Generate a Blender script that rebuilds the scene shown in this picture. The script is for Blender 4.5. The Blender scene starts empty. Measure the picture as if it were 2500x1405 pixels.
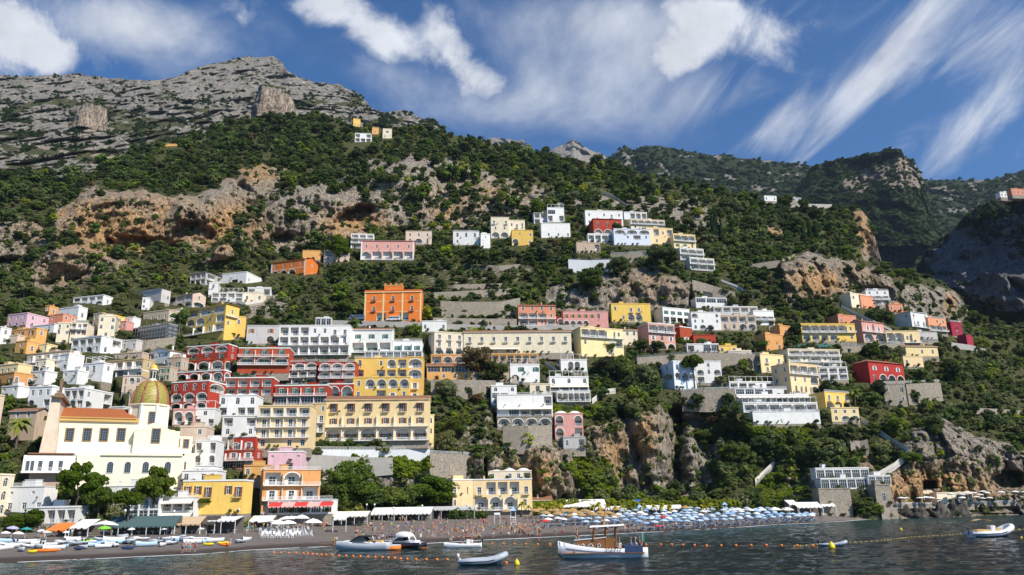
import bpy, math, random
import numpy as np
from mathutils import Matrix, Vector
R_ = random.Random(7)
C = bpy.context.scene.collection
S = bpy.context.scene
rad = math.radians
# ---------------------------------------------------------------- camera
FP = 1850.0; TH = math.atan(527.5/FP); RO = rad(1.0); CH = 8.0
_F = np.array([0, math.cos(TH), math.sin(TH)]); _U0 = np.array([0, -math.sin(TH), math.cos(TH)]); _R0 = np.array([1.0, 0, 0])
RV = math.cos(RO)*_R0 - math.sin(RO)*_U0; UV = math.sin(RO)*_R0 + math.cos(RO)*_U0; FV = _F
cd = bpy.data.cameras.new('camera'); cam = bpy.data.objects.new('camera', cd); C.objects.link(cam)
cd.sensor_width = 36; cd.lens = 36*FP/2500; cd.clip_start = 1; cd.clip_end = 40000
cam.matrix_world = Matrix(((RV[0], UV[0], -FV[0], 0), (RV[1], UV[1], -FV[1], 0), (RV[2], UV[2], -FV[2], CH), (0, 0, 0, 1)))
S.camera = cam
# ---------------------------------------------------------------- light
SAZ, SEL = rad(50), rad(43)     # sun to the right of and behind the camera
sv = Vector((math.sin(SAZ)*math.cos(SEL), -math.cos(SAZ)*math.cos(SEL), math.sin(SEL)))
sl = bpy.data.lights.new('sun', 'SUN'); sl.energy = 4.8; sl.angle = rad(0.5); sl.color = (1.0, 0.93, 0.82)
so = bpy.data.objects.new('sun', sl); C.objects.link(so); so.rotation_euler = sv.to_track_quat('Z', 'Y').to_euler()
S.view_settings.view_transform = 'Standard'; S.view_settings.look = 'None'; S.view_settings.gamma = 1
S.view_settings.exposure = 0.4
W = bpy.data.worlds.new('World'); S.world = W; W.use_nodes = True
nt = W.node_tree; nt.nodes.clear()

class NT:
    """tiny node helper"""
    def __init__(s, t): s.t = t
    def n(s, ty, ins=None, **kw):
        nd = s.t.nodes.new(ty)
        for k, v in kw.items(): setattr(nd, k, v)
        for k, v in (ins or {}).items():
            if isinstance(v, bpy.types.NodeSocket): s.t.links.new(v, nd.inputs[k])
            else: nd.inputs[k].default_value = v
        return nd
    def m(s, op, a, b=0.0, c=None, clamp=False):
        ins = {0: a, 1: b}
        if c is not None: ins[2] = c
        return s.n('ShaderNodeMath', ins, operation=op, use_clamp=clamp).outputs[0]
    def vm(s, op, a, b=(0, 0, 0)):
        nd = s.n('ShaderNodeVectorMath', {0: a, 1: b}, operation=op)
        return nd.outputs['Value'] if op == 'DOT_PRODUCT' else nd.outputs[0]
    def mix(s, f, a, b, bt='MIX'):
        nd = s.n('ShaderNodeMix', data_type='RGBA', blend_type=bt)
        for sk, v in ((nd.inputs[0], f), (nd.inputs[6], a), (nd.inputs[7], b)):
            if isinstance(v, bpy.types.NodeSocket): s.t.links.new(v, sk)
            else: sk.default_value = v if not isinstance(v, tuple) or len(v) == 4 else (*v, 1)
        return nd.outputs[2]
    def noise(s, vec, scale, det=4, rough=.55, dist=0):
        return s.n('ShaderNodeTexNoise', {'Vector': vec, 'Scale': scale, 'Detail': det, 'Roughness': rough, 'Distortion': dist}).outputs[0]
    def ss(s, x, a, b):
        return s.n('ShaderNodeMapRange', {0: x, 1: a, 2: b, 3: 0.0, 4: 1.0}, interpolation_type='SMOOTHSTEP').outputs[0]

w = NT(nt)
sky = w.n('ShaderNodeTexSky', sky_type='NISHITA', sun_disc=False, sun_elevation=SEL, sun_rotation=math.pi-SAZ, air_density=1.1, dust_density=0.15, ozone_density=4.0)
skc = w.mix(1.0, sky.outputs[0], (0.38, 0.76, 1.10), 'MULTIPLY')
tc = w.n('ShaderNodeTexCoord').outputs['Generated']
fz = w.m('MAXIMUM', w.vm('DOT_PRODUCT', tc, tuple(FV)), 0.05)
uu = w.m('DIVIDE', w.vm('DOT_PRODUCT', tc, tuple(RV)), fz)
vv = w.m('DIVIDE', w.vm('DOT_PRODUCT', tc, tuple(UV)), fz)
uv = w.n('ShaderNodeCombineXYZ', {0: uu, 1: vv, 2: 0.0}).outputs[0]
wob = w.noise(uv, 6.0, 5, .6)
def blob(px, py, rx, ry, rot, amp):
    cu, cv = (px-1250)/FP, (702.5-py)/FP
    du = w.m('SUBTRACT', uu, cu); dv = w.m('SUBTRACT', vv, cv)
    c_, s_ = math.cos(rad(rot)), math.sin(rad(rot))
    a = w.m('DIVIDE', w.m('ADD', w.m('MULTIPLY', du, c_), w.m('MULTIPLY', dv, s_)), rx/FP)
    b = w.m('DIVIDE', w.m('ADD', w.m('MULTIPLY', du, -s_), w.m('MULTIPLY', dv, c_)), ry/FP)
    r2 = w.m('ADD', w.m('MULTIPLY', a, a), w.m('MULTIPLY', b, b))
    return w.m('MULTIPLY', w.m('POWER', 2.718, w.m('MULTIPLY', r2, -1.0)), amp)
def total(bl):
    acc = None
    for b in bl:
        o = blob(*b); acc = o if acc is None else w.m('ADD', acc, o)
    return acc
cum = total([(40, 110, 150, 85, 0, 1.25), (10, 30, 75, 60, 0, .9), (130, 140, 60, 45, 0, .7), (600, 25, 55, 60, 0, .48), (850, 45, 150, 60, -25, .72), (950, 110, 70, 55, -40, .6), (760, 20, 120, 40, 0, .45),
             (1065, 75, 60, 60, -60, .7), (1115, 145, 70, 42, -60, .72), (1185, 190, 58, 66, -70, .75), (1690, 90, 105, 72, 20, .85), (1800, 80, 100, 66, -15, .75), (1640, 150, 60, 60, 0, .5), (1730, 20, 120, 40, 0, .5), (1690, 150, 60, 45, 0, .4),
             (1545, 130, 30, 22, 0, .45), (1330, 110, 40, 22, 0, .42), (1950, 60, 110, 50, 20, .38), (1355, 150, 25, 40, 0, .38)])
cn = w.m('ADD', w.m('MULTIPLY', w.noise(uv, 8.0, 10, .62, .5), .72), w.m('MULTIPLY', w.noise(uv, 26.0, 8, .65, .3), .28))
ca = w.ss(w.m('ADD', cum, w.m('MULTIPLY', w.m('SUBTRACT', cn, .5), 3.3)), .24, 1.12)
cir = total([(1420, 190, 330, 150, 10, .42), (1900, 320, 90, 60, 40, .55), (2180, 130, 330, 60, 48, .8), (2400, 290, 190, 50, 42, .75), (2450, 100, 190, 130, 40, .55), (2050, 240, 90, 30, 45, .5),
             (330, 80, 300, 80, -10, .5), (1560, 110, 190, 190, 0, .5), (1500, 40, 500, 70, 0, .4), (900, 160, 280, 70, -20, .45), (2250, 330, 200, 70, 30, .35), (1200, 270, 260, 50, 5, .38), (1700, 260, 200, 60, 20, .35), (300, 60, 300, 80, 0, .3)])
cc_, s1 = math.cos(rad(46)), math.sin(rad(46))
ua = w.m('ADD', w.m('MULTIPLY', uu, cc_), w.m('MULTIPLY', vv, s1)); ub = w.m('ADD', w.m('MULTIPLY', uu, -s1), w.m('MULTIPLY', vv, cc_))
uv2 = w.n('ShaderNodeCombineXYZ', {0: w.m('MULTIPLY', ua, 2.2), 1: w.m('MULTIPLY', ub, 10.0), 2: 3.0}).outputs[0]
st = w.noise(uv2, 1.6, 8, .62, .9)
sn = w.m('MULTIPLY', w.m('ADD', w.m('MULTIPLY', st, w.ss(uu, 0.1, .35)), w.m('MULTIPLY', w.noise(uv, 4.5, 8, .62, .3), w.m('SUBTRACT', 1.0, w.ss(uu, 0.1, .35)))), 1.0)
cb = w.m('MULTIPLY', w.ss(w.m('ADD', cir, w.m('MULTIPLY', w.m('SUBTRACT', sn, .5), 2.1)), .10, 1.35), .95)
cb = w.m('MULTIPLY', cb, w.ss(w.vm('DOT_PRODUCT', tc, (0, 0, 1)), .05, .3))
alpha = w.m('MAXIMUM', ca, cb)
bright = w.m('ADD', .62, w.m('MULTIPLY', w.noise(uv, 11, 8, .65), .72))
ccol = w.n('ShaderNodeCombineColor', {0: w.m('MULTIPLY', bright, 7.6), 1: w.m('MULTIPLY', bright, 7.9), 2: w.m('MULTIPLY', bright, 8.5)}).outputs[0]
fin = w.mix(alpha, skc, ccol)
bg = w.n('ShaderNodeBackground', {'Color': fin, 'Strength': 0.080})
w.n('ShaderNodeOutputWorld', {0: bg.outputs[0]})

# ---------------------------------------------------------------- helpers
def ray(px, py):
    px = np.asarray(px, float); py = np.asarray(py, float)
    return FV + ((px-1250)/FP)[..., None]*RV - ((py-702.5)/FP)[..., None]*UV
def P(px, py, Y):
    d = ray(px, py); t = np.asarray(Y, float)/d[..., 1]
    p = d*t[..., None]; p[..., 2] += CH; return p
def Pz(px, py, z):
    d = ray(px, py); t = (z-CH)/d[..., 2]; p = d*t[..., None]; p[..., 2] += CH; return p
def proj(p):
    q = np.asarray(p, float)-np.array([0, 0, CH]); z = q@FV
    return 1250+FP*(q@RV)/z, 702.5-FP*(q@UV)/z
def V(p): return Vector([float(a) for a in p])
_rng = np.random.RandomState(3); _pm = np.concatenate([_rng.permutation(256)]*3); _gr = _rng.randn(256, 3); _gr /= np.linalg.norm(_gr, axis=1)[:, None]
def pn(x, y, z=0.0):
    x, y, z = np.broadcast_arrays(np.asarray(x, float), y, z)
    xi, yi, zi = np.floor(x).astype(int), np.floor(y).astype(int), np.floor(z).astype(int)
    xf, yf, zf = x-xi, y-yi, z-zi; xi &= 255; yi &= 255; zi &= 255
    f = lambda t: t*t*t*(t*(t*6-15)+10)
    u, v, ww = f(xf), f(yf), f(zf); out = 0
    for a in (0, 1):
        for b in (0, 1):
            for c in (0, 1):
                g = _gr[_pm[_pm[_pm[xi+a]+yi+b]+zi+c]]
                d = g[..., 0]*(xf-a)+g[..., 1]*(yf-b)+g[..., 2]*(zf-c)
                out = out + d*(u if a else 1-u)*(v if b else 1-v)*(ww if c else 1-ww)
    return out*1.5
def fbm(x, y, z=0.0, o=4, g=.5):
    r = 0; a = 1.0
    for i in range(o): r = r+a*pn(np.asarray(x)*2**i+i*17.3, np.asarray(y)*2**i, np.asarray(z)*2**i); a *= g
    return r
def sst(x, a, b):
    t = np.clip((x-a)/(b-a), 0, 1); return t*t*(3-2*t)
def tag(o, label=None, cat=None, group=None, kind=None):
    for k, v in (('label', label), ('category', cat), ('group', group), ('kind', kind)):
        if v: o[k] = v
    return o
def thing(name, loc, label, cat, group=None, rz=0.0):
    o = bpy.data.objects.new(name, None); C.objects.link(o); o.location = V(loc); o.rotation_euler = (0, 0, rz); o.empty_display_size = .5
    return tag(o, label, cat, group)
def link(name, me, parent=None, loc=(0, 0, 0), rz=0.0, sc=1.0):
    o = bpy.data.objects.new(name, me); C.objects.link(o)
    if parent is not None: o.parent = parent
    o.location = V(loc); o.rotation_euler = (0, 0, rz)
    o.scale = (sc, sc, sc) if not isinstance(sc, tuple) else sc
    return o
class MB:
    def __init__(s): s.v = []; s.f = []; s.m = []
    def add(s, vs, fs, mi=0):
        n = len(s.v); s.v += [tuple(float(c) for c in v) for v in vs]; s.f += [tuple(n+i for i in f) for f in fs]; s.m += [mi]*len(fs); return s
    def q(s, a, b, c, d, mi=0): return s.add([a, b, c, d], [(0, 1, 2, 3)], mi)
    def box(s, x0, x1, y0, y1, z0, z1, mi=0):
        return s.add([(x0, y0, z0), (x1, y0, z0), (x1, y1, z0), (x0, y1, z0), (x0, y0, z1), (x1, y0, z1), (x1, y1, z1), (x0, y1, z1)],
                     [(0, 3, 2, 1), (4, 5, 6, 7), (0, 1, 5, 4), (1, 2, 6, 5), (2, 3, 7, 6), (3, 0, 4, 7)], mi)
    def tube(s, pts, rs, n=6, mi=0, cap=True):
        pts = [np.array(p, float) for p in pts]
        if not hasattr(rs, '__len__'): rs = [rs]*len(pts)
        b = len(s.v); k = len(pts)
        for i, p in enumerate(pts):
            t = pts[min(i+1, k-1)]-pts[max(i-1, 0)]; t = t/(np.linalg.norm(t)+1e-9)
            a = np.cross(t, [0, 0, 1.0] if abs(t[2]) < .9 else [1.0, 0, 0]); a /= np.linalg.norm(a); c = np.cross(t, a)
            for j in range(n):
                an = 2*math.pi*j/n; s.v.append(tuple(p+rs[i]*(a*math.cos(an)+c*math.sin(an))))
        fs = [(b+i*n+j, b+i*n+(j+1) % n, b+(i+1)*n+(j+1) % n, b+(i+1)*n+j) for i in range(k-1) for j in range(n)]
        if cap: fs += [tuple(b+j for j in range(n))[::-1], tuple(b+(k-1)*n+j for j in range(n))]
        s.f += fs; s.m += [mi]*len(fs); return s
    def lathe(s, prof, c=(0, 0, 0), n=12, mi=0, sx=1, sy=1, ph=0.0):
        b = len(s.v)
        for r, z in prof:
            for j in range(n):
                a = 2*math.pi*j/n+ph; s.v.append((c[0]+r*math.cos(a)*sx, c[1]+r*math.sin(a)*sy, c[2]+z))
        fs = [(b+i*n+j, b+i*n+(j+1) % n, b+(i+1)*n+(j+1) % n, b+(i+1)*n+j) for i in range(len(prof)-1) for j in range(n)]
        s.f += fs; s.m += [mi]*len(fs); return s
    def mesh(s, name, mats, smooth=False):
        me = bpy.data.meshes.new(name); me.from_pydata(s.v, [], s.f)
        for m in (mats if isinstance(mats, (list, tuple)) else [mats]): me.materials.append(m)
        me.polygons.foreach_set('material_index', s.m)
        if smooth: me.polygons.foreach_set('use_smooth', [True]*len(s.f))
        me.update(); return me
    def build(s, name, mats, parent=None, loc=(0, 0, 0), rz=0.0, smooth=False, sc=1.0):
        return link(name, s.mesh(name, mats, smooth), parent, loc, rz, sc)
def npmesh(name, v, f, mats, smooth=True, attrs=None):
    me = bpy.data.meshes.new(name); v = np.asarray(v, np.float32); f = np.asarray(f, np.int32); k = f.shape[1]
    me.vertices.add(len(v)); me.vertices.foreach_set('co', v.ravel())
    me.loops.add(f.size); me.loops.foreach_set('vertex_index', f.ravel())
    me.polygons.add(len(f)); me.polygons.foreach_set('loop_start', np.arange(0, f.size, k, dtype=np.int32)); me.polygons.foreach_set('loop_total', np.full(len(f), k, np.int32))
    me.polygons.foreach_set('use_smooth', np.full(len(f), smooth))
    for m in (mats if isinstance(mats, (list, tuple)) else [mats]): me.materials.append(m)
    for kk, a in (attrs or {}).items():
        at = me.attributes.new(kk, 'FLOAT', 'POINT'); at.data.foreach_set('value', np.asarray(a, np.float32).ravel())
    me.update(calc_edges=True); return me
# ---------------------------------------------------------------- materials
MC = {}
def mat(name, col, rough=.85, var=.12, scale=1.0, bump=0.0, metal=0.0, spec=.3, rnd=0.0, stain=0.0):
    if name in MC: return MC[name]
    m = bpy.data.materials.new(name); m.use_nodes = True; t = NT(m.node_tree); bs = m.node_tree.nodes['Principled BSDF']
    bs.inputs['Roughness'].default_value = rough; bs.inputs['Metallic'].default_value = metal; bs.inputs['Specular IOR Level'].default_value = spec
    pos = t.n('ShaderNodeNewGeometry').outputs['Position']
    nz = t.noise(pos, scale, 5, .6)
    c = t.mix(1.0, col, t.n('ShaderNodeCombineColor', {i: t.m('ADD', 1-var, t.m('MULTIPLY', nz, 2*var)) for i in range(3)}).outputs[0], 'MULTIPLY')
    if stain:
        sp = t.n('ShaderNodeMapping', {'Vector': pos, 'Scale': (1.2, 1.2, .16)}).outputs[0]
        sn = t.ss(t.noise(sp, 1.1, 6, .65), .5, .8)
        c = t.mix(t.m('MULTIPLY', sn, stain), c, (col[0]*.45, col[1]*.42, col[2]*.4))
    if rnd:
        oi = t.n('ShaderNodeObjectInfo').outputs['Random']
        hs = t.n('ShaderNodeHueSaturation', {'Hue': t.m('ADD', .5-.04*rnd, t.m('MULTIPLY', oi, .08*rnd)), 'Value': t.m('ADD', 1-.45*rnd, t.m('MULTIPLY', t.m('FRACT', t.m('MULTIPLY', oi, 7.3)), .9*rnd)), 'Color': c})
        c = hs.outputs[0]
    t.t.links.new(c, bs.inputs['Base Color'])
    if bump:
        bn = t.n('ShaderNodeBump', {'Strength': bump, 'Distance': .25, 'Height': t.noise(pos, scale*3, 6, .65)}); t.t.links.new(bn.outputs[0], bs.inputs['Normal'])
    MC[name] = m; return m
def leafmat(name, col, rnd=.6):
    if name in MC: return MC[name]
    m = bpy.data.materials.new(name); m.use_nodes = True; t = NT(m.node_tree); nd = m.node_tree.nodes; nd.clear()
    pos = t.n('ShaderNodeNewGeometry').outputs['Position']
    pa = t.noise(pos, .022, 4, .6); c = t.mix(1.0, col, t.n('ShaderNodeCombineColor', {i: t.m('ADD', .35, t.m('ADD', t.m('MULTIPLY', t.noise(pos, .45, 4, .7), .7), t.m('MULTIPLY', pa, (.75, .6, .2)[i]))) for i in range(3)}).outputs[0], 'MULTIPLY')
    oi = t.n('ShaderNodeObjectInfo').outputs['Random']
    c = t.n('ShaderNodeHueSaturation', {'Hue': t.m('ADD', .5-.035*rnd, t.m('MULTIPLY', oi, .07*rnd)), 'Saturation': t.m('ADD', 1-.3*rnd, t.m('MULTIPLY', t.m('FRACT', t.m('MULTIPLY', oi, 3.7)), .5*rnd)),
        'Value': t.m('ADD', 1-.35*rnd, t.m('MULTIPLY', t.m('FRACT', t.m('MULTIPLY', oi, 7.3)), .8*rnd)), 'Color': c}).outputs[0]
    d = t.n('ShaderNodeBsdfDiffuse', {'Color': c}); tr = t.n('ShaderNodeBsdfTranslucent', {'Color': c})
    mx = t.n('ShaderNodeMixShader', {0: .38, 1: d.outputs[0], 2: tr.outputs[0]})
    t.n('ShaderNodeOutputMaterial', {0: mx.outputs[0]}); MC[name] = m; return m
def tilemat(name, c1, c2, sx=3.0):
    if name in MC: return MC[name]
    m = mat(name, c1, .8, .22, 2.0, 0); t = NT(m.node_tree); bs = m.node_tree.nodes['Principled BSDF']
    oc = t.n('ShaderNodeTexCoord').outputs['Object']
    wv = t.n('ShaderNodeTexWave', {'Vector': oc, 'Scale': sx*.32, 'Distortion': .6, 'Detail': 2}, wave_type='BANDS', bands_direction='X').outputs['Fac']
    old = bs.inputs['Base Color'].links[0].from_socket
    c = t.mix(t.m('MULTIPLY', t.ss(t.noise(oc, 1.4, 6, .7), .35, .7), .7), old, c2)
    c = t.mix(t.m('MULTIPLY', t.ss(wv, .0, .45), -1.0), c, c)
    t.t.links.new(t.mix(t.m('SUBTRACT', .55, t.m('MULTIPLY', wv, .55)), c, tuple(a*.35 for a in c2)), bs.inputs['Base Color'])
    t.t.links.new(t.n('ShaderNodeBump', {'Strength': .9, 'Distance': .15, 'Height': wv}).outputs[0], bs.inputs['Normal']); return m
def stonemat(name, c1, c2, sc=1.4):
    if name in MC: return MC[name]
    m = mat(name, c1, .95, .25, .6, 0); t = NT(m.node_tree); bs = m.node_tree.nodes['Principled BSDF']
    pos = t.n('ShaderNodeNewGeometry').outputs['Position']
    vo = t.n('ShaderNodeTexVoronoi', {'Vector': t.n('ShaderNodeMapping', {'Vector': pos, 'Scale': (1, 1, 1.6)}).outputs[0], 'Scale': sc}, feature='DISTANCE_TO_EDGE').outputs['Distance']
    vc = t.n('ShaderNodeTexVoronoi', {'Vector': pos, 'Scale': sc}).outputs['Color']
    old = bs.inputs['Base Color'].links[0].from_socket
    vg = t.n('ShaderNodeRGBToBW', {0: vc}).outputs[0]; c = t.mix(t.ss(vg, .3, .75), old, c2); e = t.ss(vo, .0, .09)
    t.t.links.new(t.mix(e, tuple(a*.4 for a in c1), c), bs.inputs['Base Color'])
    t.t.links.new(t.n('ShaderNodeBump', {'Strength': .7, 'Distance': .2, 'Height': e}).outputs[0], bs.inputs['Normal']); return m
# ================================================================ TERRAIN
HX = np.arange(-600, 3100.1, 4.0); HY = np.arange(100, 1401, 4.0)
tx = [-600, 0, 250, 500, 750, 1000, 1250, 1500, 1750, 2000, 2250, 2500, 3100]
ty = [1320, 1260, 1200, 1100, 1000, 900, 800, 700, 600, 500, 400, 300, 100]
tb = [
 [185, 188, 193, 205, 238, 262, 280, 296, 303, 292, 290, 312, 380],
 [188, 193, 198, 210, 243, 266, 285, 300, 306, 298, 296, 318, 390],
 [192, 200, 205, 218, 256, 274, 290, 308, 314, 306, 306, 330, 400],
 [210, 220, 225, 240, 270, 285, 298, 316, 326, 322, 328, 352, 430],
 [235, 246, 252, 272, 296, 304, 312, 332, 345, 342, 358, 396, 480],
 [265, 280, 292, 312, 328, 338, 345, 362, 372, 374, 400, 450, 560],
 [310, 325, 342, 362, 374, 378, 388, 402, 408, 414, 440, 540, 700],
 [370, 390, 398, 415, 430, 428, 432, 432, 440, 450, 500, 700, 900],
 [430, 452, 450, 465, 488, 485, 485, 475, 492, 520, 600, 800, 1000],
 [510, 530, 470, 485, 530, 515, 535, 560, 600, 640, 700, 900, 1100],
 [690, 700, 640, 640, 610, 600, 680, 760, 820, 860, 900, 1000, 1200],
 [900, 900, 850, 820, 780, 800, 900, 1000, 1050, 1080, 1100, 1200, 1400],
 [1500, 1500, 1400, 1300, 1200, 1300, 1400, 1500, 1500, 1500, 1500, 1600, 1800]]
tb = np.array(tb, float)
def bil(xs, ys, T, px, py):
    px = np.clip(px, xs[0], xs[-1]-1e-3); py = np.clip(py, ys[0], ys[-1]-1e-3)
    i = np.clip(np.searchsorted(xs, px, side='right')-1, 0, len(xs)-2); j = np.clip(np.searchsorted(ys, py, side='right')-1, 0, len(ys)-2)
    fx = (px-xs[i])/(xs[i+1]-xs[i]); fy = (py-ys[j])/(ys[j+1]-ys[j])
    return (T[j, i]*(1-fx)+T[j, i+1]*fx)*(1-fy)+(T[j+1, i]*(1-fx)+T[j+1, i+1]*fx)*fy
GX, GY = np.meshgrid(HX, HY)
DH = bil(np.array(tx, float), np.array(ty[::-1], float), tb[::-1], GX, GY)
def blur(a, k, ax):
    ker = np.hanning(2*k+3)[1:-1]; ker /= ker.sum()
    p = np.pad(a, [(k, k) if i == ax else (0, 0) for i in range(2)], mode='edge')
    return np.apply_along_axis(lambda r: np.convolve(r, ker, mode='valid'), ax, p)
DH = blur(blur(DH, 22, 1), 7, 0)
def step(pts, A, w):
    global DH
    pts = sorted(pts, key=lambda p: p[1]); ys = [p[1] for p in pts]; xs = [p[0] for p in pts]
    xe = np.interp(HY, ys, xs)[:, None]+10*fbm(GY/30.0, GX*0+A, 0, 3); dx = GX-xe
    fade = (sst(HY, ys[0]-15, ys[0]+15)*(1-sst(HY, ys[-1]-70, ys[-1]+25)))[:, None]
    DH -= A*fade*np.where(dx > 0, np.exp(-np.abs(dx)/w), np.exp(-np.abs(dx)/6.0))
def gully(pts, A, w):
    global DH
    pts = sorted(pts, key=lambda p: p[1]); ys = [p[1] for p in pts]; xs = [p[0] for p in pts]
    xe = np.interp(HY, ys, xs)[:, None]+8*fbm(GY/25.0, GX*0+A, 0, 3); dx = GX-xe
    fade = (sst(HY, ys[0]-20, ys[0]+20)*(1-sst(HY, ys[-1]-15, ys[-1]+15)))[:, None]
    DH += A*fade*np.exp(-(dx/w)**2)
def cave(cx, cy, rx, ry, A, rot=0):
    global DH
    c, s = math.cos(rad(rot)), math.sin(rad(rot)); a = ((GX-cx)*c+(GY-cy)*s)/rx; b = (-(GX-cx)*s+(GY-cy)*c)/ry
    r = np.sqrt(a*a+b*b)+.25*fbm(GX/30.0, GY/20.0, A, 3); DH += A*(1-sst(r, .6, 1.05))*np.clip(.75-.5*b, .2, 1.3)
step([(760, 425), (690, 470), (600, 545), (540, 600), (470, 650)], 42, 170)
step([(650, 400), (590, 440), (560, 470), (500, 500)], 10, 60)
step([(135, 530), (125, 590), (95, 640), (60, 700)], 26, 130)
step([(200, 590), (190, 640)], 5, 60)
step([(870, 470), (800, 560), (790, 620)], 12, 120)
step([(1240, 440), (1215, 500), (1190, 560)], 12, 60); step([(1090, 470), (1085, 560)], 7, 60)
step([(1380, 660), (1370, 750)], 8, 60); step([(1480, 665), (1500, 750)], 6, 40); step([(1600, 640), (1640, 740)], 8, 80)
step([(1905, 640), (1925, 740)], 26, 120); step([(2000, 640), (2040, 730)], 7, 50); step([(2070, 650), (2120, 720)], 5, 60)
step([(2060, 505), (2100, 600), (2120, 660)], 12, 40)
gully([(1520, 1015), (1548, 1090), (1575, 1195)], 26, 13); gully([(1650, 1000), (1648, 1100), (1655, 1210)], 30, 24)
gully([(1700, 1010), (1720, 1100), (1715, 1220)], 16, 40); step([(1425, 1050), (1435, 1130)], 7, 40); step([(1350, 1100), (1362, 1215)], 5, 40)
step([(1560, 1010), (1590, 1100), (1640, 1180)], 12, 40); step([(1300, 1120), (1305, 1200)], 3, 20); gully([(1790, 1050), (1850, 1120), (1900, 1200)], 10, 60)
step([(1770, 1000), (1840, 1060), (1855, 1100)], 10, 60); gully([(1960, 1120), (1950, 1230)], 9, 30)
for k, x in enumerate((2230, 2290, 2345, 2400, 2455, 2520)): step([(x-60, 1040+8*k), (x-20, 1120), (x+20, 1225)], 4+2*(k % 3), 30)
def polymask(polys, px, py, soft=16, nz=16):
    """soft membership of image-frame polygons, edges broken by noise"""
    x = px+nz*fbm(px/40.0, py/40.0, 3.3, 4); y = py+nz*fbm(px/40.0, py/40.0, 9.1, 4); out = np.zeros_like(x)
    for pl in polys:
        wt = 1.0
        if isinstance(pl[-1], (int, float)): wt = pl[-1]; pl = pl[:-1]
        ins = np.zeros(x.shape, bool); dmin = np.full(x.shape, 1e9)
        for i in range(len(pl)):
            x1, y1 = pl[i]; x2, y2 = pl[(i+1) % len(pl)]
            if y1 != y2:
                c = ((y1 > y) != (y2 > y)) & (x < (x2-x1)*(y-y1)/(y2-y1)+x1); ins ^= c
            L = (x2-x1)**2+(y2-y1)**2+1e-9; tt = np.clip(((x-x1)*(x2-x1)+(y-y1)*(y2-y1))/L, 0, 1)
            dmin = np.minimum(dmin, np.hypot(x-(x1+tt*(x2-x1)), y-(y1+tt*(y2-y1))))
        out = np.maximum(out, wt*np.clip(.5+np.where(ins, dmin, -dmin)/soft, 0, 1))
    return out
ROCK = [
 [(128, 540), (160, 500), (215, 460), (330, 468), (480, 478), (560, 440), (640, 400), (720, 425), (660, 490), (570, 560), (490, 622), (400, 618), (330, 622), (240, 612), (190, 592), (130, 585)],
 [(55, 700), (75, 650), (130, 605), (190, 590), (270, 625), (320, 645), (260, 672), (200, 695), (120, 705), .92], [(-600, 540), (0, 540), (80, 530), (130, 560), (112, 600), (60, 650), (0, 665), (-600, 665), .8],
 [(480, 650), (560, 590), (610, 540), (670, 480), (740, 460), (800, 470), (880, 500), (960, 530), (1050, 565), (900, 580), (850, 600), (800, 600), (760, 610), (640, 610), (540, 630), .95],
 [(690, 480), (800, 440), (900, 395), (1000, 380), (1090, 385), (1150, 400), (1250, 440), (1290, 455), (1300, 540), (1180, 560), (1050, 568), (900, 575), (800, 540), .72],
 [(1290, 450), (1400, 465), (1560, 475), (1700, 485), (1752, 500), (1762, 565), (1700, 575), (1640, 540), (1500, 508), (1400, 512), (1300, 510), .6],
 [(1330, 700), (1400, 695), (1500, 665), (1600, 650), (1650, 680), (1700, 705), (1700, 745), (1600, 755), (1480, 765), (1370, 760), (1340, 730), .85],
 [(1905, 650), (1960, 622), (2050, 628), (2130, 655), (2185, 700), (2205, 755), (2100, 715), (2050, 722), (1990, 740), (1920, 745)], [(2075, 510), (2112, 512), (2132, 570), (2155, 650), (2115, 640), (2092, 580)],
 [(1830, 560), (1900, 555), (1910, 580), (1850, 585), .7], [(2200, 700), (2300, 705), (2345, 725), (2375, 775), (2320, 790), (2270, 775), (2210, 755), .85],
 [(1228, 1085), (1350, 1080), (1385, 1100), (1420, 1130), (1445, 1040), (1540, 1020), (1620, 990), (1645, 1060), (1645, 1195), (1560, 1215), (1530, 1210), (1480, 1130), (1430, 1130), (1420, 1240), (1290, 1240), (1240, 1160)],
 [(740, 1112), (1050, 1115), (1230, 1100), (1240, 1170), (1080, 1215), (900, 1200), (800, 1200), (740, 1190), .75],
 [(2150, 1200), (2190, 1120), (2220, 1060), (2290, 1010), (2330, 1040), (2380, 1060), (2500, 1100), (3100, 1150), (3100, 1260), (2150, 1270), .95],
 [(1655, 1000), (1730, 1020), (1760, 1100), (1730, 1200), (1655, 1230), .8], [(1880, 1170), (2000, 1150), (2010, 1250), (1900, 1230), .7], [(2060, 1060), (2120, 1080), (2140, 1150), (2090, 1150), .7],
 [(1330, 640), (1300, 690), (1180, 700), (1120, 670), .4], [(600, 730), (680, 720), (720, 760), (640, 790), (590, 780), .6], [(1000, 640), (1180, 650), (1180, 720), (1050, 720), .35],
 [(2210, 950), (2400, 970), (2400, 1020), (2210, 1010), .3], [(1180, 960), (1230, 960), (1230, 1100), (1060, 1100), (1100, 1050), .4]]
CLIFFS = [pl[:-1] if isinstance(pl[-1], (int, float)) else pl for pl in ROCK[:14] if not (isinstance(pl[-1], float) and pl[-1] < .65)]
for pl in CLIFFS:
    mk_ = polymask([pl], GX, GY, 34, 10); sm = mk_.sum(0); cm_ = (DH*mk_).sum(0)/np.maximum(sm, 1e-6); ok = sm > .8
    if ok.sum() < 3: continue
    cm_ = np.interp(HX, HX[ok], cm_[ok]); cm_ = np.convolve(np.pad(cm_, 12, mode='edge'), np.ones(25)/25, mode='valid')
    DH = DH+mk_*.72*(cm_[None]-DH)
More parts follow.
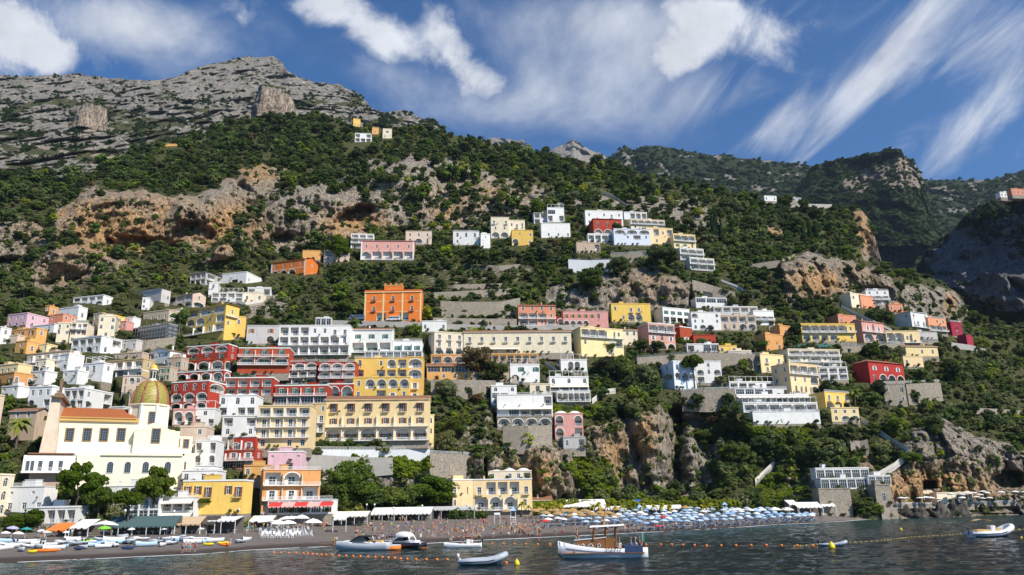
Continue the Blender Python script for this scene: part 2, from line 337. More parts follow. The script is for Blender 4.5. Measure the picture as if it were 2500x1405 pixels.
cave(350, 600, 110, 26, 18, 4); cave(170, 592, 45, 22, 14, -10); cave(470, 585, 60, 60, 12, 0); cave(870, 535, 60, 34, 20, -22); cave(880, 600, 60, 20, 6)
cave(690, 590, 60, 22, 12, -12); cave(30, 650, 55, 25, 14); cave(185, 690, 30, 18, 9); cave(2315, 745, 11, 18, 14); cave(1380, 1215, 10, 10, 10); cave(2465, 1175, 45, 28, 16)
cave(1620, 1120, 10, 5, 5); cave(1900, 1190, 60, 25, 6)
base = [(-600, 1330), (0, 1302), (250, 1296), (500, 1288), (700, 1274), (1000, 1264), (1250, 1258), (1500, 1253), (1750, 1251), (2000, 1257), (2120, 1264), (2250, 1258), (2500, 1252), (3100, 1240)]
DATA = """
lilac_house;14,62,118,766,800;18;p;www/aaw;ww/aa;F;lilac house with rooftop terrace at the far left upper edge of the town
salmon_house;118,150,184,768,797;20;S;w./w.;ww/.w;F;salmon pink house right beside the long lilac house
apricot_house;108,118,140,748,770;15;o;ww;w;F;small apricot house peeping above the salmon house
white_house;138,188,208,750,782;20;W;wwd;w;F;white house with black shutters above the salmon pink house
white_house;56,130,164,793,812;18;W;..w;w;F;long low plain white wall-like house below the lilac house
peach_house;12,84,110,803,840;18;o;sss/.ww;w/.;F;peach house with brown shutters in a row below the lilac house;sh=b
peach_house;34,62,82,834,864;20;o;w/.;w;F;small peach house stepped below the peach house with brown shutters
white_house;-30,-4,14,800,840;15;W;w/w;w/w;F;white house cut off by the left picture edge under the lilac house
cream_house;124,135,164,790,836;-12;C;w.w/w.w/..;;F;tall narrow cream house left of the cream house with blue railing
cream_house;146,168,208,788,838;-14;C;=lwl/sws/w.w;;B;cream house with balcony row and brown shutters above a palm clump;sh=b
cream_house;214,236,277,772,826;-20;C;w.w/w.w/.w.;;F;tall plain cream house left of the lemon yellow gable
tan_house;224,245,272,766,800;20;T;ww/w.;w;F;tan weathered house behind the tall plain cream house
yellow_house;250,276,302,773,804;38;Y;w.;w/s;F;lemon yellow house with one tiny green window;sh=g
white_villa;176,250,273,722,745;15;W;llll/AwwA;w;F;low white villa with long veranda at the wood edge above town
farmhouse;312,392,414,704,738;30;L;..../w.w.;.w;S;big old pinkish farmhouse with a long tile roof and gabled end
white_house;331,345,363,729,756;-15;W;a./w.;;F;small white house just below the pinkish farmhouse
arcaded_house;408,468,500,716,750;28;t;lll/AAA;w/A;G;pinkish brown arcaded house with loggia under a tile roof
tan_house;347,410,441,758,785;20;T;wwww;A;F;tan house above the scaffolding with an arched porch at its right end
scaffolded_house;326,408,430,792,830;25;G;www/www;w/w;F;grey house wrapped in steel scaffolding
yellow_hotel;448,545,578,742,830;28;Y;lll/AAwl/=llwl/....;=w/w./..;T;tall yellow house with arched loggias and red hip roof left of the wooded slope
yellow_house;548,562,597,774,822;-18;Y;.w./a..;;F;yellow garden wing with one tall arched window at the right of the tall yellow house
white_villa;170,243,294,822,862;20;W;llll/AaAa;.l/a.;F;stepped white villa with arched windows in the left part of town
grey_roofed_house;60,165,194,858,902;18;T;=wwwww/llll;w/.;F;long dark roofed house with shaded verandas
white_house;125,163,201,866,906;25;W;a.a/w.w;../..;F;plain white house with blank sunlit gable wall beside the long dark roofed house
ochre_hotel;256,345,371,878,924;16;K;=llll/=GGG;w/.;F;ochre guest house with two balcony rows behind the tiled dome
white_house;200,248,264,888,932;15;W;aa./...;w/.;P;white house with bougainvillea hanging on its wall
white_house;70,106,132,908,940;18;W;A.a/...;./.;P;white house with hanging flowers behind the peach and cream house
white_house;150,186,204,906,938;16;W;w.w/..;./.;F;white block house left of the cream house with tall niches
white_house;0,40,62,944,972;18;W;w.w/l.;./.;F;white house with small veranda below the peach and cream house
tan_house;112,138,150,866,890;16;T;w.w;.;F;small tan house behind the plain white blank gabled house
pink_house;276,306,318,786,806;16;P;w.w;.;F;small dull pink house left of the scaffolding
cream_house;396,440,456,756,776;18;C;ww;.;F;low cream house right above the scaffolding corner
white_house;600,604,660,704,722;-5;W;l.l;;F;white house among trees below the orange villa
yellow_house;88,112,126,842,862;16;y;w.w;.;F;small pale yellow house above the long dark roofed house
white_house;300,345,358,906,924;14;W;l.l;.;F;low white loggia house under the ochre guest house
tan_house;14,40,54,820,838;16;t;w.;.;F;small beige house at the left edge below the peach row
white_house;1352,1356,1400,862,880;-6;W;w.l;;F;small white house above the garden stairs
cream_house;1776,1780,1836,858,876;-6;C;w.w;;F;cream house at the right end of the small square
tan_house;262,312,326,958,1000;-8;T;l.l/..;;F;small brown house with dark veranda left of the dome drum
white_house;268,300,312,996,1020;6;W;ww;;F;low white house behind the orange nave roof
cream_house;84,110,122,878,902;16;C;w.w;.;F;small cream house above the pale yellow house roof
white_house;296,330,345,832,858;14;L;w.w;.;F;small pale house beneath the curving stone wall
tan_house;186,210,224,796,820;16;t;w.w;.;F;small beige house right of the cream house with brown shutters
white_house;300,322,332,776,800;16;W;w/w;.;F;narrow white house between lemon gable and scaffolding
cream_house;590,594,640,716,738;-5;C;w.w;;F;small cream house among trees right of the white villa with pergola
white_house;1436,1440,1500,836,862;-5;W;lll;;F;low white veranda below the round clipped tree
garden_house;1290,1294,1345,940,962;-5;C;.l.l;;F;cream garden house left of the house with cream awnings
yellow_house;1752,1756,1800,846,864;-6;Y;w.w;;F;small yellow house behind the right trees of the small square
pink_house;2168,2172,2206,744,762;-8;S;w.w;;F;small salmon house under the white house with roof terrace
white_house;2236,2240,2290,812,828;-10;L;...;;F;low grey white annex on the right spur
tan_house;1196,1200,1262,900,930;-6;T;l.l/w.w;;F;tan house half hidden right of the brownish crown
white_house;424,428,470,1090,1120;-6;W;w.l;;F;white block between church wing and planted terrace
ochre_house;590,594,652,1140,1168;-5;o;w.w;;F;ochre upper storey left above the ochre beach hotel
white_house;470,474,520,1140,1164;-6;W;w.w.;;B;low white house behind the white rooftop annex
tan_house;274,345,358,862,878;12;T;www;.;F;low tan house with round roof edge above the ochre guest house
white_house;358,412,451,856,892;28;W;sww/w.w;.w/..;S;white gabled house with orange tile roof left of the red hotel;sh=b
tan_house;406,440,456,874,902;12;T;s.s;w;F;tan house with green shutters touching the red hotel;sh=g
tan_house;384,412,426,897,930;10;T;ss/ss;w;F;lower tan house with green shutters right behind the dome lantern;sh=g
yellow_house;-20,40,74,890,920;20;y;wwww;.;F;pale yellow house with blank bright side at the left picture edge
peach_house;-20,30,77,911,944;25;o;s.s;w.w;F;peach and cream house below the pale yellow house at the left edge;sh=g
white_house;64,120,150,946,998;10;W;www/A.l;w/.;V;white flat roofed house with blue doors left of the church front
white_house;150,200,270,950,1000;10;W;lll/.ll;w.l/A.l;V;white terrace house with garage-like panels behind the church roof
cream_house;250,296,341,920,958;-10;t;bAa/b.a;;F;cream house with tall niches left of the dome
old_palace;14,80,88,1003,1075;8;T;.w.w./.w.w./.....;;G;old brown palace front with tile roof behind the palm;sh=b
grey_tower_house;-130,-80,-22,962,1170;12;t;w/w/w/w;./././.;F;tall grey brown building cut by the left picture edge
white_house;12,100,132,1190,1252;6;W;o..o./w.w.w;;B;white house with two oval windows behind the beach shops
cream_house;-70,-20,13,1162,1262;10;C;a/a/a;a/a/a;F;cream house with arched openings at the lower left picture edge
white_arcade;54,60,176,1243,1280;0;W;lAlll;;F;white arcade with pale awning behind the beach restaurant roofs
white_house;245,252,330,1190,1236;-5;W;A.lA/lll;;B;white terraces directly under the church windows
yellow_house;312,318,372,1176,1212;-5;Y;.D.;;F;small ochre yellow house under the right church windows;sh=o
white_restaurant;300,310,384,1215,1276;-4;W;lll/GGG;;F;white restaurant block behind the green awning
white_restaurant;378,388,470,1218,1282;-6;W;^lll/^GGGG;;B;white terraced restaurant left of the bright yellow house
white_annex;436,442,527,1152,1182;-6;W;w.ww;;F;white rooftop annex on top of the bright yellow house
yellow_house;434,440,590,1178,1258;-5;Y;ssD.sD/......;;U;bright yellow beachfront house with brown shutters;sh=b
white_restaurant;648,652,810,1224,1258;-4;W;GGGGGG;;B;white restaurant with red striped awnings in front of the ochre beach hotel;Y=221
ochre_hotel;572,636,778,1150,1260;-22;o;=lA./=DDl/=lll;w.w/www/.ww;B;ochre yellow terraced hotel at the beach with a shaded left wall
pink_house;648,652,737,1106,1150;-6;p;o..o/..l.;;U;lilac pink house with two small oval windows above the ochre beach hotel
red_house;526,622,637,1068,1104;8;R;=sss;w;U;upper storey block of the red house with white shutters;sh=w
red_house;515,620,634,1102,1146;8;R;=sss/GGGG;w/.;F;lower block of the red house with glazed ground floor above the yellow beach house;sh=w
white_house;538,540,624,1018,1068;-6;W;l.l/w.w;;F;white house with two dark loggias above the red house
vaulted_house;530,532,622,968,1018;-4;W;a.a.a/l.ll;;V;white house with three round gables below the red hotel
yellow_hotel;622,624,754,994,1096;-3;y;=llll/=dddd/=dddd/a.aa;;F;pale yellow hotel with four balcony rows in the centre of town
yellow_hotel;752,756,790,988,1080;-4;K;l.w/=dd/=dd/a.;;F;narrow yellow wing between the pale yellow hotel and the cream hotel
cream_hotel;786,790,1046,977,1078;-3;y;kkkkkk/=ssssss/=AAAAAA;;G;long cream yellow hotel with brown shutters and an arcade of big arches;sh=b
turret_house;1038,1042,1059,1016,1092;-10;y;w/w/.;w;V;slim cream turret at the right end of the long cream hotel
pink_house;414,420,472,1002,1038;-8;P;AA;;F;pink arcade block beneath the red hotel left wing
white_house;468,474,522,1000,1042;-10;W;.w./l.l;;P;white house with outside stairs right of the pink arcade block
white_house;430,436,500,1044,1092;-8;t;.w/l.;;F;pale house with flat roof directly right of the church transept
white_house;466,472,524,1078,1140;-8;W;l.l/A.A;;B;white house with planted terrace between the church and the red house
red_hotel;453,555,577,842,878;14;R;AAA/sss;a/w;U;topmost left block of the red hotel with three white arches;sh=g
red_hotel;444,546,562,878,906;14;R;=AAA;A;F;second left block of the red hotel with an arched veranda;sh=g
red_hotel;428,545,560,906,932;12;R;=AAAA;A;U;third left block of the red hotel with planted arches
red_hotel;412,504,546,932,1004;12;R;aaaa/AAA/=AAA;A/./.;U;lowest left block of the red hotel beside the tiled dome;sh=g
red_hotel;575,578,704,852,912;-6;R;=sss/=AAA/;;U;middle block of the red hotel with green shutters;sh=g
red_hotel;543,546,664,925,968;-4;R;llll/llll;;U;red lounge terrace block of the hotel under cream canopies
red_hotel;684,772,784,884,940;8;R;=AAA/=AAAA/=AAA;a/a/a;B;right block of the red hotel with three arcaded storeys;sh=g
red_hotel;774,776,866,886,945;-3;R;=AAA/=AAA/l.l;;B;rightmost block of the red hotel touching the yellow hotel
red_hotel;664,668,798,944,992;-3;R;=ssss/=GGGG;;U;low right block of the red hotel with white recessed arches;sh=g
red_hotel;796,798,862,940,976;-3;R;AA;;U;small arched red block beside the amber hotel;sh=g
lilac_house;597,600,694,797,840;-5;L;s.s./..A.;;F;pale lilac house with orange shutters above the red hotel;sh=o
white_hotel;674,678,852,797,868;-4;W;lllwwdd/=lllllla/=lllllll;;U;wide white hotel with three long balcony rows above the red hotel
glass_kiosk;768,770,808,778,796;-6;W;GGG;;F;small white glazed pavilion on the roof of the wide white hotel
white_house;852,856,956,806,862;-3;W;sss/=lll;;G;white house with green shutters and tile roof right of the wide white hotel;sh=g
white_house;955,958,1030,834,862;-3;W;=sss;;B;low white house with three green shuttered windows above the glazed gallery;sh=g
glazed_gallery;888,890,1030,860,878;-3;W;GGGGGGGG;;F;long white glazed gallery above the amber hotel
amber_hotel;862,864,994,876,926;-3;Y;a.wAl/l.lll;;B;upper block of the amber yellow hotel with terraces
amber_hotel;858,860,1000,924,978;-3;Y;wAAAA/w.lDw;;F;lower block of the amber yellow hotel with big arches;sh=w
amber_hotel;990,992,1032,874,978;-4;Y;A/A/D/D;;F;right tower of the amber yellow hotel with stacked arched balconies;sh=w
balconied_house;462,500,552,664,696;18;G;lll/lll;ll/ll;H;grey house with two open balcony storeys at the foot of the cliff
white_house;527,600,642,665,692;15;W;s.../..l.;w.w;F;long white house with red tiled end beside the balconied grey house;sh=g
white_house;503,508,530,692,720;-12;W;w/.;;F;small white tower house on the slope below the long white house
white_villa;512,515,592,716,737;-6;W;llll/Al.l;;P;low white villa with pergola above the tall yellow house
orange_villa;660,744,775,632,672;18;O;aaaa/AAA.;w/w;G;orange villa with white trim and a pergola on the left wooded slope;trim=1
cream_house;735,738,782,613,634;-6;o;...;;F;plain ochre building behind the orange villa
tan_house;785,790,852,613,640;-8;t;l.l/w.w;;F;tan house half hidden by a round pine right of the orange villa
pink_palazzo;876,880,1010,588,636;-4;P;wwwww/=Allll;;G;long pink palazzo with white curtained loggia below the orange cave;trim=1
white_house;852,856,912,572,606;-8;W;=lll/=lll/ll;;F;stack of white balconies left above the pink palazzo
ruined_house;986,990,1054,566,596;-5;t;www/aAa;;F;weathered cream house with broken top right of the pink palazzo
white_house;1102,1106,1170,566,598;-5;W;aaa/w..;;B;white house with three big arched windows on the upper slope
chapel;1171,1174,1197,572,606;-10;W;o/.;;V;tiny white chapel like block left of the cream upper house
cream_house;1196,1199,1243,532,582;-5;C;d.d/ww/AA;;F;tall cream house with two bottom arches on the upper slope
cream_house;1240,1243,1282,539,576;-5;C;wdw/.w.;;F;lower cream wing right of the tall cream upper house
yellow_house;1246,1250,1302,563,600;-6;Y;.o.w/A.w;;F;deep yellow house with round windows below the tall cream house
white_house;1300,1304,1335,520,548;-6;W;ll/lw;;G;small white house with brown roof high under the cliff
white_house;1333,1337,1378,508,542;-6;W;G./l.l;;P;white house with glass lookout high under the cliff
white_house;1318,1322,1393,546,581;-6;W;.../.w.w.w;;F;large plain white block with three small windows on the upper slope
white_house;1426,1430,1522,515,550;-6;W;w.wdw/w....;;U;wide white house on top of the upper hamlet
red_villa;1436,1450,1520,534,580;-8;R;aaa/AAA;;T;brick red villa with tile roof and cream arches in the upper hamlet
white_house;1521,1524,1580,519,536;-6;W;.lll;;U;white house right of the wide white house in the upper hamlet
cream_house;1538,1541,1624,536,560;-10;C;=lllll/w.w.;;F;cream house with a long balcony in the upper hamlet
cream_house;1576,1580,1645,556,596;-12;y;.lwl/ww.w;;F;yellow cream house stepping down the upper hamlet
yellow_house;1642,1646,1700,572,606;-14;y;=lll/ssa;;F;pale yellow house with green shutters at the right end of the upper hamlet;sh=g
white_villa;1496,1500,1590,560,598;-6;B;AAA/.wlw/;;F;pale blue white villa with shallow arches below the brick red villa
veranda;1432,1436,1502,572,594;-6;W;llll;;F;white veranda with dark openings under the brick red villa
tan_house;1404,1408,1466,593,618;-8;T;.w.l;;F;low brown house left of the shaded veranda
white_terraces;1654,1662,1720,606,636;-16;W;=lll/=lll;;F;upper stepped white balconies on the slope right of the upper hamlet
white_terraces;1676,1686,1746,630,660;-16;W;=lll/=lll;;F;lower stepped white balconies on the slope right of the upper hamlet
orange_palazzo;886,888,1026,712,788;0;O;ddd/ddd/.l.l.;;F;tall orange palazzo with cream corner bands above the coast road;trim=2,sh=g
orange_house;1262,1266,1358,746,796;-6;S;wwww/=lllw/=Alwl;;H;orange red house with three balcony rows on the coast road
red_cottage;1356,1360,1378,776,798;-10;V;A;;F;small dark red cottage between the orange red house and the pink row
pink_house;1372,1376,1486,762,800;-5;P;sssssa./AAAA...;;F;long low pink row house with ochre shutters;sh=o
yellow_house;1490,1494,1590,743,786;-6;Y;w.dd./.wAA.;;F;bright yellow house under the central cliff
white_house;1598,1620,1686,752,790;-22;W;ssss/llll;./.;F;white house with long turquoise shutters;sh=g
convent;1128,1132,1396,812,864;-3;C;ddddddddd/.........;;G;long cream building with a continuous tile roof
cream_house;1042,1060,1134,812,868;-18;C;ddd/ddd/AAA;w/w/.;F;tall cream house with six french windows left of the long tile roofed building
white_house;1027,1030,1090,786,810;-5;W;w..w;;F;plain white house below the orange palazzo
peach_house;1048,1052,1162,868,892;-5;o;lAAl;;F;peach terrace house below the tall cream house
peach_house;1038,1042,1178,894,928;-5;o;GGGG/.waaA;;H;peach villa with low tile roof and climbing plants
restaurant_terrace;1166,1170,1268,848,868;-4;C;^llll;;F;restaurant terrace with cream awning below the long tile roofed building
restaurant_terrace;1196,1200,1312,866,884;-4;o;llllll;;F;narrow orange restaurant terrace under the cream awning
yellow_house;1402,1420,1524,800,870;-20;y;=lll.w/w...A/.....;./.;F;large pale yellow house left of the round street trees
cream_house;1488,1492,1558,806,842;-8;C;w.ww/.w.w;;G;cream house with tile roof behind the round street trees
pink_house;1560,1586,1651,790,856;-22;P;=lll/sas/AAA;./w/.;U;salmon pink house with white cornice and dark awnings
red_house;1646,1662,1692,799,836;-30;R;D;./.;U;red cube house with planted roof right of the salmon pink house
red_terrace;1690,1694,1748,820,838;-6;R;....;;F;red terrace wall house with people tables above
white_shop;1674,1678,1756,842,860;-4;W;l.GG;;F;low white shop on the small square
white_house;1242,1246,1318,892,934;-6;W;.s.s/A..;;P;white house with green shutters among gardens below the restaurant terrace;sh=g
white_house;1366,1370,1434,880,908;-6;W;.AA.;;P;small white house with arches in the garden below the pale yellow house
white_house;1338,1342,1438,922,958;-5;W;a.a.a/=^GGGG;;P;white house with cream awnings and glazed lower floor
white_terrace;1356,1360,1442,958,982;-4;W;=llllll;;F;vine covered white terrace below the house with cream awnings
white_house;1197,1200,1262,944,990;-6;W;a.a/GG./w..;;F;white house with solar panels left of the cliff top white villa
white_villa;1210,1214,1350,966,1020;-4;W;.....l/=^.GlAl;;B;large white cliff top villa with balustrades
arched_base;1210,1214,1348,1020,1044;-4;t;AAAA;;F;stone base with four dark arches under the cliff top villa;stone=1
pink_house;1352,1356,1425,1012,1072;-6;P;A^A/A.l;;V;salmon house with white awnings hanging on the cliff edge;sh=b
grey_house;1372,1376,1430,1070,1096;-6;G;w^l;;F;lowest grey storey with white awning under the salmon cliff house
white_villa;1617,1648,1702,886,950;-24;B;a.a/AAA/...;a/A/.;B;pale blue white villa with tall arches behind the umbrella pine
white_villa;1700,1702,1764,884,936;-4;W;.w./AwA/l.l;;F;bright white villa with two round balconies right of the umbrella pine
white_terrace;1778,1782,1892,934,952;-8;W;lllwl;;P;upper terrace of the stepped white hotel
white_hotel;1792,1796,1936,950,968;-6;W;GGGl.l;;B;second terrace of the stepped white hotel with glass panels
white_hotel;1796,1800,1984,966,988;-6;W;=^w.wAww;;F;third level of the stepped white hotel with long awning
white_hotel;1812,1816,1998,986,1008;-6;W;=llllll;;P;pergola level of the stepped white hotel
white_hotel;1836,1840,2004,1007,1036;-6;W;....;;B;blank white pool wall of the stepped hotel
yellow_hotel;1890,1934,2004,888,962;-28;y;=lll/wwA/=aaA;ww/ww/..;F;cream yellow corner hotel with a shaded left wall on the right hillside
yellow_house;1838,1860,1920,866,910;-22;y;dd/dd;l/l;F;smaller yellow house left of the cream yellow corner hotel
cream_hotel;1906,1928,2056,854,900;-10;C;=llll/=lwlwl/AA.AA;.;F;long cream terrace hotel above the cream yellow corner hotel
white_terrace;1998,2002,2072,898,928;-6;W;lll/lll;;P;white vine terrace right of the cream yellow corner hotel
yellow_house;1968,2018,2080,958,1002;-26;Y;ddd/lll;../..;B;golden yellow villa with three balconies above the stairs
yellow_house;2028,2032,2100,998,1030;-6;y;www/aAA;;F;pale yellow lower storey with arches at the head of the long stairs
orange_house;1883,1906,1934,796,824;-25;o;a;.;F;small orange house with one arched window
orange_house;1846,1872,1915,816,856;-25;o;../.a;./.;F;orange block house below the small orange house
yellow_house;1954,1960,2092,792,834;-5;Y;=lllllw/AAAA.w;;F;long yellow arcaded house on the right hillside
brick_house;2019,2048,2092,770,792;-20;S;w.w;.;F;brick coloured house above the long yellow arcaded house;sh=g
glass_terrace;1688,1700,1776,728,752;-10;W;GGG/...;;F;white villa with glass parapets topping the white terraces
white_house;1740,1744,1852,750,776;-6;L;lllll/..l..;;U;long pale house in the middle of the white terraces
white_house;1838,1842,1892,760,794;-8;W;.../=lll/l.l;;U;white house at the right end of the white terraces
white_house;1684,1690,1762,764,806;-6;W;A..a/ww.w/aAA.;;F;white house with arches at the left end of the white terraces
arcaded_house;1755,1760,1848,772,806;-5;t;llll/aaAA;;F;stone grey arcaded house under the white terraces
cream_house;2055,2080,2120,716,750;-28;C;s.w/...;./.;F;cream house at the cliff foot with grey shaded side
salmon_house;2085,2104,2138,722,752;-28;S;b.b;.;F;salmon house with arched door beside the cliff foot cream house
white_house;2115,2118,2174,710,744;-6;W;www/=lll/AAA;;B;white house with roof terrace at the foot of the right cliff
white_house;2186,2228,2270,760,798;-28;W;w.w/=w.w;.w/.;T;white grey gabled house on the right spur
salmon_house;2258,2270,2314,776,808;-20;S;.ww/=lll;.;B;salmon house with long balcony on the right spur
red_house;2312,2326,2352,786,820;-24;V;o/a;a;B;crimson house with glass top on the right spur
red_house;2344,2364,2380,818,850;-40;V;.;.;F;plain crimson block at the outer end of the right spur
pink_house;2080,2110,2164,784,836;-24;P;=ss/AA;./.;G;rose pink house with rounded gable and two big arches;sh=w
pink_house;2050,2068,2084,814,842;-25;P;.;.;F;low rose pink wing left of the rose pink house
yellow_house;2163,2166,2248,810,838;-5;y;=llw.;;F;yellow house between the rose pink house and the stone bastion
yellow_house;2210,2214,2292,846,870;-8;y;.ww;;H;low yellow house with tile roof under the square
yellow_house;2204,2208,2256,872,896;-8;y;w..;;F;small plain yellow house above the dark red villa
red_villa;2088,2126,2212,882,936;-26;R;sss/aAAA;./.;T;dark red villa with tile hip roof and white arched windows;sh=w
stone_house;2158,2162,2216,940,986;-8;G;w.a/..w;;F;rough stone house with blue arched window below the dark red villa;stone=1
yellow_house;856,862,879,290,308;-20;Y;../ww;.;F;tiny yellow house on the skyline below the grey mountain
white_house;862,866,906,326,347;-8;W;l.l/lll;;F;small white house high in the forest near the skyline
cream_house;930,934,956,315,338;-8;C;s/w.;;F;square cream tower house high in the forest;sh=g
terracotta_house;905,908,924,312,328;-8;o;w;;F;tiny terracotta house behind the high white house
white_house;1864,1867,1897,479,491;-8;W;w.w;;F;lone white house on the green ridge to the right
grey_house;1920,1923,1957,483,491;-8;G;www;;F;lone dark roofed house on the green ridge to the right
beach_palazzo;1074,1105,1157,1174,1246;-28;y;d..b./w....;w.w/...;U;left wing of the cream beach palazzo
beach_palazzo;1154,1156,1300,1174,1247;-3;y;dllld/=lAAw;;U;main front of the cream beach palazzo with two tall arches;
roof_pavilion;1188,1192,1298,1153,1175;-6;C;w.wwl;;V;cream rooftop pavilion of the beach palazzo
white_annex;1294,1297,1348,1222,1248;-4;C;GGG;;H;small glazed annex right of the beach palazzo
cliff_restaurant;1988,1994,2124,1146,1172;-5;W;GGGGGG;;F;upper glazed deck of the cliff restaurant
cliff_restaurant;2000,2006,2134,1171,1196;-5;W;GGGGGG;;F;lower glazed deck of the cliff restaurant
cliff_restaurant;2118,2122,2177,1164,1188;-5;W;GGG;;F;right glass wing of the cliff restaurant
stone_tower;2000,2006,2084,1196,1262;-8;G;..../....;;F;round cornered rubble stone base under the cliff restaurant;stone=1
stone_tower;2136,2142,2180,1186,1234;-8;G;.a.;;F;stone house with one blue arched window beside the cliff restaurant;stone=1
boathouse;2258,2290,2378,1206,1228;-12;C;..ll;.;F;beach club pavilion on the rocks at the right
far_house;2440,2443,2470,470,482;-8;W;www;;F;white house of the high village on the right skyline;Y=580
far_house;2468,2471,2503,462,476;-8;S;www;;F;salmon house of the high village on the right skyline;Y=565
low_house;386,390,440,352,358;-5;o;....;;F;long ruined ochre wall in the forest high on the left
"""

def frame(xc, yb, Yc, yaw): return P(xc, yb, Yc)
DATAL = [[q.strip() for q in ln.split(';')] for ln in DATA.strip().split('\n')]
DH0 = DH.copy(); BMASK = np.zeros_like(DH)
for a in DATAL:
    x0, xc, x1, yt, yb_ = [float(v) for v in a[1].split(',')]; yaw = float(a[2])
    if 'Y=5' in a[-1]: a.append(None); continue
    ybb = min(yb_, float(np.interp(xc, [p[0] for p in base], [p[1] for p in base]))-1)
    Yc = float(bil(HX, HY, DH0, np.array(xc), np.array(ybb)))-1.0; a.append(Yc)
    if yaw == 0: xc = x0
    c = P(xc, yb_, Yc); Xp = P(GX, np.full_like(GX, yb_), np.full_like(GX, Yc))[..., 0]-c[0]; an = rad(abs(yaw))
    if yaw > 0: dY = np.where(GX < xc, -Xp*math.tan(an), Xp/math.tan(an))
    elif yaw < 0: dY = np.where(GX > xc, Xp*math.tan(an), -Xp/math.tan(an))
    else: dY = np.zeros_like(GX)
    box = (GX > x0-5) & (GX < x1+5) & (GY > yt-34) & (GY < yb_-1)
    DH = np.where(box, np.maximum(DH, Yc+np.clip(dY, 0, 14)+2.0), DH); BMASK = np.where((GX > x0-10) & (GX < x1+10) & (GY > yt-8) & (GY < yb_+8), 1, BMASK)
cb_ = (GX > 40) & (GX < 475) & (GY > 890) & (GY < 1200); DH = np.where(cb_, np.maximum(DH, 204+np.clip(GX-92, 0, None)*.058), DH); BMASK = np.where(cb_, 1, BMASK)
BMASK = blur(blur(BMASK, 1, 1), 1, 0)
HXf, HYf = HX.astype(float), HY.astype(float)
def Dh(px, py): return bil(HXf, HYf, DH, np.asarray(px, float), np.asarray(py, float))

OCH = [(300, 560, 190, 70, 1.0), (560, 560, 90, 60, .8), (870, 560, 80, 45, 1.0), (620, 420, 60, 25, .7), (160, 660, 100, 40, .35), (1180, 480, 120, 40, .3), (1570, 1060, 40, 60, .8), (1310, 1150, 80, 50, .6),
       (1500, 1100, 50, 80, .45), (2280, 1190, 160, 50, .75), (2100, 560, 40, 60, .7), (2010, 690, 120, 40, .6), (2318, 745, 14, 22, 1), (1880, 570, 40, 15, .9), (1100, 520, 60, 30, .4), (1600, 700, 80, 40, .3), (2130, 1110, 50, 40, .5)]
ridge = [(-600, 480), (0, 428), (50, 424), (100, 428), (180, 440), (250, 408), (330, 375), (420, 348), (500, 325), (600, 292), (660, 288), (780, 288), (860, 305), (940, 325), (1040, 320), (1100, 326), (1200, 350), (1300, 372), (1400, 392), (1500, 408),
         (1560, 424), (1650, 444), (1740, 466), (1830, 488), (1900, 500), (1990, 516), (2045, 506), (2100, 508), (2126, 545), (2140, 600), (2152, 640), (2190, 660), (2240, 668), (2300, 690), (2345, 722), (2368, 768), (2400, 785), (2500, 800), (3100, 860)]
rx_ = np.array([p[0] for p in ridge], float); ry_ = np.array([p[1] for p in ridge], float)
bx_ = np.array([p[0] for p in base], float); by_ = np.array([p[1] for p in base], float)
def yridge(px): return np.interp(px, rx_, ry_)
def ybase(px): return np.interp(px, bx_, by_)

def rockmat(name, grey, grey2, ochre, green, green2, vs=1.0, strata=False, bumpd=2.5, soil=(.16, .13, .09)):
    m = bpy.data.materials.new(name); m.use_nodes = True; t = NT(m.node_tree); bs = m.node_tree.nodes['Principled BSDF']
    bs.inputs['Roughness'].default_value = .95; bs.inputs['Specular IOR Level'].default_value = .12
    pos = t.n('ShaderNodeTexCoord').outputs['Object']
    if strata: pos = t.n('ShaderNodeMapping', {'Vector': pos, 'Scale': (1, .33, 1)}).outputs[0]
    at = lambda k: t.n('ShaderNodeAttribute', attribute_name=k).outputs['Fac']
    zs = (1.1, .4, 1.0) if strata else (1, 1, .22)
    sp = t.n('ShaderNodeMapping', {'Vector': pos, 'Scale': tuple(a*vs for a in zs)}).outputs[0]
    n1 = t.noise(sp, .30, 8, .68); n2 = t.noise(pos, .035*vs, 6, .6); n3 = t.noise(pos, .25*vs, 8, .7)
    c = t.mix(t.ss(n1, .34, .66), grey2, grey)
    och = t.m('MULTIPLY', at('ochre'), t.ss(t.m('ADD', n2, t.m('MULTIPLY', n1, .6)), .45, .95), clamp=True)
    c = t.mix(t.m('MULTIPLY', och, 1.6, clamp=True), c, ochre)
    n4 = t.noise(t.n('ShaderNodeMapping', {'Vector': pos, 'Scale': (1.0*vs, 1.0*vs, .16*vs)}).outputs[0], .55, 6, .6, .6)
    ck = t.m('SUBTRACT', 1.0, t.ss(t.m('ABSOLUTE', t.m('SUBTRACT', n4, .5)), .0, .035)); c = t.mix(t.m('MULTIPLY', ck, .5), c, tuple(a*.35 for a in grey2))
    c = t.mix(t.m('MULTIPLY', t.ss(n1, .56, .72), .5), c, tuple(a*.42 for a in grey2))
    c = t.mix(t.m('MULTIPLY', t.ss(n3, .58, .75), .5), c, tuple(min(1, a*1.45) for a in grey))
    g = t.mix(t.ss(n3, .35, .65), green, green2); g = t.mix(t.ss(n2, .55, .75), g, soil)
    rk = t.m('ADD', at('rock'), t.m('MULTIPLY', t.m('SUBTRACT', n3, .5), 1.3))
    c = t.mix(t.ss(rk, .38, .52), g, c); t.t.links.new(c, bs.inputs['Base Color'])
    hgt = t.m('SUBTRACT', t.m('ADD', n1, t.m('MULTIPLY', n3, .9)), t.m('MULTIPLY', ck, .35))
    t.t.links.new(t.n('ShaderNodeBump', {'Strength': 1.0, 'Distance': bumpd, 'Height': hgt}).outputs[0], bs.inputs['Normal']); return m
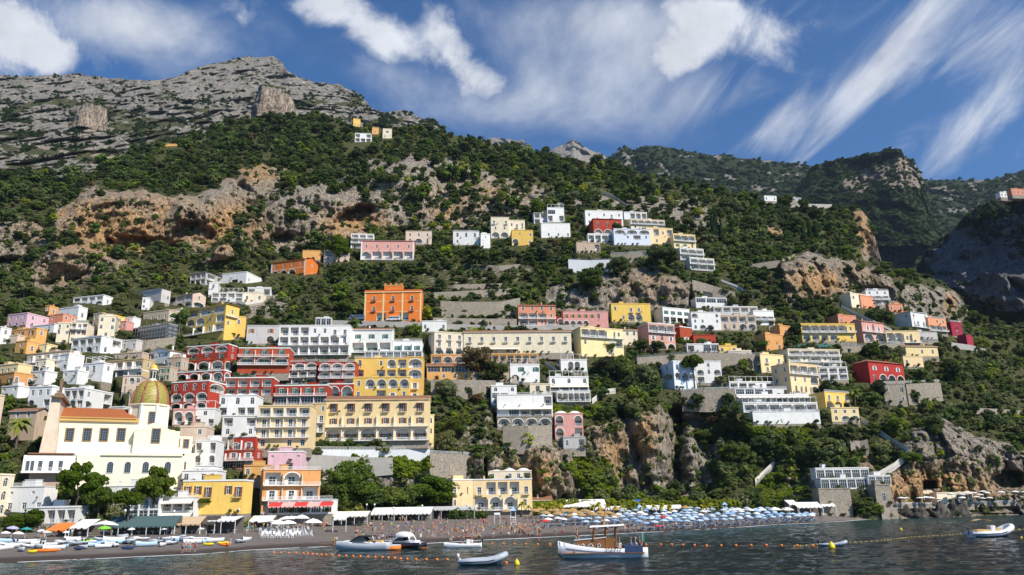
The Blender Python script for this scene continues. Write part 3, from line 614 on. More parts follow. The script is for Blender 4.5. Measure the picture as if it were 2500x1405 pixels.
M_hill = rockmat('hill_rock', (.47, .41, .335), (.25, .215, .175), (.54, .33, .16), (.075, .09, .032), (.13, .125, .05))
M_mtn = rockmat('mountain_rock', (.36, .33, .285), (.24, .22, .19), (.5, .38, .27), (.06, .075, .03), (.12, .115, .055), vs=.30, strata=True, bumpd=7, soil=(.2, .18, .11))
M_far = rockmat('far_wooded_rock', (.34, .31, .27), (.22, .2, .18), (.42, .3, .2), (.025, .042, .018), (.045, .065, .025), vs=.3, bumpd=8, soil=(.05, .06, .03))
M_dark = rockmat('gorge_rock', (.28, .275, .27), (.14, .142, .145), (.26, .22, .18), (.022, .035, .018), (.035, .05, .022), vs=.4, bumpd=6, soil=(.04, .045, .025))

def grid_layer(name, px, pyrows, Y, rockv, ochv, m, back=8, bstep=45, bdrop=18):
    """px: (c,), pyrows,Y: (r,c) bottom to top -> a single continuous sheet that rolls over behind its crest"""
    r, c = pyrows.shape; pts = P(np.broadcast_to(px, pyrows.shape), pyrows, Y)
    top = pts[-1]; ex = []
    for k in range(1, back+1):
        q = top.copy(); d = q[:, :2]/np.linalg.norm(q[:, :2], axis=1)[:, None]
        q[:, :2] += d*bstep*k; q[:, 2] -= bdrop*k**1.5; ex.append(q)
    allp = np.concatenate([pts, np.array(ex)]); rr = r+back
    rk = np.concatenate([rockv, np.repeat(rockv[-1:], back, 0)]); oc = np.concatenate([ochv, np.repeat(ochv[-1:], back, 0)])
    idx = np.arange(rr*c).reshape(rr, c)
    f = np.stack([idx[:-1, :-1], idx[:-1, 1:], idx[1:, 1:], idx[1:, :-1]], -1).reshape(-1, 4)
    me = npmesh(name, allp.reshape(-1, 3), f, m, True, {'rock': rk.ravel(), 'ochre': oc.ravel()})
    o = link(name, me); o['kind'] = 'structure'; return pts
def och_at(px, py, lst):
    o = np.zeros_like(px)
    for cx, cy, a, b, w_ in lst: o = np.maximum(o, w_*np.exp(-((px-cx)/a)**2-((py-cy)/b)**2)*1.3)
    return np.clip(o, 0, 1)
# --- the town hill
hx = np.arange(-560, 3060, 3.2); nr = 300
yb = ybase(hx)+22; yr = yridge(hx)+5*fbm(hx/60.0, hx*0, 1.0, 4)
T_ = np.linspace(0, 1, nr)[:, None]; HPY = yb+(yr-yb)*T_; HPX = np.broadcast_to(hx, HPY.shape)
hr = polymask(ROCK, HPX, HPY)
townm = np.clip(sst(HPY, 640, 740)*(1-hr), 0, 1)
Y0 = Dh(HPX, HPY); Pw = P(HPX, HPY, Y0); X_, Yw, Z_ = Pw[..., 0], Pw[..., 1], Pw[..., 2]
flute = 1-np.abs(fbm(X_/16.0, Yw/60.0, Z_/55.0, 4))*2
ledge = fbm(X_/60.0, Yw/60.0, Z_/7.0, 3)
rough = fbm(X_/7.0, Yw/7.0, Z_/7.0, 4); crk = np.exp(-np.abs(fbm(X_/11.0+Z_/90.0, Yw/40.0, Z_/48.0, 4))/.045)+.7*np.exp(-np.abs(fbm(X_/30.0, Yw/40.0, Z_/12.0, 3))/.03)
bigr = fbm(X_/60.0, Yw/60.0, Z_/60.0, 3)
fade0 = sst(T_, 0.0, .03)
disp = (hr*(-4.2*flute+2.4*ledge+3.4*rough+2.6*crk)+(1-hr)*(1.2*rough))*(1-.75*townm)+bigr*9*(1-.92*townm)*sst(HPY*-1, -1000, -600)
disp = disp+hr*bigr*4
disp = disp*(1-bil(HX, HY, BMASK, HPX, HPY))
HYY = Y0+disp*fade0
HP = grid_layer('hillside', hx, HPY, HYY, hr, och_at(HPX, HPY, OCH), M_hill)
def hill_at(px, py):
    """real ground point on the hill, relief included"""
    c = np.clip((px-hx[0])/3.2, 0, len(hx)-1.001); i = int(c); b0 = yb[i]; r0 = yr[i]
    t = np.clip((py-b0)/(r0-b0), 0, 1)*(nr-1); j = int(min(t, nr-2)); a, b = c-i, t-j
    Yv = (HYY[j, i]*(1-a)+HYY[j, i+1]*a)*(1-b)+(HYY[j+1, i]*(1-a)+HYY[j+1, i+1]*a)*b
    return P(px, py, Yv)
def poly_ridge(pts):
    a = np.array(pts, float); return lambda x: np.interp(x, a[:, 0], a[:, 1])
# --- grey mountain
mr = poly_ridge([(-600, 200), (0, 183), (60, 187), (120, 185), (190, 179), (225, 186), (300, 194), (380, 197), (430, 188), (470, 170), (500, 160), (540, 152), (575, 144), (610, 138), (640, 140), (668, 138), (688, 152), (700, 172), (740, 194), (790, 203), (830, 208), (870, 226),
    (895, 248), (905, 264), (940, 276), (975, 270), (1000, 274), (1030, 290), (1058, 291), (1072, 308), (1085, 328), (1150, 345), (1250, 400), (1500, 480)])
mx = np.arange(-560, 1420, 3.6); n2 = 150
myr = mr(mx)+3.5*fbm(mx/28.0, mx*0, 4.0, 4); myb = np.maximum(yridge(mx)+60, myr+40)
T2 = np.linspace(0, 1, n2)[:, None]; MPY = myb+(myr-myb)*T2; MPX = np.broadcast_to(mx, MPY.shape)
e = (MPY-300)/ -160.0
MY = 760+np.where(MPY > 430, (430-MPY)*.6, (430-MPY)*3.3)+np.clip(240-MPY, 0, None)*1.2+np.clip(MPX-700, 0, None)*.7
MP0 = P(MPX, MPY, MY); a_, b_, c_ = MP0[..., 0], MP0[..., 1], MP0[..., 2]
MY = MY+60*fbm(a_/220, b_/400, c_/160, 4)-22*(1-2*np.abs(fbm(a_/60, b_/160, c_/150, 4)))+13*fbm(a_/120, b_/300, c_/90, 4)*.5+30*(np.abs(fbm(a_/46, b_/190, c_/50, 5))-.3)
MY = MY-60*np.exp(-((MPX-215)/45)**2-((MPY-290)/42)**2)*np.where(MPX > 168, 1, .1)
green = fbm(MPX/90, MPY/24, 2.0, 5)
mrock = np.clip(.80+.25*sst(-MPY, -330, -200)-.55*sst(green, 0.02, .35)-.8*sst(-(MPX-600)*0+green, .1, .5)*sst(MPY, 200, 380)-.5*np.exp(-((MPX-330-(MPY-300)*2)/70)**2)*sst(MPY, 230, 260)-.4*sst(MPY, 300, 420)*sst(MPX, 250, 500), 0, 1)
och2 = och_at(MPX, MPY, [(250, 385, 40, 18, .5), (100, 370, 60, 12, .5), (200, 295, 25, 30, .5)])
MP = grid_layer('grey_mountain', mx, MPY, MY, mrock, och2, M_mtn, 6, 120, 60)
# --- far peaks
def simple(name, ridge_, x0, x1, dx, ybot, Yb, Yt, m, rk, amp=1.0, nr_=60, rn=3.0, och=0.0, tilt=0.0, seed=0, post=None):
    f = poly_ridge(ridge_); x = np.arange(x0, x1, dx); r = f(x)+rn*fbm(x/22.0, x*0, 7.0+seed, 4); b = np.maximum(np.full_like(x, ybot), r+10)
    T = np.linspace(0, 1, nr_)[:, None]; py = b+(r-b)*T; px = np.broadcast_to(x, py.shape); Y = Yb+(Yt-Yb)*T**1.1+tilt*(px-x0)
    q = P(px, py, Y); s = Yt/1500.0
    Y = Y+amp*s*(40*fbm(q[..., 0]/(220*s), q[..., 1]/(300*s), q[..., 2]/(120*s)+seed, 4)-16*(1-2*np.abs(fbm(q[..., 0]/(45*s), q[..., 1]/(120*s), q[..., 2]/(110*s), 4))))
    if post is not None: Y = post(px, py, Y)
    rv = rk(px, py) if callable(rk) else np.full_like(py, rk)
    return grid_layer(name, x, py, Y, rv, np.full_like(py, och), m, 5, 100, 50), px, py
simple('rocky_peaks', [(1050, 345), (1120, 333), (1180, 343), (1200, 336), (1240, 340), (1262, 344), (1275, 341), (1300, 368), (1335, 378), (1350, 365), (1375, 352), (1402, 340), (1425, 358), (1450, 370), (1490, 385), (1600, 420)], 1040, 1600, 3, 470, 3600, 4400, M_mtn, .9, 1.6, rn=4, seed=2)
GR, _, _ = simple('wooded_ridge', [(1380, 420), (1430, 408), (1490, 384), (1515, 364), (1528, 357), (1545, 368), (1575, 357), (1600, 355), (1660, 366), (1740, 380), (1770, 376), (1800, 386), (1870, 392), (1960, 402), (2060, 420), (2150, 440), (2300, 440), (2420, 440), (2470, 424), (2560, 395), (3100, 360)], 1360, 3050, 4, 800, 900, 2500, M_far,
       lambda x, y: np.clip(.15+.9*sst(fbm(x/50, y/18, 5.0, 4), .25, .5), 0, 1), 1.0, 130, rn=2.5, seed=3)
# --- wooded headland with a bare cliff
def hl_rock(x, y): return polymask([[(2075, 470), (2060, 440), (2130, 410), (2200, 372), (2215, 378), (2240, 400), (2256, 455), (2180, 460), (2140, 440), (2100, 470)]], x, y, 8, 10)
HL, _, _ = simple('cliff_headland', [(1940, 470), (1980, 410), (2010, 398), (2060, 388), (2120, 376), (2165, 364), (2200, 363), (2206, 380), (2225, 390), (2242, 412), (2253, 440), (2275, 520), (2320, 600)], 1940, 2300, 3, 600, 1500, 1750, M_far, hl_rock, 1.2, 80, rn=2, och=.25, tilt=-.5, seed=5)
# --- shaded gorge wall on the right
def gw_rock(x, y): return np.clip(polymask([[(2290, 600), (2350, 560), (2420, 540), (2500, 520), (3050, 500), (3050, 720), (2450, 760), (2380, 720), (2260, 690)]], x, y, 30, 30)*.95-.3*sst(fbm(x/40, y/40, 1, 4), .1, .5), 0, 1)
gwr = [(2200, 720), (2240, 650), (2262, 610), (2290, 585), (2330, 560), (2355, 525), (2400, 500), (2440, 485), (2480, 472), (2560, 450), (3100, 400)]
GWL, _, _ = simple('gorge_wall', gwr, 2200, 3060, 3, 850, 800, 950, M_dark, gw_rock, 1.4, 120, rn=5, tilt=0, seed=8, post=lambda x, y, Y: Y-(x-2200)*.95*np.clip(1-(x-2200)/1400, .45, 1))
GW_Y = lambda px, py: 900-1.15*(px-2200)-30
# --- rock towers standing on the slope
def tower(name, cx, ybot, ytop, wpx, Y, seed, m):
    n, k = 72, 46; c0 = P(cx, ybot, Y); s = Y/FP; wd = wpx*s/2; H = (ybot-ytop)*s*1.04
    a = np.linspace(0, 2*math.pi, n, endpoint=False); v = []
    for i in range(k+1):
        t = i/k; z = H*min(1.0, t*1.12) if t < .9 else H*(1+.05*math.sin((t-.9)*15)); r0 = wd*(1.25-.5*t) if t < .86 else wd*(.84)*math.sqrt(max(0, 1-((t-.86)/.14)**2))
        X = np.cos(a); Yv = np.sin(a)
        r = r0*(1+.30*fbm(X*1.6+seed, Yv*1.6, t*1.2, 4)-.16*np.abs(fbm(X*5+seed, Yv*5, t*2, 3))+.05*fbm(X*2, Yv*2, t*14+seed, 3))
        v += [(r[j]*X[j], r[j]*Yv[j]*.9, z+H*.05*pn(X[j]*1.5+seed, Yv[j]*1.5, 2)*t-H*.12) for j in range(n)]
    idx = np.arange((k+1)*n).reshape(k+1, n); f = np.stack([idx[:-1], np.roll(idx[:-1], -1, 1), np.roll(idx[1:], -1, 1), idx[1:]], -1).reshape(-1, 4)
    t_ = np.repeat(np.linspace(0, 1, k+1), n); rk = np.where(t_ > .82, .35, .95)
    me = npmesh(name, np.array(v), f, m, True, {'rock': rk, 'ochre': np.where(t_ < .75, .35, .1)}); o = link(name, me, None, c0); o['kind'] = 'structure'
    return c0, wd, H
M_tow = rockmat('tower_rock', (.42, .37, .32), (.24, .215, .19), (.46, .34, .24), (.045, .06, .022), (.1, .1, .05), vs=.45, bumpd=5)
tower('rock_tower', 662, 300, 200, 108, 860, 1.0, M_tow); tower('rock_pillar', 218, 322, 240, 84, 1080, 5.0, M_tow)
# --- sea
shore = [(-700, 1405), (0, 1375), (250, 1364), (400, 1357), (500, 1353), (600, 1344), (700, 1339), (800, 1335), (1000, 1329), (1100, 1324), (1200, 1318), (1400, 1309), (1600, 1299), (1700, 1294), (1800, 1288), (1900, 1281), (2000, 1277), (2100, 1270), (2200, 1266), (2330, 1262), (2440, 1256), (2500, 1254), (3100, 1240)]
sx_ = np.array([p[0] for p in shore], float); sy_ = np.array([p[1] for p in shore], float)
def yshore(px): return np.interp(px, sx_, sy_)
m = bpy.data.materials.new('sea_water'); m.use_nodes = True; t = NT(m.node_tree); bs = m.node_tree.nodes['Principled BSDF']
pos = t.n('ShaderNodeNewGeometry').outputs['Position']
mp = t.n('ShaderNodeMapping', {'Vector': pos, 'Scale': (.8, 1.15, 1), 'Rotation': (0, 0, .25)}).outputs[0]
h = t.m('ADD', t.m('MULTIPLY', t.noise(mp, .45, 3, .55, .3), .55), t.m('ADD', t.m('MULTIPLY', t.noise(mp, 1.7, 6, .7, .5), .5), t.m('MULTIPLY', t.noise(mp, .08, 2), .9)))
t.t.links.new(t.n('ShaderNodeBump', {'Strength': 1.0, 'Distance': 1.6, 'Height': h}).outputs[0], bs.inputs['Normal'])
dep = t.noise(pos, .012, 3); shl = t.n('ShaderNodeAttribute', attribute_name='shallow').outputs['Fac']
c = t.mix(t.ss(dep, .4, .6), (.003, .012, .02), (.006, .02, .024)); c = t.mix(t.m('MULTIPLY', shl, .8), c, (.035, .085, .075))
t.t.links.new(c, bs.inputs['Base Color']); bs.inputs['Roughness'].default_value = .07; bs.inputs['IOR'].default_value = 1.33; bs.inputs['Specular IOR Level'].default_value = .34
M_sea = m
gx = np.concatenate([[-4500, -3000, -1500, -700], np.arange(-400, 500, 2.5), [700, 1500, 3000, 4500]]); gy = np.concatenate([[-2000, -1000, -500, -50], np.arange(20, 420, 2.0), [600, 5400]])
gx = np.unique(np.concatenate([gx, np.arange(-130, 240, 1.1)])); gy = np.unique(np.concatenate([gy, np.arange(54, 330, .85)])); A, B = np.meshgrid(gx, gy); wv = np.where((A > -395) & (A < 490) & (B > 25) & (B < 415), .16*fbm(A/3.6+B/9, B/2.6, 0, 3)+.10*fbm(A/12, B/8, 2, 2), 0)
qx, qy = proj(np.stack([A, np.maximum(B, 5), A*0], -1)); dsh = np.clip((qy-yshore(qx)), -50, 400)
shal = np.where(B > 30, np.exp(-np.clip(dsh, 0, 400)/16.0), 0)
idx = np.arange(A.size).reshape(A.shape); f = np.stack([idx[:-1, :-1], idx[:-1, 1:], idx[1:, 1:], idx[1:, :-1]], -1).reshape(-1, 4)
o = link('sea', npmesh('sea', np.stack([A, B, wv], -1).reshape(-1, 3), f, M_sea, True, {'shallow': shal.ravel()})); o['kind'] = 'structure'
# --- beach
def beachY(px, py):
    """distance at which the sight line meets the sloping beach"""
    px = np.asarray(px, float); S0 = Pz(px, yshore(px), 0.0); B0 = P(px, ybase(px), Dh(px, ybase(px)))
    k = np.maximum(B0[..., 2], .4)/np.maximum(B0[..., 1]-S0[..., 1], 5); d = ray(px, py); s = d[..., 2]/d[..., 1]
    return (CH+k*S0[..., 1])/(k-s)
def beach(px, py): return P(px, py, beachY(px, py))
x = np.arange(-560, 3060, 6.0); rows = []
S0 = Pz(x, yshore(x), 0.0); B0 = P(x, ybase(x), Dh(x, ybase(x)))
dirn = B0-S0; L = np.linalg.norm(dirn[:, :2], axis=1)[:, None]; un = dirn/np.maximum(L, 3)
for t_ in [-.25, -.06]+list(np.linspace(0, 1, 26))+[1.1]:
    q = S0+dirn*t_
    if t_ < 0: q = S0+un*(40*t_); q[:, 2] = 40*t_*.12
    q[:, 2] += (.12*fbm(q[:, 0]/4, q[:, 1]/4, 1, 3)+.18*fbm(q[:, 0]/15, q[:, 1]/9, 4, 2))*(1 if 0 < t_ < 1 else .2)
    if t_ > 1: q[:, 2] = B0[:, 2]+.2
    rows.append(q)
g = np.array(rows); idx = np.arange(g.shape[0]*g.shape[1]).reshape(g.shape[:2]); f = np.stack([idx[:-1, :-1], idx[:-1, 1:], idx[1:, 1:], idx[1:, :-1]], -1).reshape(-1, 4)
wet = np.zeros(g.shape[:2]); wet[:5] = 1; wet[5] = .5
m = mat('beach_shingle', (.175, .15, .132), .95, .35, 3.0, .9); t = NT(m.node_tree); bs = m.node_tree.nodes['Principled BSDF']; old = bs.inputs['Base Color'].links[0].from_socket
pos = t.n('ShaderNodeNewGeometry').outputs['Position']; wt = t.n('ShaderNodeAttribute', attribute_name='wet').outputs['Fac']
c = t.mix(t.ss(t.noise(t.n('ShaderNodeMapping', {'Vector': pos, 'Scale': (.25, 1, 1)}).outputs[0], .5, 5, .6), .45, .65), old, (.21, .185, .165)); c = t.mix(wt, c, (.07, .052, .042))
t.t.links.new(c, bs.inputs['Base Color']); M_beach = m
o = link('beach', npmesh('beach', g.reshape(-1, 3), f, m, True, {'wet': wet.ravel()})); o['kind'] = 'structure'
# surf line
mb = MB(); xs = np.arange(-300, 2140, 3.0); prev = None
for i, xx in enumerate(xs):
    wd = max(0, .45+1.0*float(pn(xx/90.0, .5, 3))+.5*float(pn(xx/9.0, 2.5, 3)))*(1.0 if xx > 560 else .5); s0 = Pz(xx, float(yshore(xx)), .1); off = 1.2*float(pn(xx/50.0, 9, 1))
    a = s0+np.array([0, -wd-.3+off, 0]); b = s0+np.array([0, .3+off*.3, .03])
    if prev is not None and wd > .02: mb.q(prev[0], a, b, prev[1])
    prev = (a, b)
mf = mat('sea_foam', (.75, .77, .78), .6, .1, 4); o = mb.build('surf', mf); tag(o, 'thin white line of surf breaking along the shingle beach', 'surf', kind='stuff')
# ================================================================ BUILDINGS
COL = dict(W=(.80, .79, .76), C=(.80, .70, .52), Y=(.80, .52, .13), y=(.84, .645, .35), O=(.74, .18, .035), o=(.72, .38, .13), R=(.40, .055, .03), P=(.68, .34, .29), p=(.70, .46, .52), S=(.72, .30, .17), T=(.55, .43, .31), t=(.66, .52, .40), G=(.42, .41, .39), B=(.66, .70, .78), K=(.60, .44, .22), L=(.62, .58, .55), Q=(.42, .30, .22), V=(.36, .03, .04))
def wallmat(k): return mat('plaster_'+''.join('%02x' % int(c*255) for c in COL[k]), COL[k], .9, .17, .45, .2, rnd=.22, stain=.38 if k in 'WCyB' else .5)
M_stone = stonemat('rubble_stone', (.36, .32, .26), (.45, .38, .30), 1.6)
M_trim = mat('white_trim', (.80, .78, .74), .8, .05, 1); M_glass = mat('window_glass', (.035, .045, .055), .12, .3, .6, spec=.6)
M_in = mat('shaded_inner_plaster', (.70, .66, .60), .9, .05, .5); M_frame = mat('window_frame', (.74, .73, .70), .6, .04, 1)
M_tile = tilemat('clay_tiles', (.42, .20, .11), (.30, .17, .11)); M_otile = tilemat('orange_clay_tiles', (.62, .19, .06), (.5, .17, .06), 4)
M_greenS = mat('green_shutter', (.02, .16, .11), .6, .1, 2); M_brownS = mat('brown_shutter', (.22, .08, .03), .7, .1, 2); M_orS = mat('orange_shutter', (.55, .22, .05), .7, .1, 2)
M_rail = mat('painted_railing', (.74, .74, .73), .6, .03, 1); M_awn = mat('cream_canvas', (.78, .73, .62), .8, .08, 1.5); M_roofg = mat('grey_roof_felt', (.30, .29, .28), .9, .2, .5)
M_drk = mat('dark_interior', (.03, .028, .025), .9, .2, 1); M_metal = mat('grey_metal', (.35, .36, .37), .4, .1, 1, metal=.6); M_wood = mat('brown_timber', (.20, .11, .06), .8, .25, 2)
SHUT = dict(g=M_greenS, b=M_brownS, o=M_orS, w=M_frame)
MESHC = {}
def winmesh(w, h, style, arch):
    """returns frame, pane, shutter meshes (front plane at y=0, centred, foot at z=0)"""
    w = max(.4, round(w*5)/5); h = max(.5, round(h*5)/5); k = (w, h, style, arch)
    if k in MESHC: return MESHC[k]
    f = MB(); e = .09; d = .08
    f.box(-w/2, -w/2+e, -d, .03, 0, h); f.box(w/2-e, w/2, -d, .03, 0, h); f.box(-w/2+e, w/2-e, -d, .03, h-e, h); f.box(-w/2+e, w/2-e, -d, .03, 0, e)
    f.box(-.04, .04, -d+.01, .03, e, h-e)
    if h > 1.5: f.box(-w/2+e, w/2-e, -d+.02, .03, h*.66, h*.66+.07)
    if w > 2.4:
        for q in (-.25, .25): f.box(w*q-.04, w*q+.04, -d+.01, .03, e, h-e)
    p = MB().q((-w/2, 0.02, 0), (w/2, 0.02, 0), (w/2, 0.02, h), (-w/2, 0.02, h))
    s = None
    if style in SHUT and style != 'w' or style == 'w':
        s = MB(); s.box(0, w*.48, -.30, -.23, .02, h-.02)
    r = (f.mesh('window', M_frame), p.mesh('pane', M_glass), s.mesh('shutter', SHUT[style]) if s else None); MESHC[k] = r; return r
def add_window(root, w, h, style, loc, rz, depth):
    fm, pm, sm = winmesh(w, h, style, False)
    o = link('window', fm, root, loc, rz); link('pane', pm, o)
    if sm is not None:
        ys = .12 if depth > .5 else .04; wq = max(.4, round(w*5)/5)
        link('shutter', sm, o, (wq/2, ys, 0)); link('shutter', sm, o, (-wq/2-wq*.48, ys, 0))
    return o
def railing(mb, x0, x1, y, z, h=.95, kind=0):
    mb.box(x0, x1, y-.04, y+.04, z+h-.08, z+h); mb.box(x0, x1, y-.03, y+.03, z+.05, z+.12)
    n = max(2, int((x1-x0)/.32))
    for i in range(n+1):
        xx = x0+(x1-x0)*i/n; mb.box(xx-.035, xx+.035, y-.03, y+.03, z, z+h-.08)
SPEC = dict(w=(1.15, .28, .52, 0), s=(1.35, .22, .62, 0), k=(1.35, .08, .70, 0), a=(1.35, .20, .66, 1), d=(1.35, .04, .74, 0), D=(1.5, .04, .76, 0), A=(99, .04, .86, 1), l=(99, .04, .84, 0), G=(99, .12, .82, 0), o=(.8, .45, .25, 0), b=(.45, .04, .72, 1))
class Building:
    def __init__(s, name, x0, xc, x1, yt, yb, yaw, col, floors, side, roof, label, cat, dep=None, sh='w', Y=None, trim=False, group=None, found=3.0, inner=None, awn=None, stone=None, lift=0.0):
        s.px = (x0, yt, x1, yb); xk = xc
        Yc = float(Dh(xk, min(yb, float(ybase(xk))-1)))-1.0 if Y is None else Y
        p0 = P(xk, yb, Yc); p1 = P(xk, yt, Yc); s.H = float(p1[2]-p0[2]); s.Y = Yc
        an = rad(abs(yaw)); cc = p0-np.array([0, 0, CH])
        def ext(xt, u):
            k = (xt-1250)/FP; den = (u@RV)-k*(u@FV)
            return (k*(cc@FV)-(cc@RV))/den if abs(den) > 1e-6 else 99
        ca_, sa_ = math.cos(an), math.sin(an)
        if yaw > 0: fw, sw = ext(x0, np.array([-ca_, sa_, 0])), ext(x1, np.array([sa_, ca_, 0]))
        elif yaw < 0: fw, sw = ext(x1, np.array([ca_, sa_, 0])), ext(x0, np.array([-sa_, ca_, 0]))
        else: cc = P(x0, yb, Yc)-np.array([0, 0, CH]); fw, sw = ext(x1, np.array([1.0, 0, 0])), 8
        if fw < 0 or fw > 80: fw = 14
        if sw < 0 or sw > 26: sw = 10
        if dep: sw = dep
        s.W = W_ = max(2, float(fw)); s.D = D_ = float(np.clip(sw, 5, 26)); H = s.H
        # local frame: x along the front, y into the hill, origin at the left front foot
        rz = -an if yaw > 0 else an
        org = np.array(p0, float)
        if yaw > 0: org = org-np.array([math.cos(rz), math.sin(rz), 0])*W_
        s.root = root = thing(name, org, label, cat, group, rz); s.rz = rz; s.wm = wm = wallmat(col) if stone is None else M_stone
        s.sh = sh; inn = inner or M_in
        wall = MB(); trims = wall; rails = []; s.awn = []
        s.facade(wall, lambda x, y, z: (x, y, z), 0, W_, floors, root, trims, (0, 0, 0), 0, sh, main=True)
        sides = side.split('|') if side else ['', '']
        vis = sides[0]
        if yaw > 0: m = lambda x, y, z: (W_-y, x, z); s.facade(wall, m, 0, D_, vis, root, trims, (W_, 0, 0), math.pi/2, sh)
        else: wall.q((W_, 0, 0), (W_, D_, 0), (W_, D_, H), (W_, 0, H))
        if yaw < 0: m = lambda x, y, z: (y, D_-x, z); s.facade(wall, m, 0, D_, vis, root, trims, (0, D_, 0), -math.pi/2, sh)
        else: wall.q((0, D_, 0), (0, 0, 0), (0, 0, H), (0, D_, H))
        wall.q((0, D_, 0), (W_, D_, 0), (W_, D_, H), (0, D_, H)); 
        if found:
            fd = MB(); fd.box(.05, W_-.05, .05, D_-.05, -found, -.004); fd.build('foundation', M_stone, root)
        if trim:
            for i in range(1, s.nf): z = H*i/s.nf; trims.box(-.06, W_+.06, -.07, .02, z-.12, z+.12, 2)
            for xx in (0, W_-.8)+((W_*.333-.4, W_*.667-.4) if trim == 2 else ()): trims.box(xx-.03, xx+.8, -.06, .02, .02, H-.3, 2)
            if trim == 2: trims.box(-.3, W_+.3, -.4, .02, H-.9, H-.45, 2); trims.box(W_*.34, W_*.66, .3, 4, H+.1, H+3.0, 0); trims.box(W_*.34-.2, W_*.66+.2, .1, 4.2, H+3.002, H+3.3, 2)
            if trim == 2:
                for q_ in range(4): trims.box(W_*(.34+.0966*q_), W_*(.34+.0966*q_)+.8, .15, .9, H+3.302, H+4.3, 0)
        s.wall = wall.build('wall', [wm, inn, M_trim if trim != 2 else mat('cream_trim', (.8, .6, .3))], root)
        s.roof(roof, W_, D_, H)
    def facade(s, mb, m, x0, x1, spec, root, trims, o, rz, sh, main=False):
        H = s.H; W_ = x1-x0
        fl = spec.split('/') if spec else ['']; fl = fl[::-1]; nf = len(fl)
        if main: s.nf = nf
        h = H/nf; hm = min(h, 4.0)
        M = Matrix.Rotation(rz, 4, 'Z'); Lo = lambda x, y, z: Vector(o)+M@Vector((x, y, z))
        for i, fs in enumerate(fl):
            zf = i*h; bal = fs.startswith('='); fs = fs.lstrip('='); aw = fs.startswith('^'); fs = fs.lstrip('^'); n = len(fs) if fs else 0; cur = x0
            for j, ch in enumerate(fs):
                cell = W_/n; cx = x0+cell*(j+.5)
                if ch == '.' or ch not in SPEC: continue
                ww, a, b, arch = SPEC[ch]; deep = ch in 'Al'
                w_ = min(ww, cell*(.42 if ch in 'skD' and sh != 'w' else .6)) if ww < 50 else cell*(.80 if ch != 'G' else .88); z0 = zf+h*a; z1 = zf+h*(a+b) if not deep else zf+h*.88
                if not deep: z1 = min(z1, z0+(2.6 if ch in 'dDb' else (2.1 if ch in 'ws' else 3.2)))
                dp = min(1.8, s.D*.4) if deep else (.9 if ch == 'b' else .22)
                l, r = cx-w_/2, cx+w_/2; y0 = 0
                mb.q(m(cur, 0, zf), m(l, 0, zf), m(l, 0, zf+h), m(cur, 0, zf+h)); mb.q(m(l, 0, zf), m(r, 0, zf), m(r, 0, z0), m(l, 0, z0)); cur = r
                mi = 1 if deep else 0
                if arch:
                    ar = min(w_/2, (z1-z0)*.48); zs = z1-ar; K = 8
                    ap = [(cx-w_/2*math.cos(math.pi*k/K), zs+ar*math.sin(math.pi*k/K)) for k in range(K+1)]
                    for k in range(K):
                        (xa, za), (xb, zb) = ap[k], ap[k+1]
                        mb.q(m(xa, 0, za), m(xb, 0, zb), m(xb, 0, zf+h), m(xa, 0, zf+h)); mb.q(m(xa, 0, za), m(xb, 0, zb), m(xb, dp, zb), m(xa, dp, za), mi)
                        if deep or ch == 'a':
                            e = .16 if not deep else .3; ka = (za-zs)/ar; 
                            xo = lambda xx: cx+(xx-cx)*(1+e/(w_/2)); zo = lambda zz: zs+(zz-zs)*(1+e/ar)
                            if s.wm is not wallmat('W'): A_, B_ = Lo(xa, -.05, za), Lo(xb, -.05, zb); C_, D__ = Lo(xo(xb), -.05, min(zo(zb), zf+h-.02)), Lo(xo(xa), -.05, min(zo(za), zf+h-.02)); trims.q(A_, B_, C_, D__, 2)
                else:
                    zs = z1; mb.q(m(l, 0, z1), m(r, 0, z1), m(r, 0, zf+h), m(l, 0, zf+h)); mb.q(m(l, 0, z1), m(r, 0, z1), m(r, dp, z1), m(l, dp, z1), mi)
                mb.q(m(l, 0, z0), m(l, dp, z0), m(l, dp, zs), m(l, 0, zs), mi); mb.q(m(r, 0, z0), m(r, dp, z0), m(r, dp, zs), m(r, 0, zs), mi); mb.q(m(l, 0, z0), m(r, 0, z0), m(r, dp, z0), m(l, dp, z0), mi)
                if not deep and ch in 'wsdaDk' and not arch and s.wm is not wallmat('W'):
                    e = .17
                    for (p, q_, u, v_) in ((l-e, l, z0, z1+e), (r, r+e, z0, z1+e), (l, r, z1, z1+e)):
                        trims.q(Lo(p, -.04, u), Lo(q_, -.04, u), Lo(q_, -.04, v_), Lo(p, -.04, v_), 2)
                if deep:
                    mb.q(m(l, dp, z0), m(r, dp, z0), m(r, dp, z1+.05), m(l, dp, z1+.05), 1)
                    ww2 = min(w_*.55, 2.0); add_window(root, ww2, min(2.3, (z1-z0)*.8), sh if w_ > 2.4 and sh != 'w' else '-', Lo(cx, dp-.03, z0+.02), rz, dp)
                    rl = MB(); railing(rl, l, r, .12, 0); ro = rl.build('railing', M_rail, root, Lo(0, 0, z0), rz)
                else:
                    add_window(root, w_, z1-z0, sh if ch in 'skD' else '-', Lo(cx, dp-.02, z0), rz, dp)
                if ch == 'k':
                    kb = MB(); kb.add([(l-.55, -.02, z1+.35), (r+.55, -.02, z1+.35), (r+.65, -1.25, z1-.1), (l-.65, -1.25, z1-.1), (r+.65, -1.25, z1-.3), (l-.65, -1.25, z1-.3)], [(0, 1, 2, 3), (3, 2, 4, 5)]); kb.build('awning', mat('brownish_canvas', (.55, .40, .30), .8), root, o, rz)
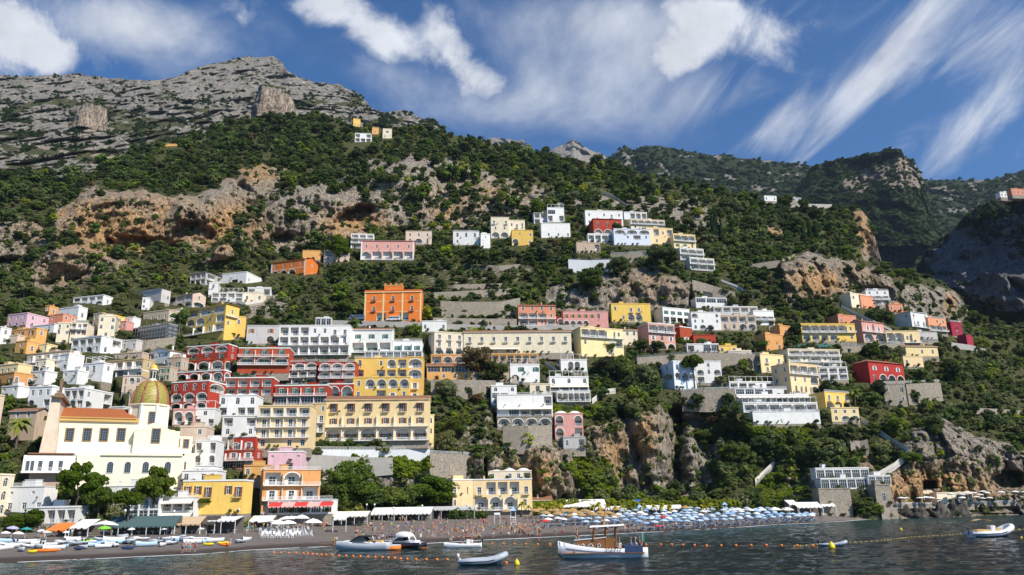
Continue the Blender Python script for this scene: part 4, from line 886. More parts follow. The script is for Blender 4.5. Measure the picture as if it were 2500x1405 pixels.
                if ch in 'dDk' and not bal:
                    bb = MB(); bb.box(cx-w_/2-.5, cx+w_/2+.5, -.85, 0.0, z0-.22, z0-.06); ob = bb.build('balcony', s.wm, root, o, rz)
                    rl = MB(); railing(rl, cx-w_/2-.45, cx+w_/2+.45, -.8, z0-.06, .9); rl.box(cx-w_/2-.49, cx-w_/2-.45, -.8, 0, z0+.76, z0+.84); rl.box(cx+w_/2+.45, cx+w_/2+.49, -.8, 0, z0+.76, z0+.84); rl.build('railing', M_rail if s.sh == 'w' else M_metal, ob)
            mb.q(m(cur, 0, zf), m(x1, 0, zf), m(x1, 0, zf+h), m(cur, 0, zf+h))
            if bal:
                bb = MB(); bb.box(x0+.1, x1-.1, -1.15, 0.0, zf-.14, zf+.02); ob = bb.build('balcony', M_trim, root, o, rz)
                rl = MB(); railing(rl, x0+.15, x1-.15, -1.08, zf+.02, .95); nn = max(1, n)
                for k in range(nn+1): xx = x0+.15+(x1-x0-.3)*k/nn; rl.box(xx-.12, xx+.12, -1.2, -1.0, zf+.02, zf+1.05)
                for k in range(1, nn): xx = x0+(x1-x0)*k/nn; rl.box(xx-.06, xx+.06, -1.0, -.01, zf+.02, zf+h*.8)
                rl.build('railing', M_rail, ob)
            if aw:
                ab = MB(); z = zf+h*.9; ab.add([Lo(x0+.2, -.02, z), Lo(x1-.2, -.02, z), Lo(x1-.2, -1.9, z-.8), Lo(x0+.2, -1.9, z-.8), Lo(x1-.2, -1.9, z-1.05), Lo(x0+.2, -1.9, z-1.05)], [(0, 1, 2, 3), (3, 2, 4, 5)]); ab.build('awning', M_awn, root)
    def roof(s, k, W_, D_, H):
        r = s.root; mb = MB()
        if k in 'FBPVU':
            mb.box(-.02, W_+.02, -.02, D_, H+.004, H+.12, 1); pz = H+.55 if k != 'B' else H+.3; T = .22
            mb.box(-.12, W_+.12, -.14, T-.14, H+.122, pz); mb.box(-.12, W_+.12, D_-T, D_, H+.122, pz); mb.box(-.12, T-.12, T-.14, D_-T, H+.122, pz); mb.box(W_-T+.12, W_+.12, T-.14, D_-T, H+.122, pz)
            rf = mb.build('roof', [s.wm if k != 'U' else M_trim, M_roofg], r)
            if k == 'B': rl = MB(); railing(rl, 0, W_, .0, pz, .9); rl.build('railing', M_rail, r)
            if k == 'P':
                pg = MB(); n = max(2, int(W_/2.5))
                for i in range(n+1): xx = .2+(W_-.4)*i/n; pg.box(xx-.07, xx+.07, .3, .44, pz, pz+2.2); pg.box(xx-.06, xx+.06, .1, min(D_, 4.5), pz+2.2, pz+2.34)
                pg.box(.1, W_-.1, .3, .44, pz+2.34, pz+2.46); pg.build('pergola', M_trim, r)
            if k == 'V':
                vb = MB(); n = max(1, round(W_/5)); 
                for i in range(n): cx = W_*(i+.5)/n; rr = W_/n*.46; vb.lathe([(rr*math.cos(a), rr*.55*math.sin(a)) for a in np.linspace(0, 1.5, 6)], (cx, min(D_*.5, rr+.5), H+.1), 14, sy=min(1.2, D_*.45/rr))
                vb.build('vault', wallmat('W'), r, smooth=True)
            # roof furniture
            q = R_.random(); n = R_.choice((0, 1, 1, 2))
            if q < .75 and W_ > 6:
                hb = MB(); a = R_.uniform(.15, .6)*W_; b = min(R_.uniform(2.2, 4), D_-2); hb.box(a, a+b, D_*.35, D_*.35+2.4, H+.12, H+1.9); hb.box(a-.1, a+b+.1, D_*.35-.1, D_*.35+2.5, H+1.9, H+2.02); hb.build('stair_head', s.wm, r)
            for _ in range(n):
                cb = MB(); a = R_.uniform(.1, .9)*W_; y = R_.uniform(.2, .8)*D_
                if R_.random() < .5: cb.box(a-.25, a+.25, y-.25, y+.25, H+.1, H+1.5); cb.box(a-.35, a+.35, y-.35, y+.35, H+1.5, H+1.62); cb.build('chimney', s.wm, r)
                else: cb.tube([(a, y, H+.1), (a, y, H+1.2)], .04, 4); cb.lathe([(.02, .0), (.28, .06), (.45, .18)], (a, y-.05, H+1.0), 10); cb.build('satellite_dish', M_trim, r, smooth=True)
        elif k in 'TGSH':
            e = .45; rs = min(W_, D_)*(.17 if k != 'S' else .22)+.3; z = H+.02
            if k == 'T':
                ix = min(D_/2, W_/2-.3); vs = [(-e, -e, z), (W_+e, -e, z), (W_+e, D_+e, z), (-e, D_+e, z), (ix, D_/2, z+rs), (W_-ix, D_/2, z+rs)]; fs = [(0, 1, 5, 4), (1, 2, 5), (2, 3, 4, 5), (3, 0, 4)]
            elif k == 'G':
                vs = [(-e, -e, z), (W_+e, -e, z), (W_+e, D_+e, z), (-e, D_+e, z), (-e, D_/2, z+rs), (W_+e, D_/2, z+rs)]; fs = [(0, 1, 5, 4), (2, 3, 4, 5)]
                s_ = MB(); s_.add([(0, 0, H), (0, D_, H), (0, D_/2, z+rs-.03), (W_, 0, H), (W_, D_, H), (W_, D_/2, z+rs-.03)], [(0, 1, 2), (3, 4, 5)]); s_.build('gable', s.wm, r)
            elif k == 'S':
                vs = [(-e, -e, z), (W_+e, -e, z), (W_+e, D_+e, z), (-e, D_+e, z), (W_/2, -e, z+rs), (W_/2, D_+e, z+rs)]; fs = [(0, 4, 5, 3), (1, 2, 5, 4)]
                s_ = MB(); s_.add([(0, 0, H), (W_, 0, H), (W_/2, 0, z+rs-.03)], [(0, 1, 2)]); s_.build('gable', s.wm, r)
            else:
                vs = [(-e, -e, z), (W_+e, -e, z), (W_+e, D_, z+rs*1.5), (-e, D_, z+rs*1.5)]; fs = [(0, 1, 2, 3)]
            vv = [(a, b, c) for a, b, c in vs]; n = len(vv); mb.add(vv, fs, 0); mb.add([(a, b, c-.16) for a, b, c in vv], fs, 1)
            mb.box(-e, W_+e, -e, -e+.08, z-.2, z-.012, 1); rf = mb.build('roof', [M_tile, s.wm], r)
            if R_.random() < .6: cb = MB(); a = R_.uniform(.2, .8)*W_; cb.box(a-.3, a+.3, D_*.5-.3, D_*.5+.3, z+rs*.5, z+rs+1.0); cb.build('chimney', s.wm, rf)
BL = []; RECT = []
def bld(a):
    """ name;x0,xc,x1,yt,yb;yaw;col;front;side;roof;label[;opts] """
    Yp = a[-1]; a = a[:-1]; x0, xc, x1, yt, yb = [float(v) for v in a[1].split(',')]; kw = {}
    for o in (a[8].split(',') if len(a) > 8 else []):
        if o: k, v = o.split('='); kw[k] = float(v) if k in ('dep', 'Y', 'found') else (v if k in ('sh', 'group') else int(v))
    kw.setdefault('Y', Yp)
    cat = {'hotel': 'hotel', 'villa': 'villa', 'palazzo': 'palazzo'}.get(a[0].split('_')[-1], 'house')
    b = Building(a[0], x0, xc, x1, yt, yb, float(a[2]), a[3], a[4], a[5], a[6], a[7], cat, **kw); BL.append(b); RECT.append((x0, yt, x1, yb, b.Y, a[7])); return b
for a in DATAL: bld(a)
# potted plants and small planting along terraces
TP = []
for b_ in BL:
    if b_.px[3] < 560: continue
    M_ = b_.root.matrix_basis; n_ = int(b_.W/3.5)+1; nf_ = max(1, b_.nf)
    for k_ in range(n_):
        if R_.random() < .55: lv = 0
        else: lv = R_.randint(0, nf_-1)
        q_ = Matrix.Translation(b_.root.location)@Matrix.Rotation(b_.rz, 4, 'Z')@Vector((R_.uniform(.3, b_.W-.3), -.55, b_.H*lv/nf_+.1)); TP.append((tuple(q_), R_.uniform(.5, 1.0) if lv else R_.uniform(.8, 1.9)))
# ================================================================ CHURCH
def px2l(root_p, rz):
    pass
CO = P(92, 1192, 205.0); crz = rad(25); church = thing('church', CO, 'big cream church with yellow green tiled dome and orange nave roof at the left', 'church', None, crz)
M_ch = mat('church_plaster', (.86, .80, .60), .9, .06, .4, .1, stain=.12); M_chw = mat('church_white_plaster', (.86, .83, .74), .9, .05, .4, .1, stain=.15); M_br = stonemat('brown_stone_trim', (.30, .19, .11), (.36, .24, .15), 2.5)
KS = 205.0/FP*1.045
def cl(px, py, y=0.0):
    """pixel to church local x,z on the plane y metres behind the front"""
    cx, sx = math.cos(crz), math.sin(crz); d = ray(px, py); n = np.array([-sx, cx, 0]); o = CO-np.array([0, 0, CH]); t_ = ((o@n)+y)/(d@n); p = d*t_-o
    return float(p@np.array([cx, sx, 0])), float(p[2])
def chbox(name, x0, x1, yt, yb, y, dep, m, parent=church, mi=0, mb=None):
    own = mb is None; mb = mb or MB(); a, z0 = cl(x0, yb, y); b, _ = cl(x1, yb, y); _, z1 = cl((x0+x1)/2, yt, y); mb.box(a, b, y, y+dep, z0, z1, mi)
    return mb.build(name, m, parent) if own else mb
def cwin(x0, x1, yt, yb, y, arch, brown, pane_col=None):
    a, z0 = cl(x0, yb, y); b, _ = cl(x1, yb, y); _, z1 = cl((x0+x1)/2, yt, y); w_, h_ = b-a, z1-z0; cx = (a+b)/2; f = MB(); e = .32 if brown else .12; yy = -.16
    if not arch:
        for q in ((-w_/2-e, -w_/2, -e, h_+e), (w_/2, w_/2+e, -e, h_+e), (-w_/2, w_/2, h_, h_+e), (-w_/2, w_/2, -e, 0)): f.box(q[0], q[1], yy, .05, q[2], q[3])
    else:
        r = w_/2; K = 8; f.box(-r-e, -r, yy, .05, 0, h_-r); f.box(r, r+e, yy, .05, 0, h_-r); f.box(-r-e, r+e, yy, .05, -e, 0)
        for k in range(K):
            t0, t1 = math.pi*k/K, math.pi*(k+1)/K; P_ = lambda rr, t: (-rr*math.cos(t), yy, h_-r+rr*math.sin(t)); f.q(P_(r, t0), P_(r, t1), P_(r+e, t1), P_(r+e, t0))
    o = f.build('window', M_br if brown else M_trim, church, (cx, y, z0)); p = MB()
    if arch: r = w_/2; p.add([(-r, -.03, 0), (r, -.03, 0)]+[(r*math.cos(math.pi*k/8), -.03, h_-r+r*math.sin(math.pi*k/8)) for k in range(9)], [tuple(range(11))])
    else: p.q((-w_/2, -.03, 0), (w_/2, -.03, 0), (w_/2, -.03, h_), (-w_/2, -.03, h_))
    p.build('pane', M_glass, o); g = MB()
    for i in range(1, 3): g.box(-w_/2+w_*i/3-.03, -w_/2+w_*i/3+.03, -.07, -.035, 0, h_*.93)
    for i in range(1, 5): g.box(-w_/2, w_/2, -.075, -.04, h_*i/5-.03, h_*i/5+.03)
    g.build('glazing_bars', M_metal, o)
chbox('aisle', 178, 444, 1112, 1192, 0, 9, M_ch); chbox('plinth', 176, 470, 1190, 1214, -.2, 9, M_chw)
chbox('aisle_cornice', 247, 446, 1107, 1112, -.5, 9, M_ch); chbox('upper_aisle', 104, 340, 1085, 1112, 3.5, 8, M_chw); chbox('nave', 104, 345, 1024, 1086, 5, 12, M_ch)
chbox('nave_cornice', 104, 340, 1019, 1026, 4.4, 1, mat('ochre_cornice', (.62, .40, .14), .8, .1, 2))
a, z = cl(118, 1019, 4.3); b, _ = cl(330, 1019, 4.3); mb = MB(); hh = cl(220, 997, 12)[1]; mb.q((a, 4.2, z), (b+.5, 4.2, z), (b-1.5, 12, hh), (a, 12, hh)); mb.q((a, 12, hh), (b-1.5, 12, hh), (b+.5, 20, z), (a, 20, z)); mb.build('nave_roof', M_otile, church)
for x in (125, 168, 211, 252, 294): cwin(x-8, x+8, 1048, 1076, 5, 0, 1)
for x in (267, 310, 354, 408): cwin(x-7.5, x+7.5, 1128, 1155, 0, 1, 0)
chbox('transept', 322, 434, 1052, 1108, 2.2, 12, M_ch); cwin(371, 387, 1049, 1080, 2.2, 0, 1)
a, z = cl(328, 1052, 2.2); b, _ = cl(428, 1052, 2.2); mb = MB(); K = 14; w_ = b-a; pr = lambda t: (1.9*math.sin(math.pi*min(1, max(0, (t-.12)/.76)))**1.3)
for k in range(K):
    t0, t1 = k/K, (k+1)/K; q = [(a+w_*t0, 2.2, z), (a+w_*t1, 2.2, z), (a+w_*t1, 2.2, z+.4+pr(t1)), (a+w_*t0, 2.2, z+.4+pr(t0))]; mb.q(*q); r2 = [(x, 14, zz) for x, _, zz in q]; mb.q(q[3], q[2], r2[2], r2[3])
mb.build('pediment', M_ch, church)
mb = MB(); chbox('', 86, 112, 968, 1192, 0, 0, M_chw, mb=mb); a, z0 = cl(88, 1192, 0); b, _ = cl(110, 1192, 0); _, z1 = cl(100, 966, 2); mb = MB()
mb.add([(a-1.2, 0, z0), (b+1.6, 0, z0), (b+.3, 2, z1), (a+.3, 2, z1), (a-1.2, 22, z0), (b+1.6, 22, z0), (b+.5, 20, z1), (a+1.5, 20, z1)], [(0, 1, 2, 3), (1, 5, 6, 2), (5, 4, 7, 6), (4, 0, 3, 7), (3, 2, 6, 7)]); mb.build('front_wall', mat('weathered_front', (.70, .58, .44), .9, .2, .4, .2, stain=.6), church)
mb = MB(); mb.box(a+.9, b+.9, 1.2, 21, z1, z1+.7); mb.box(a+.2, b+1.2, .6, 21.6, z1-.5, z1-.002); mb.box(b-.4, b+.3, 3, 4, z1+.7, z1+5); mb.build('front_cornice', M_br, church)
chbox('annex', 52, 178, 1112, 1154, -2.5, 6, M_chw); chbox('annex_balcony', 50, 176, 1151, 1155, -4, 2.2, M_trim); mb = MB(); a, z = cl(83, 1152, -3.9); b, z2 = cl(173, 1152, -3.9); railing(mb, a, b, -3.9, z, 1.1); mb.build('railing', M_rail, church)
for x in (66, 76, 96, 122, 146): cwin(x-5, x+5, 1126, 1150, -2.5, 0, 0)
chbox('annex_base', 66, 150, 1155, 1192, -1.8, 5, mat('brown_plaster', (.45, .33, .25), .9, .2, .5, .1))
mb = MB(); a, z = cl(68, 1108, -2.6); b, _ = cl(180, 1108, -2.6); mb.box(a, b, -2.8, 4, z-.15, z+.25); mb.build('tile_edge', M_tile, church)
chbox('right_wing', 428, 467, 1066, 1108, 4, 8, M_ch); chbox('right_base', 443, 470, 1107, 1192, 2, 9, M_ch); cwin(449, 458, 1075, 1092, 4, 0, 1); cwin(431, 436, 1074, 1090, 4, 0, 1); cwin(444, 450, 1130, 1152, 2, 0, 1)
# drum, dome and lantern
yd = 10.5; ax, zb_ = cl(365, 1056, yd-6); _, zt = cl(365, 984, yd-6); R0_ = (cl(412, 1000, yd)[0]-cl(316, 1000, yd)[0])/2; ax = (cl(412, 1000, yd)[0]+cl(316, 1000, yd)[0])/2
mb = MB(); mb.lathe([(R0_*1.02, zb_-3), (R0_*1.02, zt-.6), (R0_*1.10, zt-.4), (R0_*1.10, zt)], (ax, yd, 0), 8, ph=math.pi/8)
dr = mb.build('drum', M_ch, church)
for an in (22.5, 67.5, 112.5, 157.5, 202.5, 247.5, 292.5, 337.5):
    q = rad(an); bx, by = ax+R0_*math.cos(q), yd+R0_*math.sin(q)
    m2 = MB(); m2.tube([(bx, by, zb_-3), (bx, by, zt-.5)], .55, 4); m2.build('pilaster', M_chw, dr)
_, za = cl(370, 1034, yd-R0_); _, zc = cl(370, 1008, yd-R0_); 
cwin(364, 376, 1008, 1033, yd-R0_*.96, 0, 1)
_, zd = cl(363, 984, yd); _, ze = cl(363, 925, yd); hd = ze-zd
M_dome = mat('dome_tiles', (.50, .40, .09), .5, .25, 3, 0, spec=.5); t = NT(M_dome.node_tree); bs = M_dome.node_tree.nodes['Principled BSDF']; oc = t.n('ShaderNodeTexCoord').outputs['Object']
ck = t.n('ShaderNodeTexChecker', {'Vector': t.n('ShaderNodeMapping', {'Vector': oc, 'Rotation': (.4, .3, .78)}).outputs[0], 'Scale': 1.9}).outputs[1]; t.t.links.new(t.mix(ck, (.46, .33, .06), (.20, .21, .055)), bs.inputs['Base Color'])
prof = [(R0_*1.0*math.cos(t_)**.86, zt+hd*1.02*math.sin(t_)) for t_ in np.linspace(0, 1.46, 12)]
mb = MB(); mb.lathe([(p[0]*1.0, p[1]) for p in prof], (ax, yd, 0), 32); dome = mb.build('dome', M_dome, church, smooth=True)
M_rib = mat('dome_rib_tiles', (.30, .10, .06), .5, .4, 6)
for k in range(8):
    q = rad(22.5+45*k); m2 = MB(); pts = [(ax+(p[0]+.06)*math.cos(q), yd+(p[0]+.06)*math.sin(q), p[1]) for p in prof]; m2.tube(pts, [.38-.018*i for i in range(len(pts))], 5); m2.build('rib', M_rib, dome)
rl_ = R0_*.19; zl = prof[-1][1]-.3; mb = MB(); mb.lathe([(rl_*1.35, zl), (rl_*1.35, zl+.5), (rl_, zl+.5), (rl_, zl+3.4), (rl_*1.4, zl+3.5), (rl_*1.4, zl+3.8)], (ax, yd, 0), 10); lan = mb.build('lantern', M_ch, church)
mb = MB(); mb.lathe([(rl_*1.2*math.cos(t_), zl+3.8+rl_*1.5*math.sin(t_)) for t_ in np.linspace(0, 1.5, 6)]+[(.12, zl+3.8+rl_*1.7), (.05, zl+6.6)], (ax, yd, 0), 12); mb.build('lantern_cap', mat('lantern_cap_tiles', (.70, .48, .10), .4, .2, 4), lan, smooth=True)
for q in (-1.2, -.4, -2.0): m2 = MB(); cx, cy = ax+rl_*1.01*math.cos(q), yd+rl_*1.01*math.sin(q); m2.box(-.3, .3, -.03, .03, 0, 2.0); m2.build('lantern_window', M_glass, lan, (cx, cy, zl+1.0), q+math.pi/2)
RECT.append((45, 900, 470, 1190, 205, 'the church')); RECT.append((312, 890, 414, 1060, 215, 'the tiled dome'))
# ================================================================ WALLS, ROADS, STAIRS
def wallthing(label, pts, hpx, thick=.6, m=None, name='stone_wall', top=None, arches=0, group=None, dnz=2.5):
    """retaining wall following pixels (px, py of its foot); hpx its height in px"""
    m = m or M_stone; g = [hill_at(px, py)+np.array([0, -1.2, 0]) for px, py in pts]; o = thing(name, g[0], label, name.replace('_', ' '), group); o0 = g[0]
    hs = [h*float(p[1])/FP*1.04 for h, p in zip(hpx if hasattr(hpx, '__len__') else [hpx]*len(g), g)]; w = MB()
    for i in range(len(g)-1):
        a, b = g[i]-o0, g[i+1]-o0; n = np.array([0, thick, 0]); A, B = np.array([0, 0, hs[i]]), np.array([0, 0, hs[i+1]]); dn = np.array([0, 0, -dnz])
        w.add([a+dn, b+dn, b+B, a+A, a+n+dn, b+n+dn, b+B+n, a+A+n], [(0, 1, 2, 3), (5, 4, 7, 6), (3, 2, 6, 7), (0, 3, 7, 4), (1, 5, 6, 2)])
    wo = w.build('wall_face', m, o)
    if top:
        t_ = MB()
        for i in range(len(g)-1):
            a, b = g[i]-o0+np.array([0, .1, hs[i]]), g[i+1]-o0+np.array([0, .1, hs[i+1]]); L = np.linalg.norm(b-a); n = max(2, int(L/.5))
            for hh_ in (.9, .45): t_.tube([a+[0, 0, hh_], b+[0, 0, hh_]], .05, 4)
            for k in range(n+1): p = a+(b-a)*k/n; t_.box(p[0]-.05, p[0]+.05, p[1]-.05, p[1]+.05, p[2], p[2]+.92)
        t_.build('railing', M_rail if top == 1 else M_metal, o)
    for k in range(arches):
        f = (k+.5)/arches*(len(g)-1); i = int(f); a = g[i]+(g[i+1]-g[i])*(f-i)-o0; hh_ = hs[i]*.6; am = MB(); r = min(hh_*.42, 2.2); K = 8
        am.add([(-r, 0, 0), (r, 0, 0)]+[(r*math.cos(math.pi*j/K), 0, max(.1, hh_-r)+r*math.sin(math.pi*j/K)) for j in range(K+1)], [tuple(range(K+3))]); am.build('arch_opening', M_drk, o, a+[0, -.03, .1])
    return o
M_conc = mat('old_render', (.38, .36, .33), .95, .25, .5, .4, stain=.6); M_ww = mat('whitewashed_wall', (.66, .68, .70), .9, .08, .5, .2, stain=.4)
wallthing('pale retaining wall of the coast road under the orange palazzo', [(790, 793), (880, 795), (960, 797), (1030, 798)], 10, m=M_conc, name='road_wall')
wallthing('pale retaining wall of the coast road above the long tile roof', [(1090, 802), (1200, 804), (1300, 806), (1400, 803), (1480, 800)], 9, m=M_conc, name='road_wall')
for i, (lab, p, h) in enumerate([('topmost short garden wall of the dry terraces', [(1108, 708), (1200, 706), (1242, 704)], 12), ('second garden wall of the dry terraces', [(1060, 728), (1150, 724), (1252, 718)], 13), ('tall curved garden wall in the middle of the dry terraces', [(1076, 760), (1130, 762), (1220, 762), (1270, 752)], 24),
    ('lower garden wall of the dry terraces above the garages', [(1078, 776), (1160, 778), (1256, 776)], 14), ('lowest wall of the dry terraces with dark garage arches', [(1058, 797), (1150, 799), (1262, 800)], 20)]): wallthing(lab, p, h, arches=5 if i == 4 else 0, group='garden walls of the dry terraces')
wallthing('long stone wall holding up the small square with arches', [(1556, 905), (1620, 908), (1700, 908), (1790, 906), (1862, 898)], [30, 38, 44, 42, 30], arches=4, top=2)
wallthing('rubble wall below the white umbrella pine villa', [(1664, 992), (1720, 994), (1796, 992)], [34, 40, 40], top=1)
wallthing('white wall of a pool terrace on the upper slope', [(1388, 662), (1440, 664), (1496, 660)], [28, 28, 26], m=M_ww, name='pool_wall', top=2)
wallthing('stone wall under the pale villa of the upper hamlet', [(1490, 640), (1530, 640), (1580, 634)], 20, top=1)
wallthing('whitewashed parapet wall under the long cream hotel', [(740, 1116), (850, 1117), (950, 1117), (1050, 1116)], 17, m=M_ww, name='terrace_wall', top=1)
wallthing('tall grey retaining wall below the whitewashed parapet', [(742, 1152), (800, 1154), (880, 1150), (960, 1142)], [38, 38, 30, 22], m=M_conc)
wallthing('rubble wall with a white fence left of the cliff top white villa', [(1050, 1168), (1130, 1172), (1186, 1166)], [56, 56, 50], top=1)
wallthing('tall rubble wall with two arched gates among gardens', [(1052, 972), (1120, 974), (1210, 972)], [42, 44, 40], arches=4)
wallthing('high rubble wall under the arched base of the white villa', [(1228, 1092), (1290, 1094), (1348, 1086)], [48, 50, 44])
wallthing('curving stone wall under the scaffolded house', [(296, 856), (360, 858), (428, 850)], 26)
wallthing('stone wall with balustrade below the dark red villa', [(2150, 948), (2220, 946), (2292, 942)], [10, 10, 9], top=1)
wallthing('leaning stone wall between ivy beside the rough stone house', [(2216, 985), (2262, 984), (2300, 978)], [44, 46, 40])
wallthing('long ramp wall descending at the outer right spur', [(2320, 845), (2370, 852), (2420, 866)], 8, m=M_conc)
wallthing('stone wall below the cafe tables of the right hillside', [(2050, 858), (2120, 854), (2200, 850), (2290, 846)], [10, 10, 12, 12], top=2)
wallthing('upper terrace wall on the right hand slope', [(1690, 702), (1740, 716), (1795, 732)], 18); wallthing('lower terrace wall on the right hand slope', [(1690, 726), (1740, 736), (1770, 744)], 20)
wallthing('broken garden wall above the dry terraces', [(1150, 656), (1220, 660), (1270, 656)], 10); wallthing('dark stone wall at the gate of the cemetery slope', [(1830, 655), (1900, 645), (1940, 630)], 8)
wallthing('pale ledge wall in front of the wooded headland', [(1925, 506), (1970, 504), (2030, 505)], 5, m=M_conc)
wallthing('stone wall with vines at the far right slope', [(2380, 1006), (2440, 1008), (2490, 1012)], 8); wallthing('ruined arches in the cliff near the cliff restaurant', [(2076, 1108), (2100, 1110), (2120, 1106)], 30, arches=2, name='ruined_arches')
# long stairs
def ribbon(name, label, pts, wpx, m, cat):
    g = [hill_at(px, py)+np.array([0, -1.0, .2]) for px, py in pts]; o = thing(name, g[0], label, cat)
    for (xa, ya), (xb, yb2) in zip(pts[:-1], pts[1:]):
        for q_ in (0, .25, .5, .75): RECT.append((xa+(xb-xa)*q_-4, ya+(yb2-ya)*q_-7, xa+(xb-xa)*q_+8, ya+(yb2-ya)*q_+3, float(g[0][1]), label))
    mb = MB(); r = MB()
    for i in range(len(g)-1):
        a, b = g[i]-g[0], g[i+1]-g[0]; n = np.array([0, 2.4, .35]); up = np.array([0, 0, 1.5]); dn = np.array([0, 0, -2.0])
        L = max(2, int(np.linalg.norm(b-a)/.8))
        for k in range(L):
            p = a+(b-a)*k/L; q = a+(b-a)*(k+1)/L; zz = max(p[2], q[2]); mb.q((p[0], p[1], zz), (q[0], q[1], zz), (q[0], q[1]+2.2, zz+.1), (p[0], p[1]+2.2, zz+.1)); mb.q((p[0], p[1]-.02, zz-1.6), (q[0], q[1]-.02, zz-1.6), (q[0], q[1]-.02, zz), (p[0], p[1]-.02, zz))
        r.add([a, b, b+up, a+up, a+[0, -.25, 0], b+[0, -.25, 0], b+up+[0, -.25, 0], a+up+[0, -.25, 0]], [(0, 1, 2, 3), (4, 5, 6, 7), (3, 2, 6, 7)])
    mb.build('steps', m, o); r.build('parapet', mat('pale_parapet', (.62, .58, .52), .9, .12, 1), o); return o
ribbon('stairs', 'long pale stairs winding down the cliff behind the cliff restaurant', [(2100, 1026), (2118, 1038), (2142, 1056), (2172, 1078), (2203, 1096), (2216, 1102), (2204, 1122), (2180, 1142), (2144, 1162)], 8, mat('pale_steps', (.55, .52, .47), .9, .15, 1, .2), 'stairs')
ribbon('stairs', 'white fenced stairs in the ivy above the salmon cliff house', [(1445, 984), (1465, 968), (1482, 960), (1502, 958)], 6, mat('pale_steps', (.55, .52, .47)), 'stairs')
ribbon('stairs', 'rough stone stairs in the dark gully left of the cliff restaurant', [(1842, 1180), (1862, 1160), (1888, 1136)], 6, mat('grey_steps', (.32, .30, .27), .9, .2, 1), 'stairs')
for i_, (pts_, lab_) in enumerate([([(2052, 752), (2090, 772), (2130, 790), (2176, 812)], 'dark stone steps descending the right slope below the cliff foot houses'), ([(1330, 890), (1352, 905), (1372, 925)], 'pale garden stairs beside the house with cream awnings'), ([(560, 735), (600, 748), (640, 742)], 'pale path across the slope above the tall yellow house'), ([(1760, 690), (1800, 705), (1840, 730)], 'zigzag path between terrace walls on the upper right'), ([(1290, 480), (1330, 500), (1380, 505)], 'pale footpath across the high slope above the small white houses'), ([(1460, 470), (1500, 485), (1530, 505)], 'bright scree path above the wide white house of the upper hamlet')]):
    ribbon('footpath', lab_, pts_, 5, mat('path_earth', (.42, .36, .27), .95, .2, 1, .2), 'path')
# scaffolding
sc_ = [b for b in BL if b.root.name.startswith('scaffolded')][0]; mb = MB()
for side in (0, 1):
    L = sc_.W if side == 0 else sc_.D; n = max(2, int(L/1.8))
    for lv in range(5):
        z = sc_.H*lv/4
        for off in (-1.3, -.3):
            if side == 0: mb.box(-.5, L+1.3, off-.04, off+.04, z-.04, z+.04); 
            else: mb.box(sc_.W-off-.04, sc_.W-off+.04, -1.3, L, z-.04, z+.04)
        if side == 0 and lv: mb.box(-.4, L+1.2, -1.25, -.35, z-.14, z-.06)
        elif lv: mb.box(sc_.W+.35, sc_.W+1.25, -.3, L, z-.14, z-.06)
    for k in range(n+1):
        q = L*k/n
        if side == 0: mb.box(q-.05, q+.05, -1.35, -1.25, -2, sc_.H+1)
        else: mb.box(sc_.W+1.25, sc_.W+1.35, q-.05, q+.05, -2, sc_.H+1)
tg = thing('scaffolding', sc_.root.location, 'grey steel scaffolding wrapped round the house under construction', 'scaffolding', None, sc_.rz); mb.build('poles', mat('scaffold_steel', (.45, .46, .47), .4, .1, 1, metal=.5), tg)
# coast road vehicles
def vehicle(kind, label, px, py, L, Hh, Wd, col, rz=0):
    p = hill_at(px, py)+np.array([0, -1.8, .3]); o = thing(kind, p, label, kind.replace('_', ' '), None, rz); m = mat('paint_'+kind+'%d' % int(col[0]*99), col, .3, .04, 1, spec=.6); b = MB(); n = 7
    pr = [(0, .35), (0, .8), (.06, .95*Hh*.55), (.16, Hh), (.95, Hh), (1.0, Hh*.9), (1.0, .35)] if kind != 'car' else [(0, .35), (0, .75), (.22, .85), (.36, Hh), (.78, Hh), (.95, .9), (1.0, .35)]
    vs = [((x-.5)*L, -Wd/2, z) for x, z in pr]+[((x-.5)*L, Wd/2, z) for x, z in pr]; b.add(vs, [tuple(range(n)), tuple(range(n, 2*n))[::-1]]+[(i, (i+1) % n, n+(i+1) % n, n+i) for i in range(n)]); b.build('body', m, o)
    g = MB(); 
    for k in range(5 if kind != 'car' else 2): x0_ = -L*.38+k*L*.165 if kind != 'car' else -L*.15+k*L*.2; g.box(x0_, x0_+L*.145 if kind != 'car' else x0_+L*.17, -Wd/2-.015, -Wd/2, Hh*.55, Hh*.86)
    for ob in [g.build('side_windows', M_glass, o)]: pass
    for x_ in (-L*.32, L*.30):
        w_ = MB(); w_.tube([(x_, -Wd/2-.03, .36), (x_, -Wd/2+.2, .36)], .36, 12); w_.build('wheel', M_drk, o)
vehicle('minibus', 'dark blue minibus on the coast road left of the orange palazzo', 872, 786, 8.5, 2.7, 2.3, (.10, .14, .22)); vehicle('van', 'silver van with side windows parked before the orange palazzo', 962, 788, 7.0, 2.5, 2.1, (.6, .62, .64)); vehicle('car', 'white hatchback on the coast road below the garage arches', 1172, 796, 6.0, 1.9, 2.0, (.75, .75, .76))
